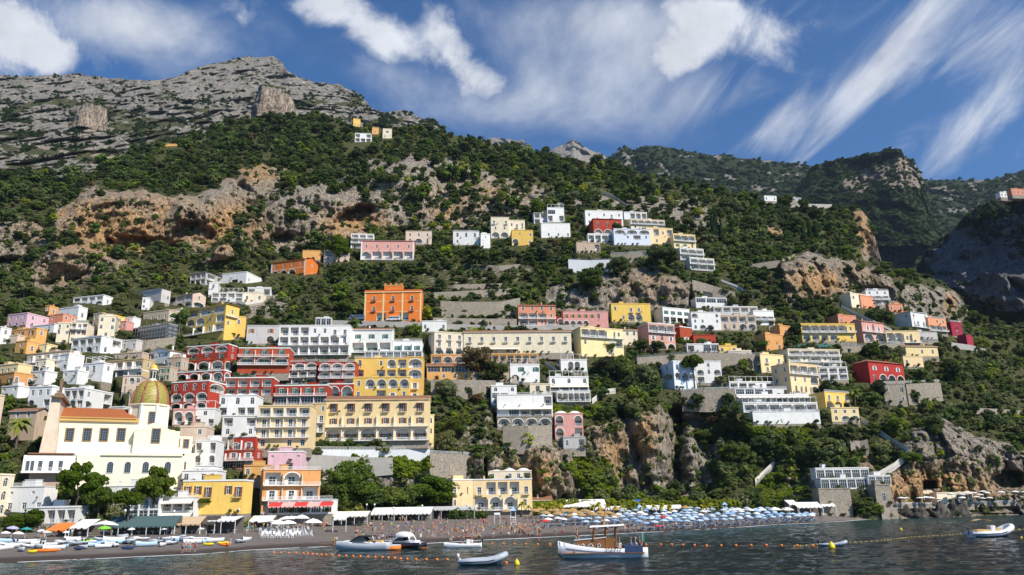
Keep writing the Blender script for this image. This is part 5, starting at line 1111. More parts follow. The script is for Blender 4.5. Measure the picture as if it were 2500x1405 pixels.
# ================================================================ VEGETATION
LM = dict(dark=leafmat('leaf_dark_oak', (0.081, 0.119, 0.046)), mid=leafmat('leaf_mid_green', (0.128, 0.189, 0.054)), olive=leafmat('leaf_olive', (0.184, 0.220, 0.115), .4), yel=leafmat('leaf_yellow_green', (0.293, 0.356, 0.053), .4),
          brown=leafmat('leaf_brown', (.17, .13, .075), .4), pine=leafmat('leaf_pine', (.095, .155, .022), .25), ivy=leafmat('leaf_ivy', (.20, .28, .035), .3), cyp=leafmat('leaf_cypress', (0.046, 0.088, 0.034), .3), far=leafmat('leaf_far', (0.068, 0.115, 0.050), .5), bloom=leafmat('leaf_bougainvillea', (0.628, 0.105, 0.293), .3))
M_bark = mat('bark', (.14, .10, .07), .95, .3, 3)
def crown(seed, mk, n=14, q=46, s=.12, rx=.36, rz=.34, zc=.60, br=.19, flat=1.0, cone=0.0, core=.62, name='crown'):
    """leaf clumps: many small quads over overlapping lobes, plus a ragged inner mass; unit height"""
    g = np.random.RandomState(seed); V_, F_ = [], []
    u = g.randn(n, 3); u /= np.linalg.norm(u, axis=1)[:, None]; rr = g.uniform(.35, 1.0, n)[:, None]**.6
    c = u*rr*np.array([rx, rx, rz]); c[:, 2] = c[:, 2]*flat+zc
    if cone: t = g.uniform(0, 1, n); a = g.uniform(0, 6.28, n); c = np.stack([rx*(1-t)*np.cos(a)*.55, rx*(1-t)*np.sin(a)*.55, .08+t*.88], -1)
    lob = br*g.uniform(.7, 1.25, n)*(1 if not cone else (1.15-.8*t))
    d = g.randn(n, q, 3); d /= np.linalg.norm(d, axis=2)[..., None]; d[..., 2] = np.where(d[..., 2] < -.35, -d[..., 2], d[..., 2])
    ctr = c[:, None]+d*lob[:, None, None]*g.uniform(.72, 1.12, (n, q, 1))*np.array([1, 1, .8])
    nv = d+.75*g.randn(n, q, 3); nv /= np.linalg.norm(nv, axis=2)[..., None]; nv = nv.reshape(-1, 3); ctr = ctr.reshape(-1, 3)
    t1 = np.cross(nv, g.randn(*nv.shape)); t1 /= np.linalg.norm(t1, axis=1)[:, None]; t2 = np.cross(nv, t1); sz = (s*g.uniform(.45, 1.1, len(nv)))[:, None]
    v = np.stack([ctr-t1*sz*.5-t2*sz*.32, ctr+t1*sz*.5-t2*sz*.4, ctr+t1*sz*.38+t2*sz*.45, ctr-t1*sz*.45+t2*sz*.36], 1).reshape(-1, 3)
    f = np.arange(len(v)).reshape(-1, 4)
    # ragged core made of shrunken lobes
    k = 6; vs, fs = [v], [f]; o = len(v)
    th = np.linspace(0, math.pi, 5); ph = np.linspace(0, 2*math.pi, k, endpoint=False)
    sp = np.array([[math.sin(a)*math.cos(b), math.sin(a)*math.sin(b), math.cos(a)] for a in th for b in ph])
    ff = np.array([(i*k+j, i*k+(j+1) % k, (i+1)*k+(j+1) % k, (i+1)*k+j) for i in range(4) for j in range(k)])
    for i in range(n):
        vs.append(c[i]+sp*lob[i]*core*g.uniform(.8, 1.15, (len(sp), 1))*np.array([1, 1, .8])); fs.append(ff+o); o += len(sp)
    return npmesh(name, np.concatenate(vs), np.concatenate(fs), LM[mk], False)
PROTO = {}
for mk, sd in (('dark', 1), ('mid', 2), ('olive', 3), ('yel', 4), ('brown', 5)):
    PROTO[mk] = [crown(sd*10+i, mk, n=13, q=40, s=.13, name='crown') for i in range(2)]
PROTO['far'] = [crown(90+i, 'far', n=7, q=22, s=.2, name='crown') for i in range(2)]
PROTO['scrub'] = [crown(70, 'olive', n=6, q=22, s=.2, rz=.2, zc=.3, name='crown'), crown(71, 'mid', n=6, q=22, s=.2, rz=.2, zc=.3, name='crown')]
PROTO['ivy'] = [crown(75, 'ivy', n=9, q=40, s=.15, rz=.3, zc=.4, name='crown')]
def stuff(name, label, protos, pts, sc, cat='bushes', seed=0, squash=None):
    """one object: instances of ragged crowns on stored points"""
    g = np.random.RandomState(seed); which = g.randint(0, len(protos), len(pts)); out = []
    for i, pm in enumerate(protos):
        pp = pts[which == i]; ss = sc[which == i]
        if not len(pp): continue
        me = bpy.data.meshes.new(name+'_points'); me.vertices.add(len(pp)); me.vertices.foreach_set('co', pp.astype(np.float32).ravel())
        s3 = np.stack([ss*g.uniform(.8, 1.5, len(ss)), ss*g.uniform(.8, 1.4, len(ss)), ss*g.uniform(.6, 1.15, len(ss))*(squash or 1)], -1)
        me.attributes.new('scl', 'FLOAT_VECTOR', 'POINT').data.foreach_set('vector', s3.astype(np.float32).ravel())
        me.attributes.new('rot', 'FLOAT_VECTOR', 'POINT').data.foreach_set('vector', np.stack([g.uniform(-.1, .1, len(ss)), g.uniform(-.1, .1, len(ss)), g.uniform(0, 6.28, len(ss))], -1).astype(np.float32).ravel())
        o = link(name, me); tag(o, label, cat, None, 'stuff')
        src = SRC[pm.name]
        ng = bpy.data.node_groups.new(name, 'GeometryNodeTree'); ng.interface.new_socket('Geometry', in_out='INPUT', socket_type='NodeSocketGeometry'); ng.interface.new_socket('Geometry', in_out='OUTPUT', socket_type='NodeSocketGeometry')
        a = ng.nodes.new('NodeGroupInput'); b = ng.nodes.new('GeometryNodeInstanceOnPoints'); c = ng.nodes.new('NodeGroupOutput'); oi = ng.nodes.new('GeometryNodeObjectInfo')
        oi.inputs[0].default_value = src; oi.inputs['As Instance'].default_value = True; oi.transform_space = 'ORIGINAL'
        mp_ = ng.nodes.new('GeometryNodeMeshToPoints'); L = ng.links.new
        n1 = ng.nodes.new('GeometryNodeInputNamedAttribute'); n1.data_type = 'FLOAT_VECTOR'; n1.inputs[0].default_value = 'scl'; n2_ = ng.nodes.new('GeometryNodeInputNamedAttribute'); n2_.data_type = 'FLOAT_VECTOR'; n2_.inputs[0].default_value = 'rot'
        er = ng.nodes.new('FunctionNodeEulerToRotation'); L(n2_.outputs[0], er.inputs[0])
        L(a.outputs[0], mp_.inputs['Mesh']); L(mp_.outputs[0], b.inputs['Points']); L(oi.outputs['Geometry'], b.inputs['Instance']); L(er.outputs[0], b.inputs['Rotation']); L(n1.outputs[0], b.inputs['Scale']); L(b.outputs[0], c.inputs[0])
        md = o.modifiers.new('instances', 'NODES'); md.node_group = ng
SRC = {}
TREES = []
def tree(name, label, base_, H, Wd, cm, cat='tree', group=None, trunk=.35, lean=0.0, tr=None):
    o = thing(name, base_, label, cat, group, 0); w_ = Wd
    c = link('crown', cm, o, (lean*H, 0, 0), R_.uniform(0, 6.28), (w_, w_, H)); SRC.setdefault(cm.name, c)
    mb = MB(); th = H*trunk+.6; r = tr or max(.12, H*.022)
    mb.tube([(0, 0, -.6), (lean*H*.3, 0, th*.5), (lean*H*.8, 0, th)], [r*1.2, r, r*.75], 6)
    for k in range(3): a = k*2.1+R_.random(); mb.tube([(lean*H*.75, 0, th*.9), (lean*H+math.cos(a)*Wd*.22, math.sin(a)*Wd*.22, th+H*.22)], [r*.6, r*.25], 5)
    mb.build('trunk', M_bark, o); TREES.append((name, *proj(np.array(base_)), o)); return o
# sampling on terrain sheets
def sample(pts, n, w=None, seed=0, back=0):
    g = np.random.RandomState(seed); r, c = pts.shape[:2]; qx, qy = proj(pts); ar = np.abs(np.gradient(qy, axis=0))
    if w is not None: ar = ar*w
    ar = ar*((qx > -220) & (qx < 2800)); ar = ar[:-1, :-1].ravel(); ar = ar/ar.sum(); k = g.choice(len(ar), n, p=ar); i, j = np.divmod(k, c-1); a = g.rand(n, 1); b = g.rand(n, 1)
    p = (pts[i, j]*(1-a)+pts[i, j+1]*a)*(1-b)+(pts[i+1, j]*(1-a)+pts[i+1, j+1]*a)*b; return p, i, j
rects = np.array([r[:5] for r in RECT], float)
def blocked(px, py, s_px, Y, tol=.12):
    """share of the crown's outline that would hide a building standing behind it, or base inside a building"""
    out = np.zeros(len(px))
    for x0, yt, x1, yb_, Yb in rects:
        ox = np.clip(np.minimum(px+s_px*.45, x1)-np.maximum(px-s_px*.45, x0), 0, None); oy = np.clip(np.minimum(py, yb_)-np.maximum(py-s_px, yt), 0, None)
        out = np.maximum(out, np.where(Y < Yb+14, ox*oy/(s_px*.9*s_px), 0))
    return out
g = np.random.RandomState(11)
wild = np.clip(1.05-hr*1.02, 0, 1)
yy_, xx_ = HPY, HPX
dens = np.where(yy_ < 640, 1.0, .62)*wild
dry = np.exp(-((xx_-1165)/125)**2-((yy_-742)/50)**2); dens = dens*(1-.8*dry)
dens *= .55+.9*sst(fbm(xx_/45, yy_/35, 2.5, 4), -.35, .25)
p, ii, jj = sample(HP, 40000, dens*(HPY < HPY[0][None]-14), 5)
sz = 3.0+5.6*g.rand(len(p))**1.6; fz_ = HPY[ii, jj]; px_, py_ = proj(p); sz = np.where(fz_ < 520, sz*1.35, sz); sz = np.where((fz_ > 690), sz*.8, sz); sz *= g.choice([1, .9, 1.1, 1.5, .8, 1.9], len(p), p=[.3, .2, .2, .12, .14, .04])
spx = sz*FP/p[:, 1]; bl_ = blocked(px_, py_, spx, p[:, 1]); keep = (bl_ < .12) & (g.rand(len(p)) < np.clip(190/spx**2, .05, 1)*np.where(fz_ > 640, .85, 1.0))
p, sz, spx, px_, py_, fz_, ii, jj = [a[keep] for a in (p, sz, spx, px_, py_, fz_, ii, jj)]
kindn = fbm(px_/70, py_/55, 6.0, 4)+.35*g.randn(len(p))
kind = np.where(kindn < -.15, 0, np.where(kindn < .22, 1, np.where(kindn < .62, 2, 3))); kind = np.where((fz_ < 470) & (kind == 2), 0, kind); kind = np.where(g.rand(len(p)) < .012, 4, kind); kind = np.where((kind == 3) & (g.rand(len(p)) < .5), 1, kind)
KN = ['dark', 'mid', 'olive', 'yel', 'brown']; KL = ['dark evergreen tree', 'leafy green tree', 'grey green olive tree', 'yellow green tree', 'reddish brown bush']; KNM = ['evergreen_tree', 'leafy_tree', 'olive_tree', 'yellow_green_tree', 'brown_bush']
order = np.argsort(-spx)
NI = 230; ind = [i for i in order if 0 < px_[i] < 2500 and 0 < py_[i] < 1300][:NI]; iset = set(ind)
def short(l):
    ws = l.split(); o = []
    for w_ in ws:
        if w_ in ('with', 'on', 'above', 'below', 'beside', 'between', 'behind', 'under', 'at', 'left', 'right', 'right,', 'in', 'of', 'wrapped', 'cut', 'stepping', 'peeping', 'touching', 'high', 'half', 'topping', 'standing', 'without', 'hanging') and o and o[-1] not in ('top',): break
        o.append(w_)
    return ' '.join(o)
from collections import defaultdict
cand = [((r[0]+r[2])/2, (r[1]+r[3])/2, short(r[5]), r[2]-r[0]) for r in RECT if len(short(r[5]).split()) <= 7 and r[2]-r[0] > 12.5]
def near(px, py):
    c = min(cand, key=lambda q: math.hypot(q[0]-px, (q[1]-py)*1.2)); dx, dy = px-c[0], py-c[1]
    rel = ('just below' if dy > 0 else 'just above') if abs(dy)*1.2 > abs(dx)*.8 else ('left of' if dx < 0 else 'right of')
    if math.hypot(dx, dy) > 130: rel = {'just below': 'on the slope below', 'just above': 'on the slope above', 'left of': 'on the slope left of', 'right of': 'on the slope right of'}[rel]
    n_ = c[2]; return rel+' '+(n_ if n_.startswith('the ') else 'the '+n_)
ORD = ['leftmost', 'second', 'third', 'fourth', 'fifth', 'sixth', 'seventh', 'eighth', 'ninth', 'tenth']
def ordn(n):
    a = ['first', 'second', 'third', 'fourth', 'fifth', 'sixth', 'seventh', 'eighth', 'ninth', 'tenth', 'eleventh', 'twelfth', 'thirteenth', 'fourteenth', 'fifteenth', 'sixteenth', 'seventeenth', 'eighteenth', 'nineteenth']
    if n < 19: return a[n]
    t_ = ['twentieth', 'thirtieth', 'fortieth', 'fiftieth']; u_ = ['twenty', 'thirty', 'forty', 'fifty']; k, r_ = divmod(n+1-20, 10)
    return t_[k] if r_ == 0 else u_[k]+' '+a[r_-1]
def uniq(items, fmt1, fmtn, cap=16):
    """items: (key, px, py) -> unique labels, ordinals from the left inside a key"""
    d = defaultdict(list)
    for i, it in enumerate(items): d[it[0]].append(i)
    out = [None]*len(items)
    for k, l in d.items():
        l.sort(key=lambda i: items[i][1])
        for n, i in enumerate(l): out[i] = fmt1(k) if len(l) == 1 else fmtn(k, n, len(l))
    return out
items = [((KL[kind[i]], near(px_[i], py_[i])), px_[i], py_[i]) for i in ind]
labs = uniq(items, lambda k: k[0]+' '+k[1], lambda k, n, m_: ('leftmost ' if n == 0 else 'rightmost ' if n == m_-1 else (ORD[n] if n < 10 else 'further')+' from left ')+k[0]+' '+k[1])
for i, lb in zip(ind, labs):
    lb = ' '.join(lb.split()[:16]); k = kind[i]
    tree(KNM[k], lb, p[i]-np.array([0, 0, .3]), sz[i], sz[i]*1.05, PROTO[KN[k]][i % 2], 'tree' if k < 4 else 'bush', 'hillside trees among the houses')
for k in range(5):
    for pm in PROTO[KN[k]]:
        if pm.name not in SRC: tree(KNM[k], 'small '+KL[k]+' at the left forest edge', hill_at(60+40*k, 460), 6, 6, pm, 'tree')
msk = np.array([i not in iset for i in range(len(p))])
for k, nm, lb in ((0, 'dark_woodland', 'dark evergreen woodland covering the slopes above and between the houses'), (1, 'green_woodland', 'mid green leafy woodland and garden trees on the slopes'), (2, 'olive_grove', 'grey green olive groves on the terraced slope'), (3, 'yellow_green_scrub', 'yellow green shrubs scattered through the gardens'), (4, 'brown_scrub', 'reddish brown dry bushes between the green ones')):
    q = msk & (kind == k); stuff(nm, lb, PROTO[KN[k]], p[q]-np.array([0, 0, .5]), sz[q], 'woodland', k)
for nm_, mk_ in (('scrub', 'scrub'), ('far', 'far'), ('ivy', 'ivy')):
    for t_, pm in enumerate(PROTO[mk_]):
        if nm_ == 'scrub': pos_, lb = hill_at(1420+60*t_, 700), 'low round cliff bush on the rock face under the pool wall, '+('left one' if t_ == 0 else 'right one')
        elif nm_ == 'far': pos_, lb = hill_at(1700+70*t_, 480), 'dark round tree on the green ridge, '+('left one' if t_ == 0 else 'right one')
        else: pos_, lb = hill_at(1440, 1130), 'bright ivy clump hanging below the salmon cliff house'
        tree('cliff_bush' if nm_ != 'far' else 'ridge_tree', lb, pos_, 3.5 if nm_ != 'far' else 7, 4 if nm_ != 'far' else 8, pm, 'bush' if nm_ != 'far' else 'tree')
# small scrub everywhere on rock and in the gaps
w2 = (.05+.75*sst(fbm(xx_/34, yy_/14, 8.5, 4), .0, .35))*(.3+.6*hr)+.4*(1-hr)
p2, i2, j2 = sample(HP, 15000, w2*(HPY < HPY[0][None]-14), 9); s2 = g.uniform(1.0, 3.0, len(p2))*np.where(g.rand(len(p2)) < .12, 1.7, 1); x2, y2 = proj(p2); sp2 = s2*FP/p2[:, 1]; k2 = blocked(x2, y2, sp2, p2[:, 1]) < .2
p2, s2 = p2[k2], s2[k2]; stuff('cliff_scrub', 'low scrub and tufts growing on ledges of the cliffs and terraces', PROTO['scrub'], p2-np.array([0, 0, .2]), s2, 'scrub', 21)
# ivy curtains
IV = [[(1395, 1110), (1430, 1110), (1470, 1120), (1500, 1160), (1510, 1205), (1560, 1215), (1700, 1220), (1800, 1235), (1700, 1245), (1440, 1236), (1420, 1200), (1390, 1150)], [(1355, 984), (1470, 984), (1480, 1010), (1430, 1020), (1350, 1012)], [(1840, 1160), (1900, 1150), (1930, 1200), (1900, 1245), (1830, 1245)],
      [(930, 1118), (1048, 1112), (1050, 1150), (1000, 1165), (960, 1160)], [(840, 1115), (890, 1115), (885, 1140), (845, 1145)], [(2210, 950), (2262, 950), (2262, 980), (2215, 978)], [(1800, 1040), (1980, 1045), (1975, 1095), (1850, 1090)], [(1860, 880), (1700, 892), (1850, 915), (1890, 925), (1880, 900)], [(590, 790), (560, 830), (600, 840), (640, 800)]]
im = polymask(IV, HPX, HPY, 6, 8); p3, i3, j3 = sample(HP, 2300, im*(im > .4), 31); s3 = g.uniform(1.4, 3.0, len(p3)); x3, y3 = proj(p3); k3 = blocked(x3, y3, s3*FP/p3[:, 1], p3[:, 1]) < .3
stuff('ivy', 'bright green ivy and creepers hanging over the cliff and garden walls', PROTO['ivy'], p3[k3]-np.array([0, .3, .8]), s3[k3], 'ivy', 33)
# far slopes
gp = GR; p4, _, _ = sample(gp, 9000, None, 41); s4 = g.uniform(6, 12, len(p4))*np.clip(p4[:, 1]/1500, .7, 1.5); stuff('distant_woodland', 'distant dark woodland on the ridge and valley slopes to the right', PROTO['far'], p4-np.array([0, 0, 2]), s4, 'woodland', 42, .8)
for nm_, ly, cnt, lb_ in (('headland_woodland', HL, 1600, 'dark trees clothing the wooded headland'), ('gorge_woodland', GWL, 2600, 'dark trees clinging to the shaded gorge wall')):
    wq_ = None
    pq, _, _ = sample(ly, cnt, wq_, 45); sq = g.uniform(6, 11, len(pq))*np.clip(pq[:, 1]/1500, .6, 1.4)
    if ly is GWL: qx_, qy_ = proj(pq); kq = fbm(qx_/60, qy_/60, 1, 4)+np.clip((600-qy_)/160, -.5, 1) > .1; pq, sq = pq[kq], sq[kq]
    stuff(nm_, lb_, PROTO['far'], pq-np.array([0, 0, 2]), sq, 'woodland', 46, .8)
mw = sst(fbm(MPX/40, MPY/16, 3.0, 4), -.1, .5)*(.25+sst(MPY, 190, 330))*(1+1.5*(1-mrock)); p5, i5, j5 = sample(MP, 6500, mw, 51); s5 = g.uniform(2.5, 7, len(p5))*np.clip(p5[:, 1]/1100, .8, 1.4)
stuff('mountain_scrub', 'dark bushes dotted over the grey limestone mountain', PROTO['far'], p5-np.array([0, 0, 1]), s5, 'scrub', 52, .8)
# ---- hand placed trees
def pinecrown(seed, mk='pine', n=22, q=120, s=.065, rx=.42, rz=.20, zc=.74, br=.13): return crown(seed, mk, n=n, q=q, s=s, rx=rx, rz=rz, zc=zc, br=br)
PC = [pinecrown(200, zc=.69, rz=.27, n=34, q=160, s=.05, br=.12), pinecrown(201, n=26, q=160, s=.05), pinecrown(202, n=26, q=160, s=.05, rz=.14, zc=.84, br=.11), crown(203, 'pine', n=30, q=160, s=.05, rx=.38, rz=.4, zc=.52, br=.17)]
DC = [crown(210, 'mid', n=30, q=150, s=.055, br=.16), crown(211, 'dark', n=30, q=150, s=.055, br=.16), crown(212, 'brown', n=24, q=110, s=.06, br=.15), crown(213, 'olive', n=22, q=110, s=.065)]
CY = crown(220, 'cyp', n=22, q=40, s=.13, rx=.36, cone=1, br=.17)
def at_(px, py, onb=False, dy=0.0):
    q = beach(px, py) if py > float(ybase(px)) else hill_at(px, py); q = np.array(q, float); q[1] += dy; return q
def htree(name, label, px, pyb, pyt, wpx, cm, trunk=.45, lean=0.0, cat='tree', group=None, Y=None):
    b = at_(px, pyb) if Y is None else P(px, pyb, Y); k = b[1]/FP*1.045; return tree(name, label, b, (pyb-pyt)*k, wpx*k*1.0, cm, cat, group, trunk, lean, tr=(pyb-pyt)*k*.022)
gp_ = 'tall pines on the beach front'
htree('umbrella_pine', 'tallest dense pine in front of the church left of the beach restaurants', 176, 1278, 1146, 105, PC[0], .4, .06, 'tree', gp_)
htree('umbrella_pine', 'pine with curved trunk right of the tallest dense pine', 238, 1284, 1200, 76, PC[1], .55, -.05, 'tree', gp_); htree('umbrella_pine', 'low spreading pine between the green awning and the church', 308, 1306, 1213, 86, PC[2], .6, 0, 'tree', gp_)
htree('umbrella_pine', 'slender pine with forked leaning trunk before the right church windows', 362, 1292, 1156, 92, PC[0], .6, .08, 'tree', gp_); htree('umbrella_pine', 'rounded pine before the bright yellow beachfront house', 548, 1268, 1202, 72, PC[3], .3, 0, 'tree', gp_)
htree('umbrella_pine', 'flat topped pine left of the rounded pine by the bright yellow house', 487, 1272, 1222, 84, PC[2], .5, 0, 'tree', gp_)
htree('pine_bush', 'small round pine at the far left behind the beach parasols', 32, 1300, 1264, 52, PC[3], .2, 0, 'tree', gp_); htree('pine_bush', 'small round pine right of the far left one behind the parasols', 78, 1298, 1252, 56, PC[3], .2, 0, 'tree', gp_)
htree('pine_tree', 'large bright pine against the grey cliff left of the white marquee', 856, 1250, 1144, 125, PC[3], .2); htree('pine_tree', 'wide dark pine left of the cream beach palazzo', 1056, 1250, 1176, 130, PC[3], .25)
htree('leafy_tree', 'bushy green tree between the two large beach pines', 955, 1252, 1192, 90, DC[0], .2); htree('leafy_tree', 'bushy green tree beside the left wing of the cream beach palazzo', 990, 1250, 1186, 80, DC[0], .2); htree('leafy_tree', 'dark undergrowth tree below the large bright beach pine', 900, 1250, 1206, 80, DC[1], .2)
htree('umbrella_pine', 'round dense pine between the orange villa and the pink palazzo', 826, 640, 574, 66, PC[3], .2); htree('umbrella_pine', 'isolated umbrella pine with tall bare trunk before the pale blue villa', 1697, 960, 872, 62, PC[2], .75)
htree('oak_tree', 'large tree with brownish crown below the long tile roofed building', 1166, 935, 846, 98, DC[2], .2); htree('oak_tree', 'dark lower tree beneath the brownish crown', 1210, 945, 886, 70, DC[1], .2)
for i, (x_, yb2, yt2, w_, c_, l_) in enumerate([(1483, 866, 827, 48, 0, 'round clipped green tree before the large pale yellow house'), (1566, 866, 828, 46, 1, 'dark round tree left on the small square'), (1606, 866, 832, 38, 1, 'dark round tree in the middle of the small square'), (1670, 852, 820, 40, 0, 'round green tree before the red cube house'), (1715, 852, 826, 36, 0, 'round green tree before the red terrace wall'), (1862, 858, 828, 34, 0, 'round green tree below the orange block house'),
    (1948, 832, 790, 42, 1, 'dark tree before the long yellow arcaded house'), (1508, 580, 541, 26, 1, 'dark tree before the brick red villa'), (1512, 680, 624, 55, 1, 'big dark tree right of the white pool wall'), (1445, 720, 655, 75, 1, 'broad dark tree below the white pool wall'), (1620, 660, 605, 90, 1, 'broad dark tree on the cliff below the pale blue villa'),
    (1085, 985, 928, 62, 3, 'large olive tree in front of the tall rubble wall'), (1165, 990, 962, 34, 2, 'thin brownish tree before the arched gates'), (1115, 1080, 1020, 60, 1, 'dark tree in the garden right of the cream turret'), (1095, 1105, 1055, 44, 3, 'olive tree at the white fence right of the cream turret'), (1480, 930, 872, 60, 1, 'dark tree left on the terrace above the ivy cliff'), (1530, 940, 866, 62, 0, 'tall green tree in the middle of the terrace above the ivy cliff'),
    (1572, 945, 890, 48, 3, 'olive tree right on the terrace above the ivy cliff'), (1760, 945, 920, 34, 3, 'round olive tree by the white villa with round balconies'), (2010, 1030, 998, 40, 3, 'olive tree before the golden yellow villa'), (1800, 1020, 978, 30, 0, 'conical green tree left of the pergola terrace'), (2132, 880, 838, 48, 1, 'dark palm like tree on the right bastion'), (2376, 775, 756, 26, 0, 'round green tree on the tip of the rocky right spur'),
    (2150, 985, 930, 40, 1, 'dark tree left of the rough stone house'), (1200, 700, 668, 30, 1, 'dark tree above the dry terraces'), (850, 768, 728, 44, 0, 'round green tree left of the orange palazzo'), (640, 800, 770, 60, 0, 'bushy tree right of the yellow garden wing'), (440, 800, 750, 50, 0, 'leafy tree between the scaffolded house and the tall yellow house'), (1360, 945, 905, 34, 1, 'dark tree right of the garden house with green shutters'),
    (2225, 1140, 1105, 60, 0, 'round bush on the cliff right of the long stairs'), (2290, 1080, 1020, 50, 1, 'dark shrub on the cliff above the right rocks'), (1720, 1100, 1050, 70, 1, 'dark tree in the shaded gully left'), (1800, 1140, 1090, 70, 1, 'dark tree in the shaded gully middle'), (1870, 1120, 1065, 70, 0, 'green tree in the shaded gully right'), (1950, 1115, 1085, 50, 0, 'bright shrub left of the timber pergola')]):
    htree('street_tree' if i < 6 else 'garden_tree', l_, x_, yb2, yt2, w_, DC[c_], .35 if i < 7 else .2)
for x_, yb2, yt2, w_, l_ in [(1752, 588, 514, 20, 'tallest cypress beside the upper hamlet'), (1742, 588, 528, 18, 'cypress left of the tallest cypress'), (1763, 590, 535, 16, 'cypress right of the tallest cypress'), (1792, 585, 540, 15, 'single cypress right of the three tall cypresses'), (1965, 590, 548, 16, 'left cypress of the group at the cemetery'), (1980, 592, 543, 16, 'middle cypress of the group at the cemetery'), (1996, 592, 552, 16, 'right cypress of the group at the cemetery')]:
    htree('cypress', l_, x_, yb2, yt2-8, w_*1.35, CY, .1, 0, 'cypress', 'tall dark cypresses')
# palms
def palmcrown(seed, n=22, L=.5):
    g_ = random.Random(seed); mb = MB()
    for k in range(n):
        a = k*2.4+g_.random(); el = g_.uniform(-.2, 1.1); pts = []
        for j in range(6): t = j/5; r = L*t; pts.append(np.array([math.cos(a)*r*math.cos(el*(1-t*.8)), math.sin(a)*r*math.cos(el*(1-t*.8)), .72+math.sin(el)*L*t-.42*L*t*t*1.6]))
        sd = np.array([-math.sin(a), math.cos(a), 0])
        for j in range(5):
            w1, w2_ = .09*math.sin(math.pi*(j/5*.85+.12)), .09*math.sin(math.pi*((j+1)/5*.85+.12))
            for s_ in (-1, 1): mb.q(pts[j], pts[j+1], pts[j+1]+s_*sd*w2_-[0, 0, w2_*.5], pts[j]+s_*sd*w1-[0, 0, w1*.5])
    return mb
PM = palmcrown(1).mesh('crown', leafmat('leaf_palm', (0.202, 0.264, 0.062), .3)); PMy = palmcrown(2, 16, .42).mesh('crown', leafmat('leaf_palm_yellow', (0.403, 0.403, 0.046), .3))
def palm(label, px, pyb, pyt, wpx, cm, group=None):
    b = at_(px, pyb); k = b[1]/FP*1.045; H = (pyb-pyt)*k; o = thing('palm_tree', b, label, 'palm tree', group); link('crown', cm, o, (0, 0, 0), R_.random()*6, (wpx*k, wpx*k, H)); mb = MB(); mb.tube([(0, 0, -.5), (0, 0, H*.74)], [H*.03, H*.022], 6); mb.build('trunk', M_bark, o)
palm('big fan palm before the old brown palace at the left', 38, 1096, 1012, 60, PM); palm('palm with dark trunk on the right bastion beside the stairs', 2090, 1000, 945, 34, PM); palm('spiky palm before the blank white pool wall', 1900, 1040, 1022, 26, PM)
n_ = 0
for x_ in (1274, 1291, 1312, 1330, 1352, 1370, 1402, 1448, 1462, 1484, 1505, 1520, 1568, 1598, 1617, 1636, 1720, 1735):
    t_ = R_.uniform(1222, 1238); palm(('leftmost' if n_ == 0 else (ORD[n_] if n_ < 10 else ['eleventh', 'twelfth', 'thirteenth', 'fourteenth', 'fifteenth', 'sixteenth', 'seventeenth', 'last'][n_-10])+' from the left')+' of the yellowish palms behind the straw parasols', x_, 1262, t_, 24, PMy, 'yellowish palms behind the beach'); n_ += 1
tp = np.array([t_[0] for t_ in TP]); ts = np.array([t_[1] for t_ in TP]); hh_ = np.arange(len(tp)) % 5
for i_, (nm_, mk_, lb_) in enumerate((('terrace_plants', 'mid', 'green potted plants and climbers along balconies and terraces'), ('garden_shrubs', 'olive', 'small grey green shrubs at the feet of the houses'), ('terrace_flowers', 'brown', 'reddish flowering plants on balconies'))):
    q = (hh_ % 3) == i_; stuff(nm_, lb_, PROTO[mk_][:1], tp[q], ts[q], 'plants', 60+i_)
# ================================================================ BEACH
def kk(Y): return float(Y)/FP*1.045
def cmat(n, c, r=.7, **k): return mat('paint_'+n, c, r, .06, 1.5, **k)
M_white = cmat('white', (.80, .80, .78), .5); M_blue = cmat('sky_blue', (.30, .52, .78)); M_navy = cmat('navy', (.03, .06, .14)); M_red = cmat('red', (.62, .05, .04)); M_orange = cmat('orange', (.85, .22, .03), .45); M_yellow = cmat('yellow', (.85, .62, .03), .4)
M_lime = cmat('lime', (.22, .60, .05)); M_teal = cmat('teal', (.04, .30, .26)); M_straw = mat('straw_thatch', (.42, .27, .11), .95, .35, 6, .5); M_hullw = cmat('hull_white', (.78, .79, .80), .25, spec=.6); M_grey = cmat('hull_grey', (.42, .46, .50), .4); M_varn = mat('varnished_wood', (.26, .11, .035), .35, .3, 2, spec=.5)
M_black = cmat('black_hull', (.02, .022, .03), .2, spec=.7); M_canv = mat('white_canvas', (.82, .80, .75), .8, .06, 2); M_skin = mat('skin', (.46, .29, .21), .6, .12, 3); M_hair = mat('hair', (.05, .03, .02), .8, .2, 5, rnd=.5); M_tan = cmat('tan_cushion', (.62, .40, .16)); M_pool = cmat('light_blue', (.45, .65, .80))
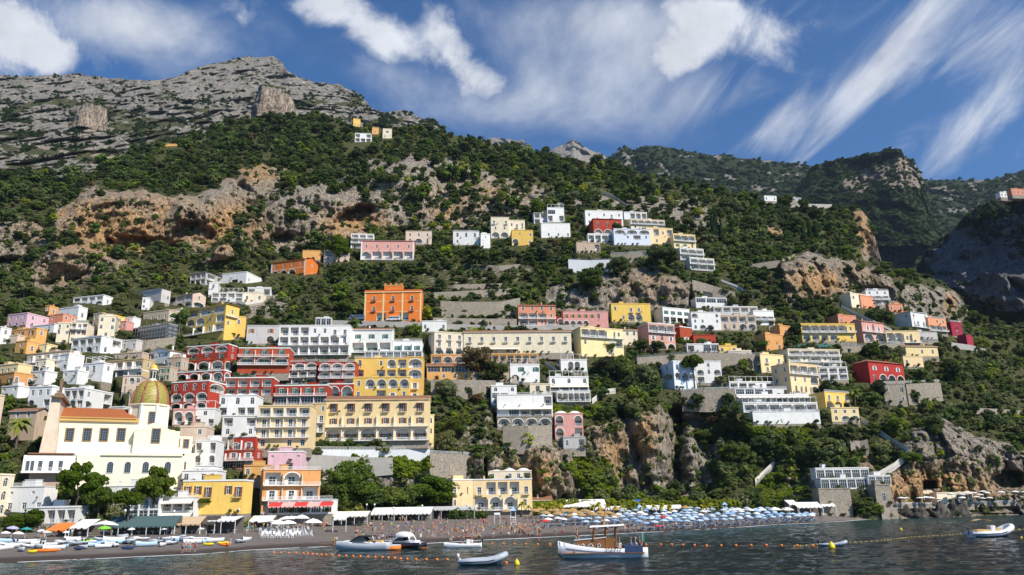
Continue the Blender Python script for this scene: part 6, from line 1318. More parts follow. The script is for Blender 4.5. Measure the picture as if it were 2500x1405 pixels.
def canopy(name, label, x0, x1, yt, yc, yg, dep, m, cat='awning', dark=True, posts=True, rise=.5, group=None, stripes=None, onhill=False, drop=.35, Y=None):
    """shop or restaurant canopy: sloping cloth roof on posts with a shaded room behind"""
    b = beach((x0+x1)/2, yg) if not onhill else hill_at((x0+x1)/2, yg); Y = float(b[1]) if Y is None else Y; a, c = P(x0, yg, Y), P(x1, yg, Y); W_ = c[0]-a[0]; k = kk(Y); zt, zc = (yg-yt)*k, (yg-yc)*k
    o = thing(name, a, label, cat, group); mb = MB(); n = max(1, int(W_/3.2)); r = MB()
    for i in range(n):
        q0, q1 = W_*i/n, W_*(i+1)/n; s = .0
        r.q((q0, 0, zc), (q1, 0, zc), (q1, dep, zt), (q0, dep, zt), 0 if (stripes is None or i % 2) else 1)
        for j in range(3): u0, u1 = q0+(q1-q0)*j/3, q0+(q1-q0)*(j+1)/3; r.add([(u0, -.01, zc), (u1, -.01, zc), ((u0+u1)/2+.3, -.02, zc-drop), ((u0+u1)/2-.3, -.02, zc-drop)], [(0, 1, 2, 3)], 0)
    r.add([(0, 0, zc-.04), (W_, 0, zc-.04), (W_, dep, zt-.04), (0, dep, zt-.04)], [(0, 1, 2, 3)], 0); r.build('canopy', [m, stripes or m], o)
    if posts:
        for i in range(n+1): q = W_*i/n; mb.box(q-.06, q+.06, .05, .17, 0, zc-.05)
        mb.build('posts', M_white, o)
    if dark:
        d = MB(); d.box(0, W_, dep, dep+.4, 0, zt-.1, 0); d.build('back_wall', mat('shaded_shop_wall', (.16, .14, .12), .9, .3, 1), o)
        t_ = MB()
        for i in range(n*2): q = W_*(i+.5)/(n*2); t_.box(q-.4, q+.4, dep*.4, dep*.4+.8, .7, .76); t_.box(q-.05, q+.05, dep*.4+.35, dep*.4+.45, 0, .7)
        t_.build('tables', M_white, o)
    return o
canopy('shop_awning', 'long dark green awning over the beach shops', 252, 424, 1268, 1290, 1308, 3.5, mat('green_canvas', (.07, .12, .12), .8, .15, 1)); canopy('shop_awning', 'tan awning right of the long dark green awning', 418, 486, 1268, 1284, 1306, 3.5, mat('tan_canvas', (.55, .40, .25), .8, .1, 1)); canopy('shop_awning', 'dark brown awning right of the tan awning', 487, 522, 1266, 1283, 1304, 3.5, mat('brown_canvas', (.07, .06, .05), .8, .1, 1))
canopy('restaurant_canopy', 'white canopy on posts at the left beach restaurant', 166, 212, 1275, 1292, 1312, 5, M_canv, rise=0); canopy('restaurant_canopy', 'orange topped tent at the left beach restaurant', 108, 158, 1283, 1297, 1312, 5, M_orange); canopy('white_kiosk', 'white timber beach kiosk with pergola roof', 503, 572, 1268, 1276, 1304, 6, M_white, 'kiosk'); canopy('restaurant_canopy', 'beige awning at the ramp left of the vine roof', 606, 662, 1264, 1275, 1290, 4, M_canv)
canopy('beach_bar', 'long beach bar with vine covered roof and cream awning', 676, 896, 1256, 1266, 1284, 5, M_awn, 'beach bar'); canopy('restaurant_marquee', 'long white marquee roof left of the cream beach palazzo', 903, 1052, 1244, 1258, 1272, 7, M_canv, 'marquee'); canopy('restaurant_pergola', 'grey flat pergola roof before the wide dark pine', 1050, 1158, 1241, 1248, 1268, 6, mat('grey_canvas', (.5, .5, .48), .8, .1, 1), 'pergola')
canopy('pizzeria_awning', 'red and white striped awning of the restaurant in front of the ochre beach hotel', 652, 810, 1231, 1240, 1258, 2.2, mat('pink_stripes', (.80, .40, .36), .8, .1, 1), stripes=M_red, Y=218.6, dark=False, posts=False); canopy('beach_tent', 'white sailcloth roof behind the straw parasols', 1376, 1482, 1225, 1240, 1258, 7, M_canv, 'tent'); canopy('blue_tarpaulin', 'bright blue tarpaulin roof behind the beach palms', 1524, 1578, 1225, 1237, 1254, 5, cmat('tarpaulin_blue', (.02, .12, .62)), 'tarpaulin'); canopy('beach_bar', 'low white beach bar right of the blue tarpaulin', 1582, 1668, 1237, 1244, 1258, 4, M_canv, 'beach bar')
canopy('beach_bar', 'dark beach bar front left of the blue tarpaulin', 1450, 1524, 1240, 1246, 1260, 4, M_canv, 'beach bar')
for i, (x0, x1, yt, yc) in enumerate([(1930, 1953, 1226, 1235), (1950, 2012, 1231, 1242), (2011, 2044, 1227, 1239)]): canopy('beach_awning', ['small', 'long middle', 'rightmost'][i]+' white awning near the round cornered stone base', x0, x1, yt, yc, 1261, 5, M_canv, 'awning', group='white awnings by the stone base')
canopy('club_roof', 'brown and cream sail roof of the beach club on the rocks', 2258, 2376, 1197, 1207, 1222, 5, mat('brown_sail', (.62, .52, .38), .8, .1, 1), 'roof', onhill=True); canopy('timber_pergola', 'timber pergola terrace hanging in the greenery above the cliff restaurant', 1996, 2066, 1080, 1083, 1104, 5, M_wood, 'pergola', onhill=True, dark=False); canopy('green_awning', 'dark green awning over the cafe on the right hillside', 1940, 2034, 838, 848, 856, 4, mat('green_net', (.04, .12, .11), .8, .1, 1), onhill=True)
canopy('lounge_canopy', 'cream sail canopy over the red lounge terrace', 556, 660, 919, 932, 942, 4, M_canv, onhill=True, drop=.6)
# vine roof and hedges (uncountable foliage)
def hedge(name, label, pts, hm, sc=1.3, mk='yel', step_=.8, onb=True):
    ps = []
    for (x0, y0), (x1, y1) in zip(pts[:-1], pts[1:]):
        a, b = at_(x0, y0), at_(x1, y1); L = np.linalg.norm(b-a); n = max(2, int(L/step_))
        for k in range(n):
            for h_ in np.arange(.3, hm+.1, .8): ps.append(a+(b-a)*k/n+np.array([R_.uniform(-.3, .3), R_.uniform(-.4, .6), h_-.6+R_.uniform(-.15, .15)]))
    stuff(name, label, [PROTO[mk][0]], np.array(ps), np.array([R_.uniform(.8, 1.25)*sc for _ in ps]), 'hedge', 5)
hedge('vine_roof', 'green vines growing over the roof of the long beach bar', [(688, 1266), (790, 1262), (892, 1261)], 1.2, 1.8); hedge('hedge', 'yellow green hedge along the back of the blue parasol beach', [(1300, 1259), (1420, 1256), (1560, 1254), (1700, 1253), (1810, 1254)], 3.6, 2.0); hedge('hedge', 'clipped planting below the long cream hotel terrace', [(752, 1098), (900, 1097), (1040, 1094)], 2.2, 1.8, 'mid', onb=False)
hedge('hedge', 'planting around the restaurant pergola by the beach palazzo', [(1100, 1268), (1190, 1268)], 2.4, 1.9, 'mid'); hedge('hedge', 'clipped green hedge by the stairs of the ochre beach hotel', [(578, 1288), (620, 1288)], 1.8, 1.6, 'yel')
# parasols
def para_mesh(r, rise, n, m, h=2.1, scal=False):
    k = ('par', r, rise, n, m.name, h)
    if k in MESHC: return MESHC[k]
    a = MB(); a.lathe([(r, h), (r*.55, h+rise*.62), (.04, h+rise)], n=n); a.lathe([(r, h), (r*1.0, h-.14)], n=n); t_ = MB(); t_.tube([(0, 0, -.3), (0, 0, h+rise+.1)], .04, 5)
    MESHC[k] = (a.mesh('parasol_top', m), t_.mesh('pole', M_white if m is not M_straw else M_wood)); return MESHC[k]
def parasol(label, loc, ms, group, name='beach_parasol', sc=1.0, tilt=0):
    o = thing(name, loc, label, 'parasol', group, R_.uniform(0, 6)); o.rotation_euler[0] = R_.gauss(0, .05); o.rotation_euler[1] = R_.gauss(0, .05); sc = sc*R_.uniform(.88, 1.08); link('parasol_top', ms[0], o, sc=sc); link('pole', ms[1], o, sc=sc); return o
lm = MB(); lm.box(-.95, .25, -.32, .32, .28, .36); lm.add([(.25, -.32, .3), (.25, .32, .3), (.85, .32, .72), (.85, -.32, .72), (.25, -.32, .38), (.25, .32, .38), (.83, .32, .8), (.83, -.32, .8)], [(0, 1, 2, 3), (4, 7, 6, 5), (0, 3, 7, 4), (1, 5, 6, 2), (3, 2, 6, 7)])
for x_ in (-.85, .15):
    for y_ in (-.28, .28): lm.box(x_-.03, x_+.03, y_-.03, y_+.03, 0, .28)
LMM = {m_.name: lm.mesh('sun_lounger', m_) for m_ in (cmat('lounger_blue', (.10, .25, .50)), M_pool, M_white)}
PB = [para_mesh(1.25, .45, 8, cmat('parasol_blue', (.28, .43, .62))), para_mesh(1.25, .45, 8, cmat('parasol_pale', (.48, .60, .72))), para_mesh(1.3, .5, 8, M_canv)]
pos = []
for row, f in enumerate((.14, .30, .46, .62, .78, .92)):
    x = {0: 1560, 1: 1430, 2: 1335, 3: 1325, 4: 1330, 5: 1520}[row]
    while x < (1995 if row < 3 else 1900):
        ys, yb_ = float(yshore(x)), float(ybase(x)); pos.append((x+R_.uniform(-4, 4), ys+(yb_-ys)*(f+R_.uniform(-.05, .05)), row)); x += R_.choice((16, 18, 20, 24))
R_.shuffle(pos); pos = pos[:210]; ROWN = ['front', 'second', 'third', 'fourth', 'fifth', 'rearmost']
def zone(x):
    for a, n_ in ((1420, 'before the left straw parasols'), (1520, 'before the right straw parasols'), (1600, 'below the blue tarpaulin'), (1700, 'below the low white beach bar'), (1800, 'below the hedge end'), (1900, 'below the white square parasols'), (3000, 'near the long white awning')):
        if x < a: return n_
OW = ['leftmost', 'second', 'third', 'fourth', 'fifth', 'sixth', 'seventh', 'eighth', 'ninth', 'tenth', 'eleventh', 'twelfth', 'thirteenth', 'fourteenth', 'fifteenth', 'sixteenth', 'seventeenth', 'eighteenth', 'nineteenth', 'twentieth']
ow = lambda k, n, m_: ('leftmost' if n == 0 else 'rightmost' if n == m_-1 else ordn(n))+' '+k
CIx = [R_.choice((0, 0, 1, 1, 1, 2)) for _ in pos]
pit = [(['blue', 'pale blue', 'white'][c]+' parasol in the '+ROWN[row]+' row '+zone(x), x, y) for c, (x, y, row) in zip(CIx, pos)]
for ci, (x, y, row), lb in zip(CIx, pos, uniq(pit, lambda k: k, ow)): parasol(lb, beach(x, y), PB[ci], 'blue and white parasols of the big beach')
nl = 0; LG = []
for i, (x, y, row) in enumerate(pos):
    if nl >= 285: break
    b = beach(x, y)
    for dx in (-.85, .85):
        if nl >= 285 or R_.random() < .15: continue
        q_ = R_.random() < .75; o = link('sun_lounger', LMM['paint_lounger_blue'] if q_ else LMM['paint_light_blue'], None, b+np.array([dx, -.8, .05]), -1.5+R_.uniform(-.2, .2)); LG.append((('dark blue' if q_ else 'light blue')+' lounger in the '+ROWN[row]+' row '+zone(x), x+dx, y, o)); nl += 1
for it, lb in zip(LG, uniq(LG, lambda k: k, ow)): tag(it[3], lb, 'sun lounger', 'blue sun loungers under the parasols')
for x, y, l_ in ((1332, 1292, 'red parasol at the left end of the blue parasols'), (1620, 1281, 'red parasol among the blue parasols in the middle')): parasol(l_, beach(x, y), para_mesh(1.4, .5, 8, M_red), None)
ST = para_mesh(1.75, .8, 14, M_straw, 2.4); sp = [(1237, 1268), (1304, 1268), (1331, 1274), (1362, 1276), (1376, 1268), (1384, 1268), (1392, 1279), (1402, 1272), (1420, 1280), (1413, 1272), (1432, 1268), (1441, 1271), (1448, 1279), (1466, 1273), (1474, 1280), (1468, 1260), (1500, 1278), (1506, 1262), (1358, 1266), (1345, 1264), (1674, 1258), (1318, 1264), (1398, 1264), (1424, 1264), (1486, 1272)]
sp.sort()
for i, (x, y) in enumerate(sp): parasol(('leftmost' if i == 0 else 'rightmost' if i == len(sp)-1 else 'number %s from the left' % ['one', 'two', 'three', 'four', 'five', 'six', 'seven', 'eight', 'nine', 'ten', 'eleven', 'twelve', 'thirteen', 'fourteen', 'fifteen', 'sixteen', 'seventeen', 'eighteen', 'nineteen', 'twenty', 'twenty one', 'twenty two', 'twenty three', 'twenty four', 'twenty five'][i])+' of the brown straw parasols', beach(x, y), ST, 'straw parasols', 'straw_parasol')
SQ = para_mesh(2.6, .9, 4, M_canv, 2.5)
for i, x in enumerate((1801, 1831, 1862, 1893, 1923)): parasol(['leftmost', 'second', 'middle', 'fourth', 'rightmost'][i]+' square white parasol left of the white awnings', beach(x, 1262), SQ, 'square white parasols', sc=.95)
for i, (x, y, s_) in enumerate([(652, 1300, 1.0), (676, 1303, .9), (702, 1303, 1.0), (700, 1290, .95), (735, 1289, 1.1), (716, 1284, .9), (762, 1304, 1.1), (252, 1312, 1.05), (98, 1314, .8), (112, 1318, .75), (160, 1314, .6), (490, 1306, .6), (320, 1308, .7), (402, 1308, .7), (10, 1322, .9), (40, 1326, 1.0)]):
    parasol(['white tent parasol left at the white chairs', 'white tent parasol second at the white chairs', 'white tent parasol in the middle by the white chairs', 'rear white tent parasol above the white chairs', 'largest rear white tent parasol by the chairs', 'hindmost white tent parasol by the vine roof', 'rightmost white tent parasol beside the white chairs', 'big white parasol left of the green awning', 'white parasol before the orange topped tent', 'lower white parasol before the orange topped tent', 'small white parasol beside the white canopy', 'small white parasol by the white timber kiosk', 'left pale parasol under the green awning', 'right pale parasol under the green awning', 'white parasol cut by the left picture edge', 'wide white parasol over the left rowing boats'][i], beach(x, y), SQ if i < 8 else PB[2], 'white restaurant parasols', 'restaurant_parasol', s_)
parasol('lime green parasol in front of the big white parasol', beach(252, 1316), para_mesh(1.3, .45, 8, M_lime), None); parasol('teal parasol at the left beach restaurant', beach(60, 1316), para_mesh(1.3, .45, 8, M_teal), None); parasol('lilac grey parasol at the far left', beach(26, 1314), para_mesh(1.3, .45, 8, cmat('lilac', (.45, .42, .60))), None)
SC = para_mesh(1.5, .45, 10, M_canv, 2.2); k = 0
for x, y in [(2312, 1226), (2335, 1224), (2338, 1232), (2352, 1222), (2366, 1221), (2372, 1230), (2380, 1224), (2386, 1234), (2398, 1220), (2404, 1233), (2388, 1218), (2432, 1220), (2466, 1219), (2488, 1218), (2190, 1236), (2202, 1234), (2236, 1234), (2250, 1233), (2262, 1235), (2280, 1236)]:
    parasol((['first', 'second', 'third', 'fourth', 'fifth', 'sixth', 'seventh', 'eighth', 'ninth', 'tenth', 'eleventh', 'twelfth', 'thirteenth', 'last'][k]+' white parasol on the rock terrace right of the sail roof') if k < 14 else ['first', 'second', 'third', 'fourth', 'fifth', 'sixth'][k-14]+' white parasol on the sun deck left of the sail roof', hill_at(x, y)+np.array([0, -4, .6]), SC, 'white parasols on the rocks'); k += 1
# rock terrace, shore rocks
wallthing('stone terrace of the beach club above the shore rocks', [(2180, 1240), (2260, 1240), (2340, 1238), (2420, 1235), (2510, 1233)], 6, name='stone_terrace', thick=9, top=1, dnz=.3)
wallthing('rubble quay wall left of the shore rocks', [(2150, 1262), (2190, 1262)], 20, thick=5)
M_rk = rockmat('shore_rock', (.15, .135, .12), (.07, .065, .06), (.3, .2, .12), (.05, .05, .04), (.06, .06, .05), bumpd=1.2)
def rock(label, px, py, w_, h_, seed):
    b = Pz(px, py, 0.0); b[1] += 1; k = kk(b[1]); v = []; n, m_ = 20, 12
    for i in range(m_):
        for j in range(n):
            th, ph = math.pi*.5*(i/(m_-1)), 2*math.pi*j/n; d = np.array([math.cos(ph)*math.cos(th), math.sin(ph)*math.cos(th), math.sin(th)]); r = 1+.45*float(fbm(d[0]*1.7+seed, d[1]*1.7, d[2]*1.7, 3))-.25*abs(float(pn(d[0]*4+seed, d[1]*4, d[2])))
            v.append(d*r*np.array([w_*k/2, w_*k*.4, h_*k*1.5])-[0, 0, .8])
    idx = np.arange(n*m_).reshape(m_, n); f = np.stack([idx[:-1], np.roll(idx[:-1], -1, 1), np.roll(idx[1:], -1, 1), idx[1:]], -1).reshape(-1, 4)
    o = link('shore_rock', npmesh('shore_rock', np.array(v), f, M_rk, True, {'rock': np.ones(len(v)), 'ochre': np.zeros(len(v))}), None, b); tag(o, label, 'rock', 'rocks at the waterline')
for i, (x, y, w_, h_) in enumerate([(2212, 1266, 50, 22), (2248, 1266, 46, 18), (2300, 1264, 50, 22), (2345, 1262, 56, 26), (2388, 1260, 50, 24), (2420, 1258, 36, 20), (2460, 1256, 46, 20), (2495, 1255, 40, 20), (2108, 1268, 36, 34), (2130, 1266, 26, 26), (2080, 1268, 26, 20)]):
    rock(['leftmost dark rock right of the quay wall', 'second dark rock right of the quay wall', 'dark rock below the sail roof', 'broad cleft rock below the rock terrace', 'fifth shore rock from the quay wall', 'small shore rock right of the broad cleft rock', 'seventh shore rock towards the picture edge', 'shore rock at the right picture edge', 'tall rock under the cliff restaurant', 'smaller rock right of the tall one under the cliff restaurant', 'low rock left of the tall one under the cliff restaurant'][i], x, y, w_, h_, i*3.1)
# lifeguard towers and beach booth
def tower_(label, px, py, h_px, m):
    b = beach(px, py); k = kk(b[1]); H = h_px*k; o = thing('lifeguard_tower', b, label, 'lifeguard tower'); f = MB()
    for x_ in (-.8, .8):
        for y_ in (-.8, .8): f.tube([(x_, y_, 0), (x_*.8, y_*.8, H*.8)], .07, 4)
    f.box(-.8, .8, -.8, .8, H*.45, H*.5)
    for q in range(5): f.box(-.5, .5, -.9, -.84, H*.09*q, H*.09*q+.08)
    f.build('frame', M_white, o); r = MB(); r.lathe([(1.35, H*.8), (.05, H)], n=4, ph=math.pi/4); r.build('roof', m, o)
tower_('white lifeguard tower with blue roof right of the beach palazzo', 1253, 1286, 42, M_blue); tower_('white lifeguard tower with blue roof behind the blue parasols', 1563, 1266, 30, M_blue); tower_('white lifeguard tower with blue roof at the hedge end', 1771, 1258, 28, M_blue)
canopy('beach_booth', 'small white booth on four posts on the shingle', 812, 844, 1262, 1272, 1300, 3, M_canv, 'booth', dark=False); canopy('swing_frame', 'white shower frame right of the beach palazzo', 1207, 1221, 1256, 1258, 1280, .6, M_white, 'shower frame', dark=False)
# chairs (white) at the tent restaurant
cm_ = MB(); cm_.box(-.22, .22, -.22, .22, .42, .47); cm_.box(-.22, .22, .18, .23, .47, .92)
for x_ in (-.2, .2):
    for y_ in (-.2, .2): cm_.box(x_-.025, x_+.025, y_-.025, y_+.025, 0, .42)
CHM = cm_.mesh('white_chair', M_white); k = 0
for row in range(5):
    for j in range(13):
        x, y = 634+j*10+row*2, 1298+row*4.2
        if k >= 60: break
        o = link('white_chair', CHM, None, beach(x, y)+np.array([0, 0, .02]), R_.uniform(0, 6), 1.35); tag(o, ordn(j)+' white chair from the left in the '+['rearmost', 'second', 'middle', 'fourth', 'front'][row]+' row under the tent parasols', 'chair', 'white chairs of the beach restaurant'); k += 1
# ================================================================ PEOPLE
def skin_body(joints, edges, radii, name, m, sub=1, flat=None):
    me = bpy.data.meshes.new('tmp'); me.from_pydata([tuple(j) for j in joints], edges, []); o = bpy.data.objects.new('tmp', me); C.objects.link(o)
    md = o.modifiers.new('s', 'SKIN'); md.branch_smoothing = .4
    for i, r in enumerate(radii): v = me.skin_vertices[0].data[i]; v.radius = (r, r) if not isinstance(r, tuple) else r; v.use_root = (i == 0)
    if sub: s_ = o.modifiers.new('b', 'SUBSURF'); s_.levels = s_.render_levels = sub
    dg = bpy.context.evaluated_depsgraph_get(); dg.update(); out = bpy.data.meshes.new_from_object(o.evaluated_get(dg)); out.name = name
    bpy.data.objects.remove(o); out.materials.clear(); out.materials.append(m)
    for p_ in out.polygons: p_.use_smooth = True
    return out
def pose(kind):
    """joint positions for a 1.72 m figure facing -y; returns joints dict"""
    J = dict(pel=(0, 0, .93), wa=(0, 0, 1.08), ch=(0, 0, 1.30), nk=(0, 0, 1.46), hd=(0, -.02, 1.56), top=(0, 0, 1.68))
    sp_ = .09; L = {}
    for s_, n_ in ((-1, 'l'), (1, 'r')):
        L['hip'+n_] = (s_*.09, 0, .90); L['kn'+n_] = (s_*.11, -.02, .49); L['an'+n_] = (s_*.12, .02, .09); L['to'+n_] = (s_*.13, -.16, .04); L['sh'+n_] = (s_*.18, 0, 1.40); L['el'+n_] = (s_*.24, .02, 1.12); L['wr'+n_] = (s_*.25, -.06, .88); L['pa'+n_] = (s_*.25, -.08, .80)
    J.update(L)
    if kind == 'walk': J['knl'] = (-.10, -.18, .52); J['anl'] = (-.10, -.22, .12); J['tol'] = (-.10, -.40, .08); J['knr'] = (.10, .02, .49); J['anr'] = (.10, .26, .14); J['tor'] = (.10, .14, .03); J['wrl'] = (-.25, .14, .92); J['pal'] = (-.25, .18, .85); J['wrr'] = (.25, -.24, .96); J['par'] = (.25, -.30, .90)
    if kind == 'arm': J['elr'] = (.34, -.12, 1.22); J['wrr'] = (.22, -.30, 1.36); J['par'] = (.16, -.34, 1.42)
    if kind == 'sit':
        for k in list(J): x, y, z = J[k]; J[k] = (x, y, z-.80) if k[:2] not in ('kn', 'an', 'to') else J[k]
        J['knl'] = (-.14, -.36, .42); J['knr'] = (.14, -.34, .40); J['anl'] = (-.12, -.56, .08); J['anr'] = (.14, -.58, .08); J['tol'] = (-.12, -.74, .05); J['tor'] = (.14, -.76, .05); J['wrl'] = (-.22, -.34, .38); J['wrr'] = (.24, .16, .12); J['elr'] = (.26, .14, .36); J['pal'] = (-.20, -.42, .36); J['par'] = (.26, .2, .05); J['ell'] = (-.24, -.12, .40)
    if kind == 'chair':
        for k in list(J): x, y, z = J[k]; J[k] = (x, y, z-.42) if k[:2] not in ('kn', 'an', 'to') else J[k]
        for s_, n_ in ((-1, 'l'), (1, 'r')): J['kn'+n_] = (s_*.12, -.42, .50); J['an'+n_] = (s_*.12, -.44, .09); J['to'+n_] = (s_*.13, -.62, .04); J['wr'+n_] = (s_*.2, -.30, .60); J['pa'+n_] = (s_*.17, -.38, .60)
    if kind == 'lie':
        for k in list(J): x, y, z = J[k]; J[k] = (x, z-.9, .14+max(0, -y)*.6)
        J['knl'] = (-.12, -.40, .34)
    return J
def figure(kind):
    J = pose(kind); n = list(J); I = {k: i for i, k in enumerate(n)}; E = []; Rr = {'pel': .125, 'wa': .105, 'ch': (.15, .105), 'nk': .052, 'hd': .085, 'top': .075}
    E += [('pel', 'wa'), ('wa', 'ch'), ('ch', 'nk'), ('nk', 'hd'), ('hd', 'top')]; pts = [J[k] for k in n]; rr = []
    for s_ in 'lr':
        E += [('pel', 'hip'+s_), ('hip'+s_, 'kn'+s_), ('kn'+s_, 'an'+s_), ('an'+s_, 'to'+s_), ('ch', 'sh'+s_), ('sh'+s_, 'el'+s_), ('el'+s_, 'wr'+s_), ('wr'+s_, 'pa'+s_)]
        for k, v in (('hip', .09), ('kn', .058), ('an', .04), ('to', .035), ('sh', .062), ('el', .042), ('wr', .028), ('pa', .036)): Rr[k+s_] = v
    rr = [Rr[k] for k in n]; E = [(I[a], I[b]) for a, b in E]
    for s_ in 'lr':
        p_ = np.array(J['pa'+s_]); d = p_-np.array(J['wr'+s_]); d /= np.linalg.norm(d); a = np.cross(d, [0, 0, 1.0] if abs(d[2]) < .8 else [0, 1.0, 0]); a /= np.linalg.norm(a)
        for f_ in range(4): i0 = len(pts); q = p_+d*.03+a*(f_-1.5)*.019; pts += [tuple(q), tuple(q+d*(.075-.008*abs(f_-1.3)))]; rr += [.009, .007]; E += [(I['pa'+s_], i0), (i0, i0+1)]
        i0 = len(pts); q = p_-d*.01+a*.045; pts += [tuple(q), tuple(q+d*.04+a*.02)]; rr += [.010, .008]; E += [(I['pa'+s_], i0), (i0, i0+1)]
    body = skin_body(pts, E, rr, 'body', M_skin)
    def sub(keys, ed, g): ks = keys; return [J[k] for k in ks], [(ks.index(a), ks.index(b)) for a, b in ed], [(Rr[k] if not isinstance(Rr[k], tuple) else Rr[k][0])*g+.012 for k in ks]
    mix = lambda a, b, t: tuple(np.array(J[a])*(1-t)+np.array(J[b])*t)
    J['ml'], J['mr'] = mix('hipl', 'knl', .55), mix('hipr', 'knr', .55); Rr['ml'] = Rr['mr'] = .075; J['al'], J['ar'] = mix('shl', 'ell', .6), mix('shr', 'elr', .6); Rr['al'] = Rr['ar'] = .052
    sh = sub(['pel', 'hipl', 'hipr', 'ml', 'mr'], [('pel', 'hipl'), ('pel', 'hipr'), ('hipl', 'ml'), ('hipr', 'mr')], 1.08)
    tp = sub(['wa', 'ch', 'shl', 'shr', 'al', 'ar', 'pel'], [('wa', 'ch'), ('ch', 'shl'), ('ch', 'shr'), ('shl', 'al'), ('shr', 'ar'), ('wa', 'pel')], 1.06)
    hair = MB(); c = np.array(J['hd'])*.45+np.array(J['top'])*.55; up = np.array(J['top'])-np.array(J['hd']); up /= np.linalg.norm(up)
    hair.lathe([(.105*math.cos(t_), .105*math.sin(t_)) for t_ in np.linspace(-.25, 1.5, 6)], (0, 0, 0), 10)
    if kind == 'lie': hair.v = [(c[0]+x, c[1]+.02+z, c[2]+y) for x, y, z in hair.v]
    else: hair.v = [(c[0]+x, c[1]+.015+y, c[2]+z) for x, y, z in hair.v]
    return body, sh, tp, hair.mesh('hair', M_hair, True)
CLM = {n_: mat('cloth_'+n_, c_, .85, .15, 6) for n_, c_ in dict(red=(.55, .05, .04), blue=(.06, .14, .40), navy=(.02, .03, .08), white=(.75, .74, .72), black=(.02, .02, .02), green=(.06, .28, .16), yellow=(.65, .48, .08), orange=(.65, .2, .05), pink=(.65, .25, .3), turquoise=(.05, .4, .42)).items()}
FIG = {k: figure(k) for k in ('stand', 'walk', 'arm', 'sit', 'chair', 'lie')}; CLC = {}
def cloth(kind, part, col):
    k = (kind, part, col)
    if k not in CLC: d = FIG[kind][1 if part == 'shorts' else 2]; CLC[k] = skin_body(d[0], d[1], d[2], part, CLM[col])
    return CLC[k]
def person(kind, loc, rz, top, bottom, label, group=None, sc=1.0):
    o = thing('person', loc, label, 'person', group, rz); f = FIG[kind]; b = link('body', f[0], o, sc=sc); link('shorts', cloth(kind, 'shorts', bottom), b); 
    if top: link('top', cloth(kind, 'top', top), b)
    link('hair', f[3], b); return o
VB = dict(stand='standing', walk='walking', arm='waving', sit='sitting', chair='sitting', lie='lying')
cols = list(CLM)
CR = []
def crowd(n, x0, x1, f0, f1, kinds, where, group, bare=.5, sc=1.15):
    for _ in range(n):
        x = R_.uniform(x0, x1); ys, yb_ = float(yshore(x)), float(ybase(x)); y = ys+(yb_-ys)*R_.uniform(f0, f1); k = R_.choice(kinds); t_ = None if R_.random() < bare else R_.choice(cols); b = R_.choice(cols); loc = beach(x, y)+np.array([0, 0, .05])
        where_ = where(x) if callable(where) else where
        CR.append((('person '+VB[k]+' in '+((t_+' top and ') if t_ else '')+b+' shorts ', where_), x, y, (k, loc, R_.uniform(0, 6.28), t_, b), group, sc))
def wz(x): return 'on the shingle '+('behind the dark yacht' if x < 1120 else 'behind the launch' if x < 1200 else 'before the lifeguard tower' if x < 1270 else 'left of the red parasol')
crowd(125, 1085, 1335, .06, .7, ['sit', 'sit', 'lie', 'stand', 'sit', 'arm', 'walk'], wz, 'people on the crowded shingle', .55)
crowd(66, 860, 1085, .2, .92, ['stand', 'walk', 'stand', 'sit', 'arm'], 'between booth and marquee', 'people on the middle of the beach', .3)
crowd(34, 1330, 1990, .02, .2, ['walk', 'stand', 'walk', 'sit'], lambda x: 'at the water '+zone(x).replace('the ', ''), 'people along the water edge', .5)
crowd(26, 590, 800, .55, .98, ['stand', 'walk', 'chair'], 'near the white tent parasols', 'people at the tent restaurant', .1); crowd(26, 20, 560, .75, .99, ['stand', 'walk', 'stand'], lambda x: ('by the orange topped tent' if x < 200 else 'under the green awning' if x < 430 else 'by the white kiosk'), 'people at the beach shops', .15)
ORDW = ['leftmost', 'second', 'third', 'fourth', 'fifth', 'sixth', 'seventh', 'eighth', 'ninth', 'tenth', 'eleventh', 'twelfth', 'thirteenth', 'fourteenth', 'fifteenth', 'sixteenth', 'seventeenth', 'eighteenth', 'nineteenth', 'twentieth']
def ordl(k, n, m_): return ('leftmost' if n == 0 else 'rightmost' if n == m_-1 else ordn(n))+' '
for it, lb in zip(CR, uniq(CR, lambda k: k[0]+k[1], lambda k, n, m_: ordl(k, n, m_)+k[0]+k[1])): person(*it[3], ' '.join(lb.split()[:16]), it[4], it[5])
for i, (x, y, t_, b_, l_) in enumerate([(445, 1351, None, 'navy', 'leftmost of four standing bathers near the water, in navy shorts'), (453, 1349, None, 'blue', 'second of four standing bathers near the water, in blue shorts'), (462, 1349, None, 'turquoise', 'third of four standing bathers near the water, in turquoise shorts'), (476, 1349, 'red', 'red', 'single bather in red right of the three others near the water'), (561, 1336, 'white', 'white', 'person in white beside the yellow kayaks'), (815, 1332, 'yellow', 'yellow', 'person in yellow by the landing plank'), (821, 1332, 'white', 'black', 'person in white shirt and black trousers by the landing plank'), (909, 1304, 'black', 'black', 'person in black behind the white motor yacht')]):
    person('stand', beach(x, min(y, float(yshore(x))-1))+np.array([0, 0, .03]), R_.uniform(-1, 1), t_, b_, l_, None, 1.12)
for i in range(30):
    x = 1562+16.5*i+R_.uniform(-5, 5) if i < 18 else 2062+18*(i-18)+R_.uniform(-6, 6); y = 864 if i < 18 else 848-0.02*(x-2060); q = hill_at(x, y)+np.array([0, -2.5, .4]); t_ = R_.choice(cols)
    person('stand', q, R_.uniform(0, 6), t_, R_.choice(cols), (ordn(i) if i < 18 else ordn(i-18))+' person from the left at the parapet of the '+('small square' if i < 18 else 'right hand cafe terrace'), 'people on the terraces')
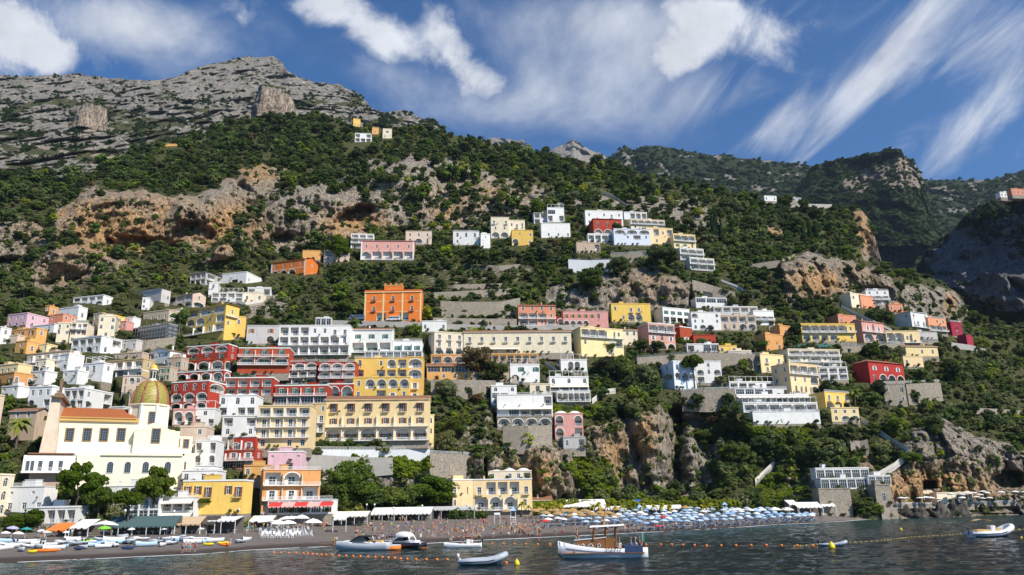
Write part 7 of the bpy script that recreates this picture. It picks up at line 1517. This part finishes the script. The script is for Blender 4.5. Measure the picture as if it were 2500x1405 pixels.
# ================================================================ BOATS
def hull(L, Bm, fr, dr_=.5, bow=.22, sheer=.55, transom=.8, n=18, rake=.12, stripe=True):
    """lofted hull, bow towards +x, open well inside"""
    mb = MB(); sec = []
    for i in range(n+1):
        t = i/n; x = -L/2+L*t; b = Bm/2*(transom+(1-transom)*min(1, t/.35)) if t < .35 else Bm/2*max(0.0, 1-((t-.35)/.65)**2.4)
        z = fr*(1+sheer*max(0, (t-.3)/.7)**2+.12*(1-t)**2); kx = x-(rake*L*max(0, (t-.75)/.25)**1.2)*.0; zk = -dr_*(1-max(0, (t-.7)/.3)**2)+max(0, (t-.9)/.1)*fr*.4
        bb = max(b, .02); ring = [(x, -bb, z), (x-.0, -bb*.97, z*.55+.0), (x, -bb*.86, .02 if t < .95 else z*.3), (x, -bb*.45, zk*.7), (x, 0, zk)]; ring = ring+[(a, -y, c) for a, y, c in ring[-2::-1]]
        inn = [(x, bb*.88, z), (x, bb*.80, max(.25, z-.5)), (x, -bb*.80, max(.25, z-.5)), (x, -bb*.88, z)]
        if t > .93: inn = [(a, y, z-.02) for a, y, c in inn]
        sec.append(ring+inn)
    m_ = len(sec[0]); b0 = len(mb.v)
    for s_ in sec: mb.v += s_
    for i in range(n):
        for j in range(m_): 
            j2 = (j+1) % m_; mb.f.append((b0+i*m_+j, b0+(i+1)*m_+j, b0+(i+1)*m_+j2, b0+i*m_+j2)); mb.m.append(1 if (stripe and j in (2, 5)) else (2 if j >= 9 and j < 12 else 0))
    mb.f.append(tuple(b0+j for j in range(9))); mb.m.append(0); return mb
def boat(name, label, px, py, rz, cat='boat', group=None, onb=False):
    b = Pz(px, py, 0.0) if not onb else beach(px, py)+np.array([0, 0, .12]); return thing(name, b, label, cat, group, rz), b
def outboard(root, x, z, m=M_black, s_=1.0):
    a = MB(); a.lathe([(.02, .55), (.16, .5), (.2, .3), (.17, .05), (.08, 0), (.06, -.9), (.02, -.92)], (x-.12, 0, z), 8); a.box(x-.3, x+.05, -.04, .04, z-.75, z-.68); return a.build('outboard_motor', m, root, smooth=True, sc=1.0)
# main wooden boat, bow to the left
o, b = boat('wooden_motor_boat', 'white wooden passenger boat with varnished cabin and canopy roof crossing in the foreground', 1472, 1362, math.pi-.06); kb = kk(b[1]); L = 196*kb; h_ = hull(L, L*.27, .095*L, .5, sheer=.95, transom=.55); hu = h_.build('hull', [M_hullw, M_black, M_varn], o, smooth=True)
fr = .095*L; u = L/10.5
mb = MB(); mb.box(-L*.46, L*.47, -L*.138, L*.138, fr*.55, fr*.62); mb.build('deck', M_varn, o)
cb = MB(); cb.add([(-.02*L, -.095*L, fr*.62), (.335*L, -.07*L, fr*.62), (.335*L, .07*L, fr*.62), (-.02*L, .095*L, fr*.62), (-.02*L, -.085*L, fr+1.25*u), (.30*L, -.06*L, fr+.95*u), (.30*L, .06*L, fr+.95*u), (-.02*L, .085*L, fr+1.25*u)], [(0, 1, 5, 4), (1, 2, 6, 5), (2, 3, 7, 6), (3, 0, 4, 7), (4, 5, 6, 7)]); cab = cb.build('cabin', M_varn, o)
ct = MB(); ct.add([(-.04*L, -.095*L, fr+1.27*u), (.315*L, -.066*L, fr+.97*u), (.315*L, .066*L, fr+.97*u), (-.04*L, .095*L, fr+1.27*u), (-.04*L, -.095*L, fr+1.37*u), (.315*L, -.066*L, fr+1.07*u), (.315*L, .066*L, fr+1.07*u), (-.04*L, .095*L, fr+1.37*u)], [(0, 3, 2, 1), (4, 5, 6, 7), (0, 1, 5, 4), (1, 2, 6, 5), (2, 3, 7, 6), (3, 0, 4, 7)]); ct.build('cabin_top', M_hullw, o)
for i, x_ in enumerate((.04, .13, .22)):
    for s_ in (-1, 1):
        pm = MB(); pm.tube([(x_*L, s_*(.094-.065*x_)*L, fr+.45*u), (x_*L, s_*(.102-.065*x_)*L, fr+.45*u)], .2*u, 12, 0); pm.build('porthole', M_white, cab); p2_ = MB(); p2_.tube([(x_*L, s_*(.1-.065*x_)*L, fr+.45*u), (x_*L, s_*(.104-.065*x_)*L, fr+.45*u)], .14*u, 12); p2_.build('porthole_glass', M_glass, cab)
wh = MB()
for x_ in (.11, -.02, -.13): 
    for s_ in (-1, 1): wh.tube([(x_*L-.1, s_*.085*L, fr*.62 if x_ < 0 else fr+1.0*u), ((x_-.02)*L-.1, s_*.085*L, fr+2.45*u)], .1*u, 5)
wh.box(-.03*L, .10*L, -.086*L, -.082*L, fr+1.2*u, fr+1.45*u); wh.build('wheelhouse_posts', M_varn, o); gl = MB(); gl.q((.10*L, -.08*L, fr+1.3*u), (.10*L, .08*L, fr+1.3*u), (.075*L, .08*L, fr+2.4*u), (.075*L, -.08*L, fr+2.4*u)); gl.build('windscreen', M_glass, o)
wl = MB(); wl.box(-.13*L, -.02*L, -.088*L, .088*L, fr*.62, fr+1.25*u); wl.box(-.02*L, .10*L, -.084*L, .084*L, fr+.9*u, fr+1.35*u); wl.build('wheelhouse_wall', M_varn, o); bn = MB(); bn.box(-.44*L, -.24*L, -.12*L, .12*L, fr*.63, fr+.35*u); bn.build('bench', M_navy, o)
rf = MB(); rf.add([(.14*L, -.10*L, fr+2.45*u), (.14*L, .10*L, fr+2.45*u), (-.25*L, .115*L, fr+2.62*u), (-.25*L, -.115*L, fr+2.62*u), (.13*L, -.08*L, fr+2.6*u), (.13*L, .08*L, fr+2.6*u), (-.25*L, .10*L, fr+2.72*u), (-.25*L, -.10*L, fr+2.72*u)], [(0, 1, 2, 3), (4, 7, 6, 5), (0, 3, 7, 4), (1, 5, 6, 2), (0, 4, 5, 1), (3, 2, 6, 7)]); rf.build('roof', M_canv, o); ms = MB(); ms.tube([(-.02*L, 0, fr+2.5*u), (-.05*L, 0, fr+4.3*u)], [.13*u, .07*u], 6); ms.build('mast', mat('orange_mast', (.5, .2, .04), .5, .1), o)
rl = MB()
for i in range(9):
    t = .55+.42*i/8; x_ = -L/2+L*t; bb = L*.135*max(0, 1-((t-.35)/.65)**2.4)*.92; zz = fr*(1+.95*((t-.3)/.7)**2)
    for s_ in (-1, 1): rl.tube([(x_, s_*bb, zz*.62), (x_+.1, s_*bb, zz*.62+.75*u)], .025*u, 4)
rl.build('bow_rail', M_white, o); fl = MB(); fl.tube([(-.44*L, 0, fr), (-.46*L, 0, fr+1.9*u)], .03, 4); fl.build('flag_pole', M_white, o); f2 = MB(); f2.box(-.475*L, -.46*L, -.02, .02, fr+.7*u, fr+1.75*u); f2.build('flag', CLM['green'], o)
st_ = MB(); 
for s_ in (-1, 1):
    for i in range(14):
        pp = []
        for t in (.28+.045*i, .28+.045*(i+1)): bb = L*.135*(1 if t < .35 else max(0, 1-((t-.35)/.65)**2.4)); zz = L*.095*(1+.95*max(0, (t-.3)/.7)**2+.12*(1-t)**2); pp.append((-L/2+L*t, s_*(bb*.985+.03), zz*.60, zz*.66))
        st_.q((pp[0][0], pp[0][1], pp[0][2]), (pp[1][0], pp[1][1], pp[1][2]), (pp[1][0], pp[1][1], pp[1][3]), (pp[0][0], pp[0][1], pp[0][3]))
st_.build('stripe', M_navy, hu)
def text(s_, size, root, loc, rot, m, name='lettering'):
    cu = bpy.data.curves.new('t', 'FONT'); cu.body = s_; cu.size = size; cu.align_x = 'CENTER'; to = bpy.data.objects.new('t', cu); C.objects.link(to); dg = bpy.context.evaluated_depsgraph_get(); dg.update(); me = bpy.data.meshes.new_from_object(to.evaluated_get(dg)); me.name = name; bpy.data.objects.remove(to)
    me.materials.clear(); me.materials.append(m); q = link(name, me, root, loc); q.rotation_euler = rot; return q
text('2SA717', .62*u, hu, (-.11*L, L*.141, fr*.66), (math.pi/2, 0, math.pi), M_black)
ps = [(.06, .02, 'stand', 'white', 'navy', 'helmsman in white shirt in the wheelhouse of the wooden boat', .62), (-.14, .03, 'stand', 'navy', 'navy', 'person in navy standing behind the wheelhouse of the wooden boat', .62), (-.19, .05, 'chair', 'white', 'white', 'person in white seated under the rear edge of the boat roof', .7), (-.15, .07, 'chair', 'black', 'black', 'person in black seated beside the cabin of the wooden boat', .7),
      (-.32, .04, 'chair', 'blue', 'blue', 'passenger in blue seated in the stern of the wooden boat', .8), (-.37, .03, 'chair', 'white', 'white', 'passenger in white with orange cap in the stern of the wooden boat', .8), (-.42, .02, 'chair', 'red', 'red', 'passenger in red at the very stern of the wooden boat', .8), (.28, 0, 'sit', 'black', 'black', 'person in black resting on the foredeck of the wooden boat', 2.0)]
cz, sz_ = math.cos(math.pi-.06), math.sin(math.pi-.06)
for fx, fy, kd, t_, b_, l_, zf in ps:
    lx, ly = fx*L, fy*L; z_ = {'stand': fr*.62, 'chair': fr*.62+.05, 'sit': fr+1.0*u}[kd]; person(kd, b+np.array([lx*cz-ly*sz_, lx*sz_+ly*cz, z_]), R_.uniform(-1, 1), t_, b_, l_, None, u*.98)
# wake
# motor yachts
def yacht(label, px, py, wpx, rz, mh, top, canopy_=False, nm='motor_yacht'):
    o, b = boat(nm, label, px, py, rz, 'motor yacht'); k = kk(b[1]); L = wpx*k; u = L/10; h_ = hull(L, L*.30, .115*L, .4, sheer=.45, transom=.85); hu = h_.build('hull', [mh, M_black, M_hullw], o, smooth=True)
    d = MB(); d.add([(-.40*L, -.12*L, .115*L), (.42*L, -.045*L, .15*L), (.42*L, .045*L, .15*L), (-.40*L, .12*L, .115*L), (-.40*L, -.11*L, .13*L), (.30*L, -.05*L, .175*L), (.30*L, .05*L, .175*L), (-.40*L, .11*L, .13*L)], [(0, 1, 5, 4), (1, 2, 6, 5), (2, 3, 7, 6), (4, 5, 6, 7), (0, 4, 7, 3)]); d.build('deck', M_hullw, o)
    w_ = MB(); w_.add([(.22*L, -.09*L, .15*L), (.22*L, .09*L, .15*L), (.06*L, -.10*L, .235*L), (.06*L, .10*L, .235*L), (-.14*L, -.115*L, .15*L), (-.14*L, .115*L, .15*L), (-.02*L, -.105*L, .235*L), (-.02*L, .105*L, .235*L)], [(0, 1, 3, 2), (0, 2, 6, 4), (1, 5, 7, 3)]); w_.build('windscreen', M_glass, o)
    tb_ = MB(); tb_.tube([(.22*L, -.092*L, .15*L), (.06*L, -.10*L, .238*L), (-.20*L, -.105*L, .238*L), (-.26*L, -.11*L, .14*L)], .012*L, 5); tb_.tube([(.22*L, .092*L, .15*L), (.06*L, .10*L, .238*L), (-.20*L, .105*L, .238*L), (-.26*L, .11*L, .14*L)], .012*L, 5); tb_.build('arch', top, o)
    rf = MB(); rf.box(-.21*L, .07*L, -.10*L, .10*L, .238*L, .252*L); rf.build('hard_top', top, o)
    if canopy_: c_ = MB(); c_.lathe([(.24*L*math.cos(a), .09*L*math.sin(a)) for a in np.linspace(0, 1.5, 6)], (-.02*L, 0, .245*L), 16, sy=.5); c_.build('canopy', M_canv, o, smooth=True)
    s_ = MB(); s_.box(-.36*L, -.12*L, -.09*L, .09*L, .13*L, .165*L); s_.build('cushions', M_tan if not canopy_ else M_white, o); pl = MB(); pl.box(-.56*L, -.46*L, -.12*L, .12*L, .01*L, .03*L); pl.build('swim_platform', M_varn, o)
    return o, b, L
yo, yb1, yL = yacht('white and grey motor yacht moored at the landing plank', 886, 1344, 124, math.pi-.12, M_grey, M_black); yo2, yb2, yL2 = yacht('dark hulled motor yacht with white canopy moored right of the white one', 984, 1340, 108, math.pi-.5, M_black, M_hullw, True)
for i, (x, y, t_, b_, l_) in enumerate([(915, 1339, 'navy', 'navy', 'person in navy boarding the white and grey motor yacht'), (921, 1339, 'pink', 'white', 'person in pink on the stern of the white and grey yacht'), (929, 1339, 'white', 'black', 'person in white shirt on the stern of the white and grey yacht'), (946, 1335, 'blue', 'navy', 'crew member in blue on the orange float'), (953, 1335, 'navy', 'navy', 'crew member in navy on the orange float'), (960, 1335, 'navy', 'blue', 'crew member right on the orange float'), (978, 1338, 'blue', 'navy', 'person in blue in the dark hulled yacht'), (997, 1338, 'white', 'white', 'person in white bending in the dark hulled yacht')]):
    q = Pz(x, y, 0.0); person('stand', q+np.array([0, 2.0, .9]), R_.uniform(-1, 1), t_, b_, l_, None, 1.1)
fo, fb = boat('orange_float', 'orange inflatable landing float between the two motor yachts', 960, 1342, .1, 'float'); k = kk(fb[1]); fm = MB()
for y_ in (-1.4, -.5, .4, 1.3): fm.tube([(-17*k, y_, .35), (17*k, y_, .35)], .42, 8)
fm.build('tubes', M_orange, fo, smooth=True); fm = MB(); fm.box(-16*k, 16*k, -1.7, 1.6, .76, .84); fm.build('deck_mat', M_white, fo)
jo, jb = boat('landing_plank', 'dark wooden landing plank reaching from the beach to the white yacht', 808, 1336, -.15, 'jetty'); k = kk(jb[1]); jm = MB(); jm.box(-24*k, 26*k, -.9, .9, .55, .7); jm.build('planks', M_wood, jo); jm = MB()
for x_ in (-20, 0, 22): jm.tube([(x_*k, -.8, -.6), (x_*k, -.8, .6)], .1, 5)
jm.build('piles', M_wood, jo)
lo, lb = boat('white_launch', 'open white launch with outboard engine near the swimmers line', 1130, 1337, math.pi+.03); k = kk(lb[1]); L = 84*k; hull(L, L*.26, .09*L, .35, sheer=.5, transom=.9).build('hull', [M_hullw, M_navy, M_white], lo, smooth=True); outboard(lo, -.5*L, .16*L); c_ = MB(); c_.box(-.2*L, -.1*L, -.05*L, .05*L, .05*L, .2*L); c_.build('console', M_white, lo)
person('stand', lb+np.array([-.0*L, .2, .4]), .5, 'navy', 'navy', 'person in navy standing in the open white launch', None, 1.05); person('chair', lb+np.array([.24*L, .3, .3]), .5, 'white', 'white', 'person in white seated at the engine of the open white launch', None, 1.05)
def rib(label, px, py, wpx, rz, mt, group=None, name='inflatable_dinghy', onb=False, motor=True, lift=.25, sc=1.0, mo=M_black):
    o, b = boat(name, label, px, py, rz, 'dinghy', group, onb); k = kk(b[1]); L = wpx*k; r = .062*L; w_ = .155*L; mb = MB(); pts = [(-.5*L, -w_, r*1.1)]+[(x_*L, -w_, r*1.1+max(0, x_)**2*lift*L*1.2) for x_ in (-.2, .1, .25)]
    for a in np.linspace(-1.2, 1.2, 7): pts.append((.30*L+.17*L*math.cos(a), w_*math.sin(a), r*1.1+lift*L*.11+.16*lift*L*math.cos(a)))
    pts += [(x, -y, z) for x, y, z in pts[3::-1]]
    mb.tube(pts, [r*.6]+[r]*(len(pts)-2)+[r*.6], 10); mb.build('tube', mt, o, smooth=True); st = MB(); st.tube([(x, y*1.0+(-1 if y < 0 else 1)*r*.96, z) for x, y, z in pts[:4]], r*.16, 4); st.tube([(x, y+(-1 if y < 0 else 1)*r*.96, z) for x, y, z in pts[-4:]], r*.16, 4); st.build('rubbing_strake', M_navy, o)
    fl = MB(); fl.add([(-.46*L, -w_, r*.7), (.28*L, -w_, r*.8), (.42*L, 0, r*1.0), (.28*L, w_, r*.8), (-.46*L, w_, r*.7), (-.46*L, 0, -r*.8), (.34*L, 0, -r*.4)], [(0, 1, 2, 3, 4), (0, 5, 6, 1), (4, 3, 6, 5), (1, 6, 2), (3, 2, 6), (0, 4, 5)]); fl.build('floor', M_grey, o); tr = MB(); tr.box(-.47*L, -.45*L, -w_, w_, 0, r*2.1); tr.build('transom', M_white, o)
    if motor: outboard(o, -.48*L, r*2.3, mo)
    return o, b, L
rib('grey inflatable dinghy with raised bow and white engine beside the yellow buoy in front', 1178, 1379, 108, .04, M_grey, lift=.45, mo=M_hullw); rib('small grey dinghy seen from behind near the right yellow buoy', 2034, 1335, 58, -.35, M_grey, lift=.4)
ro, rb, rL = rib('white rigid inflatable boat with tan canopy at the right edge', 2420, 1311, 100, .03, M_hullw, lift=.55, name='rigid_inflatable_boat'); u = rL/9
c_ = MB(); c_.box(-.02*rL, .08*rL, -.08*rL, .08*rL, .1*rL, .24*rL); c_.build('console', M_white, ro); c_ = MB(); c_.box(-.36*rL, -.04*rL, -.09*rL, .09*rL, .09*rL, .16*rL); c_.box(.09*rL, .2*rL, -.09*rL, .09*rL, .1*rL, .19*rL); c_.build('cushions', M_tan, ro)
c_ = MB(); K = 8
for i in range(K): a0, a1 = math.pi*i/K, math.pi*(i+1)/K; c_.q((-.16*rL-.19*rL*math.cos(a0), -.1*rL, .33*rL+.045*rL*math.sin(a0)), (-.16*rL-.19*rL*math.cos(a1), -.1*rL, .33*rL+.045*rL*math.sin(a1)), (-.16*rL-.19*rL*math.cos(a1), .1*rL, .33*rL+.045*rL*math.sin(a1)), (-.16*rL-.19*rL*math.cos(a0), .1*rL, .33*rL+.045*rL*math.sin(a0)))
c_.build('sun_canopy', M_tan, ro); c_ = MB(); 
for s_ in (-1, 1): c_.tube([(-.34*rL, s_*.1*rL, .1*rL), (-.35*rL, s_*.1*rL, .33*rL)], .02*u, 4); c_.tube([(-.02*rL, s_*.09*rL, .1*rL), (.03*rL, s_*.1*rL, .33*rL)], .02*u, 4)
c_.tube([(-.05*rL, 0, .3*rL), (-.1*rL, 0, .5*rL)], .02*u, 4); c_.build('canopy_frame', M_metal, ro)
# buoys
def sph(m, r=.3, name='float', el=1.0): 
    k = ('sph', m.name, r, el)
    if k not in MESHC: a = MB(); a.lathe([(r*math.sin(t_)+.005, -r*el*math.cos(t_)) for t_ in np.linspace(0, math.pi, 8)], n=12); MESHC[k] = a.mesh('buoy', m, True)
    return MESHC[k]
def buoyline(pts, n, m, r, label, group, name='buoy'):
    P_ = [Pz(x, y, 0.0) for x, y in pts]; seg = [np.linalg.norm(P_[i+1]-P_[i]) for i in range(len(P_)-1)]; tot = sum(seg)
    for k in range(n):
        d = tot*k/(n-1); i = 0
        while i < len(seg)-1 and d > seg[i]: d -= seg[i]; i += 1
        q = P_[i]+(P_[i+1]-P_[i])*min(1, d/seg[i]); o = link(name, sph(m, r), None, q+np.array([0, 0, r*.35])); tag(o, ('leftmost' if k == 0 else 'rightmost' if k == n-1 else ordn(k)+' from left')+' of the '+group, 'buoy', group)
    rp = MB(); rp.tube([q+[0, 0, .02] for q in P_], .03, 3); o = rp.build('rope', cmat('rope', (.3, .25, .15))); tag(o, 'rope joining the '+group, 'rope')
buoyline([(668, 1351), (740, 1352), (800, 1357), (930, 1362), (1000, 1367), (1118, 1368)], 27, M_orange, .2, 'orange ball buoy on the line in front of the motor yachts', 'orange buoys before the motor yachts'); buoyline([(1118, 1368), (1200, 1374), (1236, 1376)], 3, M_orange, .2, 'orange ball buoy beside the grey dinghy with raised bow', 'orange buoys by the grey dinghy')
buoyline([(1176, 1328), (1290, 1330), (1366, 1331), (1515, 1332), (1613, 1331)], 15, M_orange, .22, 'orange ball buoy between the white launch and the wooden boat', 'orange buoys behind the wooden boat'); buoyline([(1640, 1331), (1724, 1334), (1848, 1333), (1985, 1334)], 11, M_orange, .24, 'orange ball buoy right of the wooden boat', 'orange buoys right of the wooden boat')
buoyline([(1940, 1334), (2066, 1326), (2150, 1321), (2230, 1311+1), (2300, 1308), (2372, 1303)], 42, M_yellow, .11, 'small yellow float on the line towards the tan canopied boat', 'small yellow floats'); buoyline([(2474, 1296), (2502, 1292)], 3, M_yellow, .2, 'small yellow float right of the tan canopied boat', 'small yellow floats at the edge')
for x, y, h_, l_ in [(1262, 1379, 15, 'big yellow buoy right of the grey dinghy in front'), (2031, 1339, 18, 'tall yellow buoy in front of the small grey dinghy'), (2200, 1295, 7, 'lone yellow buoy in the open water left of the tan canopied boat'), (2494, 1315, 6, 'yellow buoy at the right edge below the small floats')]:
    q = Pz(x, y, 0.0); k = kk(q[1]); a = MB(); r = h_*k*.42; a.lathe([(.02, -r*.6), (r*.8, -r*.3), (r, .2*r), (r*.85, r*.9), (r*.3, r*1.7), (.03, r*1.9)], n=14); o = a.build('marker_buoy', M_yellow, None, q, smooth=True); tag(o, l_, 'buoy')
# swimmers
for i, (x, y) in enumerate([(1316, 1318), (1268, 1324), (1362, 1316), (1552, 1314), (1290, 1322)]):
    q = Pz(x, y, 0.0); k_ = FIG['stand']; o = thing('person', q-np.array([0, 0, 1.32]), ['left', 'lower left', 'right', 'far right', 'middle'][i]+' swimmer up to the shoulders in the water', 'person', None, R_.uniform(0, 6)); bb = link('body', k_[0], o); link('hair', k_[3], bb); link('top', cloth('stand', 'top', cols[i]), bb)
# boats drawn up on the shingle
bm = {}
def rowboat(label, px, py, wpx, rz, mh, ms, group):
    o, b = boat('rowing_boat', label, px, py, rz, 'boat', group, True); k = kk(b[1]); L = wpx*k; key = (round(L), mh.name, ms.name)
    if key not in bm: bm[key] = hull(round(L), round(L)*.38, .17*round(L), .12, sheer=.35, transom=.75, n=12).mesh('hull', [mh, ms, M_wood], True)
    link('hull', bm[key], o); t_ = MB()
    for q in (-.2, .1): t_.box(q*L-.12, q*L+.12, -.15*L, .15*L, .09*L, .10*L)
    t_.build('thwarts', M_wood, o)
SEEN = set()
spots = sorted([(8, 1344), (30, 1338), (52, 1346), (75, 1338), (98, 1340), (118, 1334), (60, 1328), (88, 1326), (20, 1326), (130, 1343), (160, 1338), (182, 1332), (205, 1340), (228, 1334), (252, 1338), (255, 1322), (278, 1324), (282, 1336), (300, 1318), (312, 1328), (336, 1330), (345, 1320), (356, 1334), (372, 1328), (396, 1334), (404, 1322), (432, 1318), (425, 1326), (452, 1322), (470, 1328), (484, 1320), (524, 1324), (585, 1326), (600, 1322), (14, 1334), (44, 1332), (90, 1332), (148, 1330), (172, 1324), (218, 1330), (266, 1332), (325, 1322), (384, 1326), (416, 1330), (444, 1316), (500, 1326), (196, 1322), (292, 1328)])
cs = [(M_hullw, M_white, 'white'), (M_grey, M_grey, 'grey'), (M_pool, M_white, 'light blue'), (M_hullw, M_blue, 'white and blue'), (M_teal, M_white, 'teal'), (M_hullw, M_navy, 'white and navy')]
for i, (x, y) in enumerate(spots):
    mh, ms, cn_ = cs[(i*7) % 6]; wh_ = 'below the orange topped tent' if x < 150 else 'below the white canopy' if x < 240 else 'below the green awning' if x < 420 else 'beside the white timber kiosk'; wx = R_.uniform(34, 50)
    y = min(y, float(yshore(x))-14); fr_ = 'front ' if y > 1332 else 'rear '
    sd = 'leftmost' if i == 0 else ordn(i)+' from left'
    if i % 3 == 1: rib(sd.replace(' from left', '')+' beached boat counted from the left, an inflatable dinghy '+wh_.replace('the ', ''), x, y, wx, R_.uniform(-2.5, -.6), M_hullw if i % 2 else M_grey, 'small boats on the left beach', onb=True, lift=.3)
    else: rowboat(sd.replace(' from left', '')+' beached boat counted from the left, a '+cn_+' rowing boat', x, y, wx, R_.uniform(-2.6, -.5), mh, ms, 'small boats on the left beach')
def kayak(label, px, py, wpx, rz, m, group=None):
    b = beach(px, py)+np.array([0, 0, .1]); k = kk(b[1]); L = wpx*k; a = MB(); N = 12; a.tube([(-L/2+L*i/N, 0, .22+.12*abs(2*i/N-1)**3) for i in range(N+1)], [max(.03, .34*math.sin(math.pi*(i/N*.94+.03))**.6) for i in range(N+1)], 8); o = thing('kayak', b, label, 'kayak', group, rz); a.build('hull', m, o, smooth=True); c_ = MB(); c_.lathe([(.28, .50), (.2, .53), (.02, .50)], (0, 0, .03), 12, sx=1.5); c_.build('cockpit', M_drk, o)
for x, y, w_, rz, m_, l_ in [(110, 1349, 66, .08, M_orange, 'long orange kayak lying nearest the water'), (78, 1351, 22, .05, M_yellow, 'short yellow board left of the long orange kayak'), (214, 1326, 30, .4, M_lime, 'lime green kayak left of the blue one'), (236, 1322, 30, .35, M_lime, 'lime green kayak behind the blue one'), (243, 1328, 28, .1, M_blue, 'blue kayak beside the lime green ones'), (192, 1343, 22, .1, M_navy, 'navy board below the white rowing boats'), (312, 1342, 32, .05, M_navy, 'navy board on the open shingle'), (478, 1320, 18, .8, M_red, 'red kayak by the teal boat'), (544, 1330, 26, .1, M_yellow, 'yellow kayak right of the four bathers'), (550, 1334, 24, .05, M_orange, 'orange kayak below the yellow kayak'), (508, 1333, 24, 0, M_yellow, 'yellow board left of the yellow kayak'), (1608, 1288, 26, .1, M_red, 'red kayak at the front row of the blue parasols')]:
    kayak(l_, x, min(y, float(yshore(x))-4), w_, rz, m_)
for i, x in enumerate((2133, 2143, 2152, 2163, 2173, 2184)):
    b = beach(x, 1264); a = MB(); a.lathe([(.25, 0), (.42, .6), (.45, .65), (.02, .62)], n=10); o = thing('plant_pot', b+np.array([0, 2, .2]), ['leftmost', 'second', 'third', 'fourth', 'fifth', 'rightmost'][i]+' terracotta pot at the foot of the quay wall', 'plant pot', 'terracotta pots'); a.build('pot', M_tile, o); link('plant', PROTO['yel'][0], o, (0, 0, .3), 0, 1.3)
# restaurant lettering on the cliff restaurant
rr = [b_ for b_ in BL if b_.root.name.startswith('cliff_restaurant')]; text('RADA RISTORANTE', rr[1].H*.24, rr[0].root, (rr[0].W*.42, -.3, -rr[0].H*.02), (math.pi/2, 0, 0), M_metal)

# lamp posts and poles along the beach front
LPM = MB(); LPM.tube([(0, 0, -.3), (0, 0, 4.6)], [.09, .05], 6); LPM = LPM.mesh('post', M_metal); LGM = MB(); LGM.lathe([(.05, 4.5), (.28, 4.7), (.3, 4.95), (.18, 5.15), (.02, 5.2)], n=10); LGM = LGM.mesh('lamp_globe', M_white, True)
for i, (x, y) in enumerate([(660, 1282), (786, 1278), (894, 1272), (913, 1272), (960, 1284), (1030, 1276), (1140, 1272), (300, 1298), (420, 1300), (580, 1292)]):
    o = thing('lamp_post', beach(x, y), ['lamp post between beige awning and tent parasols', 'lamp post before the middle of the vine roofed bar', 'round globe lamp at the right end of the vine roof', 'tall lamp post at the left end of the white marquee', 'lamp post before the middle of the white marquee', 'lamp post between marquee and grey pergola', 'lamp post before the grey pergola', 'lamp post beside the green awning', 'lamp post at the tan awning', 'lamp post right of the white kiosk'][i], 'lamp post', 'lamp posts on the beach front'); link('post', LPM, o); link('lamp_globe', LGM, o)
for i, (x, y) in enumerate([(300, 668), (850, 470), (1180, 612), (1520, 592), (1130, 1060), (1700, 500), (1060, 930), (1380, 800)]):
    q = hill_at(x, y); o = thing('utility_pole', q, ['pale pole below the orange cliff far left', 'pole on the cliff top left of the orange cave', 'pole beside the tiny white chapel', 'pole before the pale blue villa of the upper hamlet', 'thin pole in the garden right of the cream turret', 'pole on the netted slope of the upper right', 'pole at the top of the rubble wall by the amber hotel', 'pole by the coast road above the tile roof'][i], 'pole', 'utility poles on the hillside'); a = MB(); a.tube([(0, 0, -1), (0, 0, 8)], [.12, .08], 5); a.build('post', M_wood, o); a = MB(); a.box(-.8, .8, -.05, .05, 7.2, 7.32); a.build('crossbar', M_wood, o)
# ---------------------------------------------------------------- air
hz = bpy.data.materials.new('haze_air'); hz.use_nodes = True; t = NT(hz.node_tree); hz.node_tree.nodes.clear()
pv = t.n('ShaderNodeVolumePrincipled', {'Color': (.60, .75, 1.0, 1), 'Density': 0.000028, 'Anisotropy': .2}); ou = t.n('ShaderNodeOutputMaterial'); t.t.links.new(pv.outputs[0], ou.inputs['Volume'])
mb = MB(); mb.box(-4700, 4700, -2200, 5600, -40, 2700); o = mb.build('haze', hz); tag(o, 'thin bluish air that veils the distant ridges', 'haze', kind='stuff')
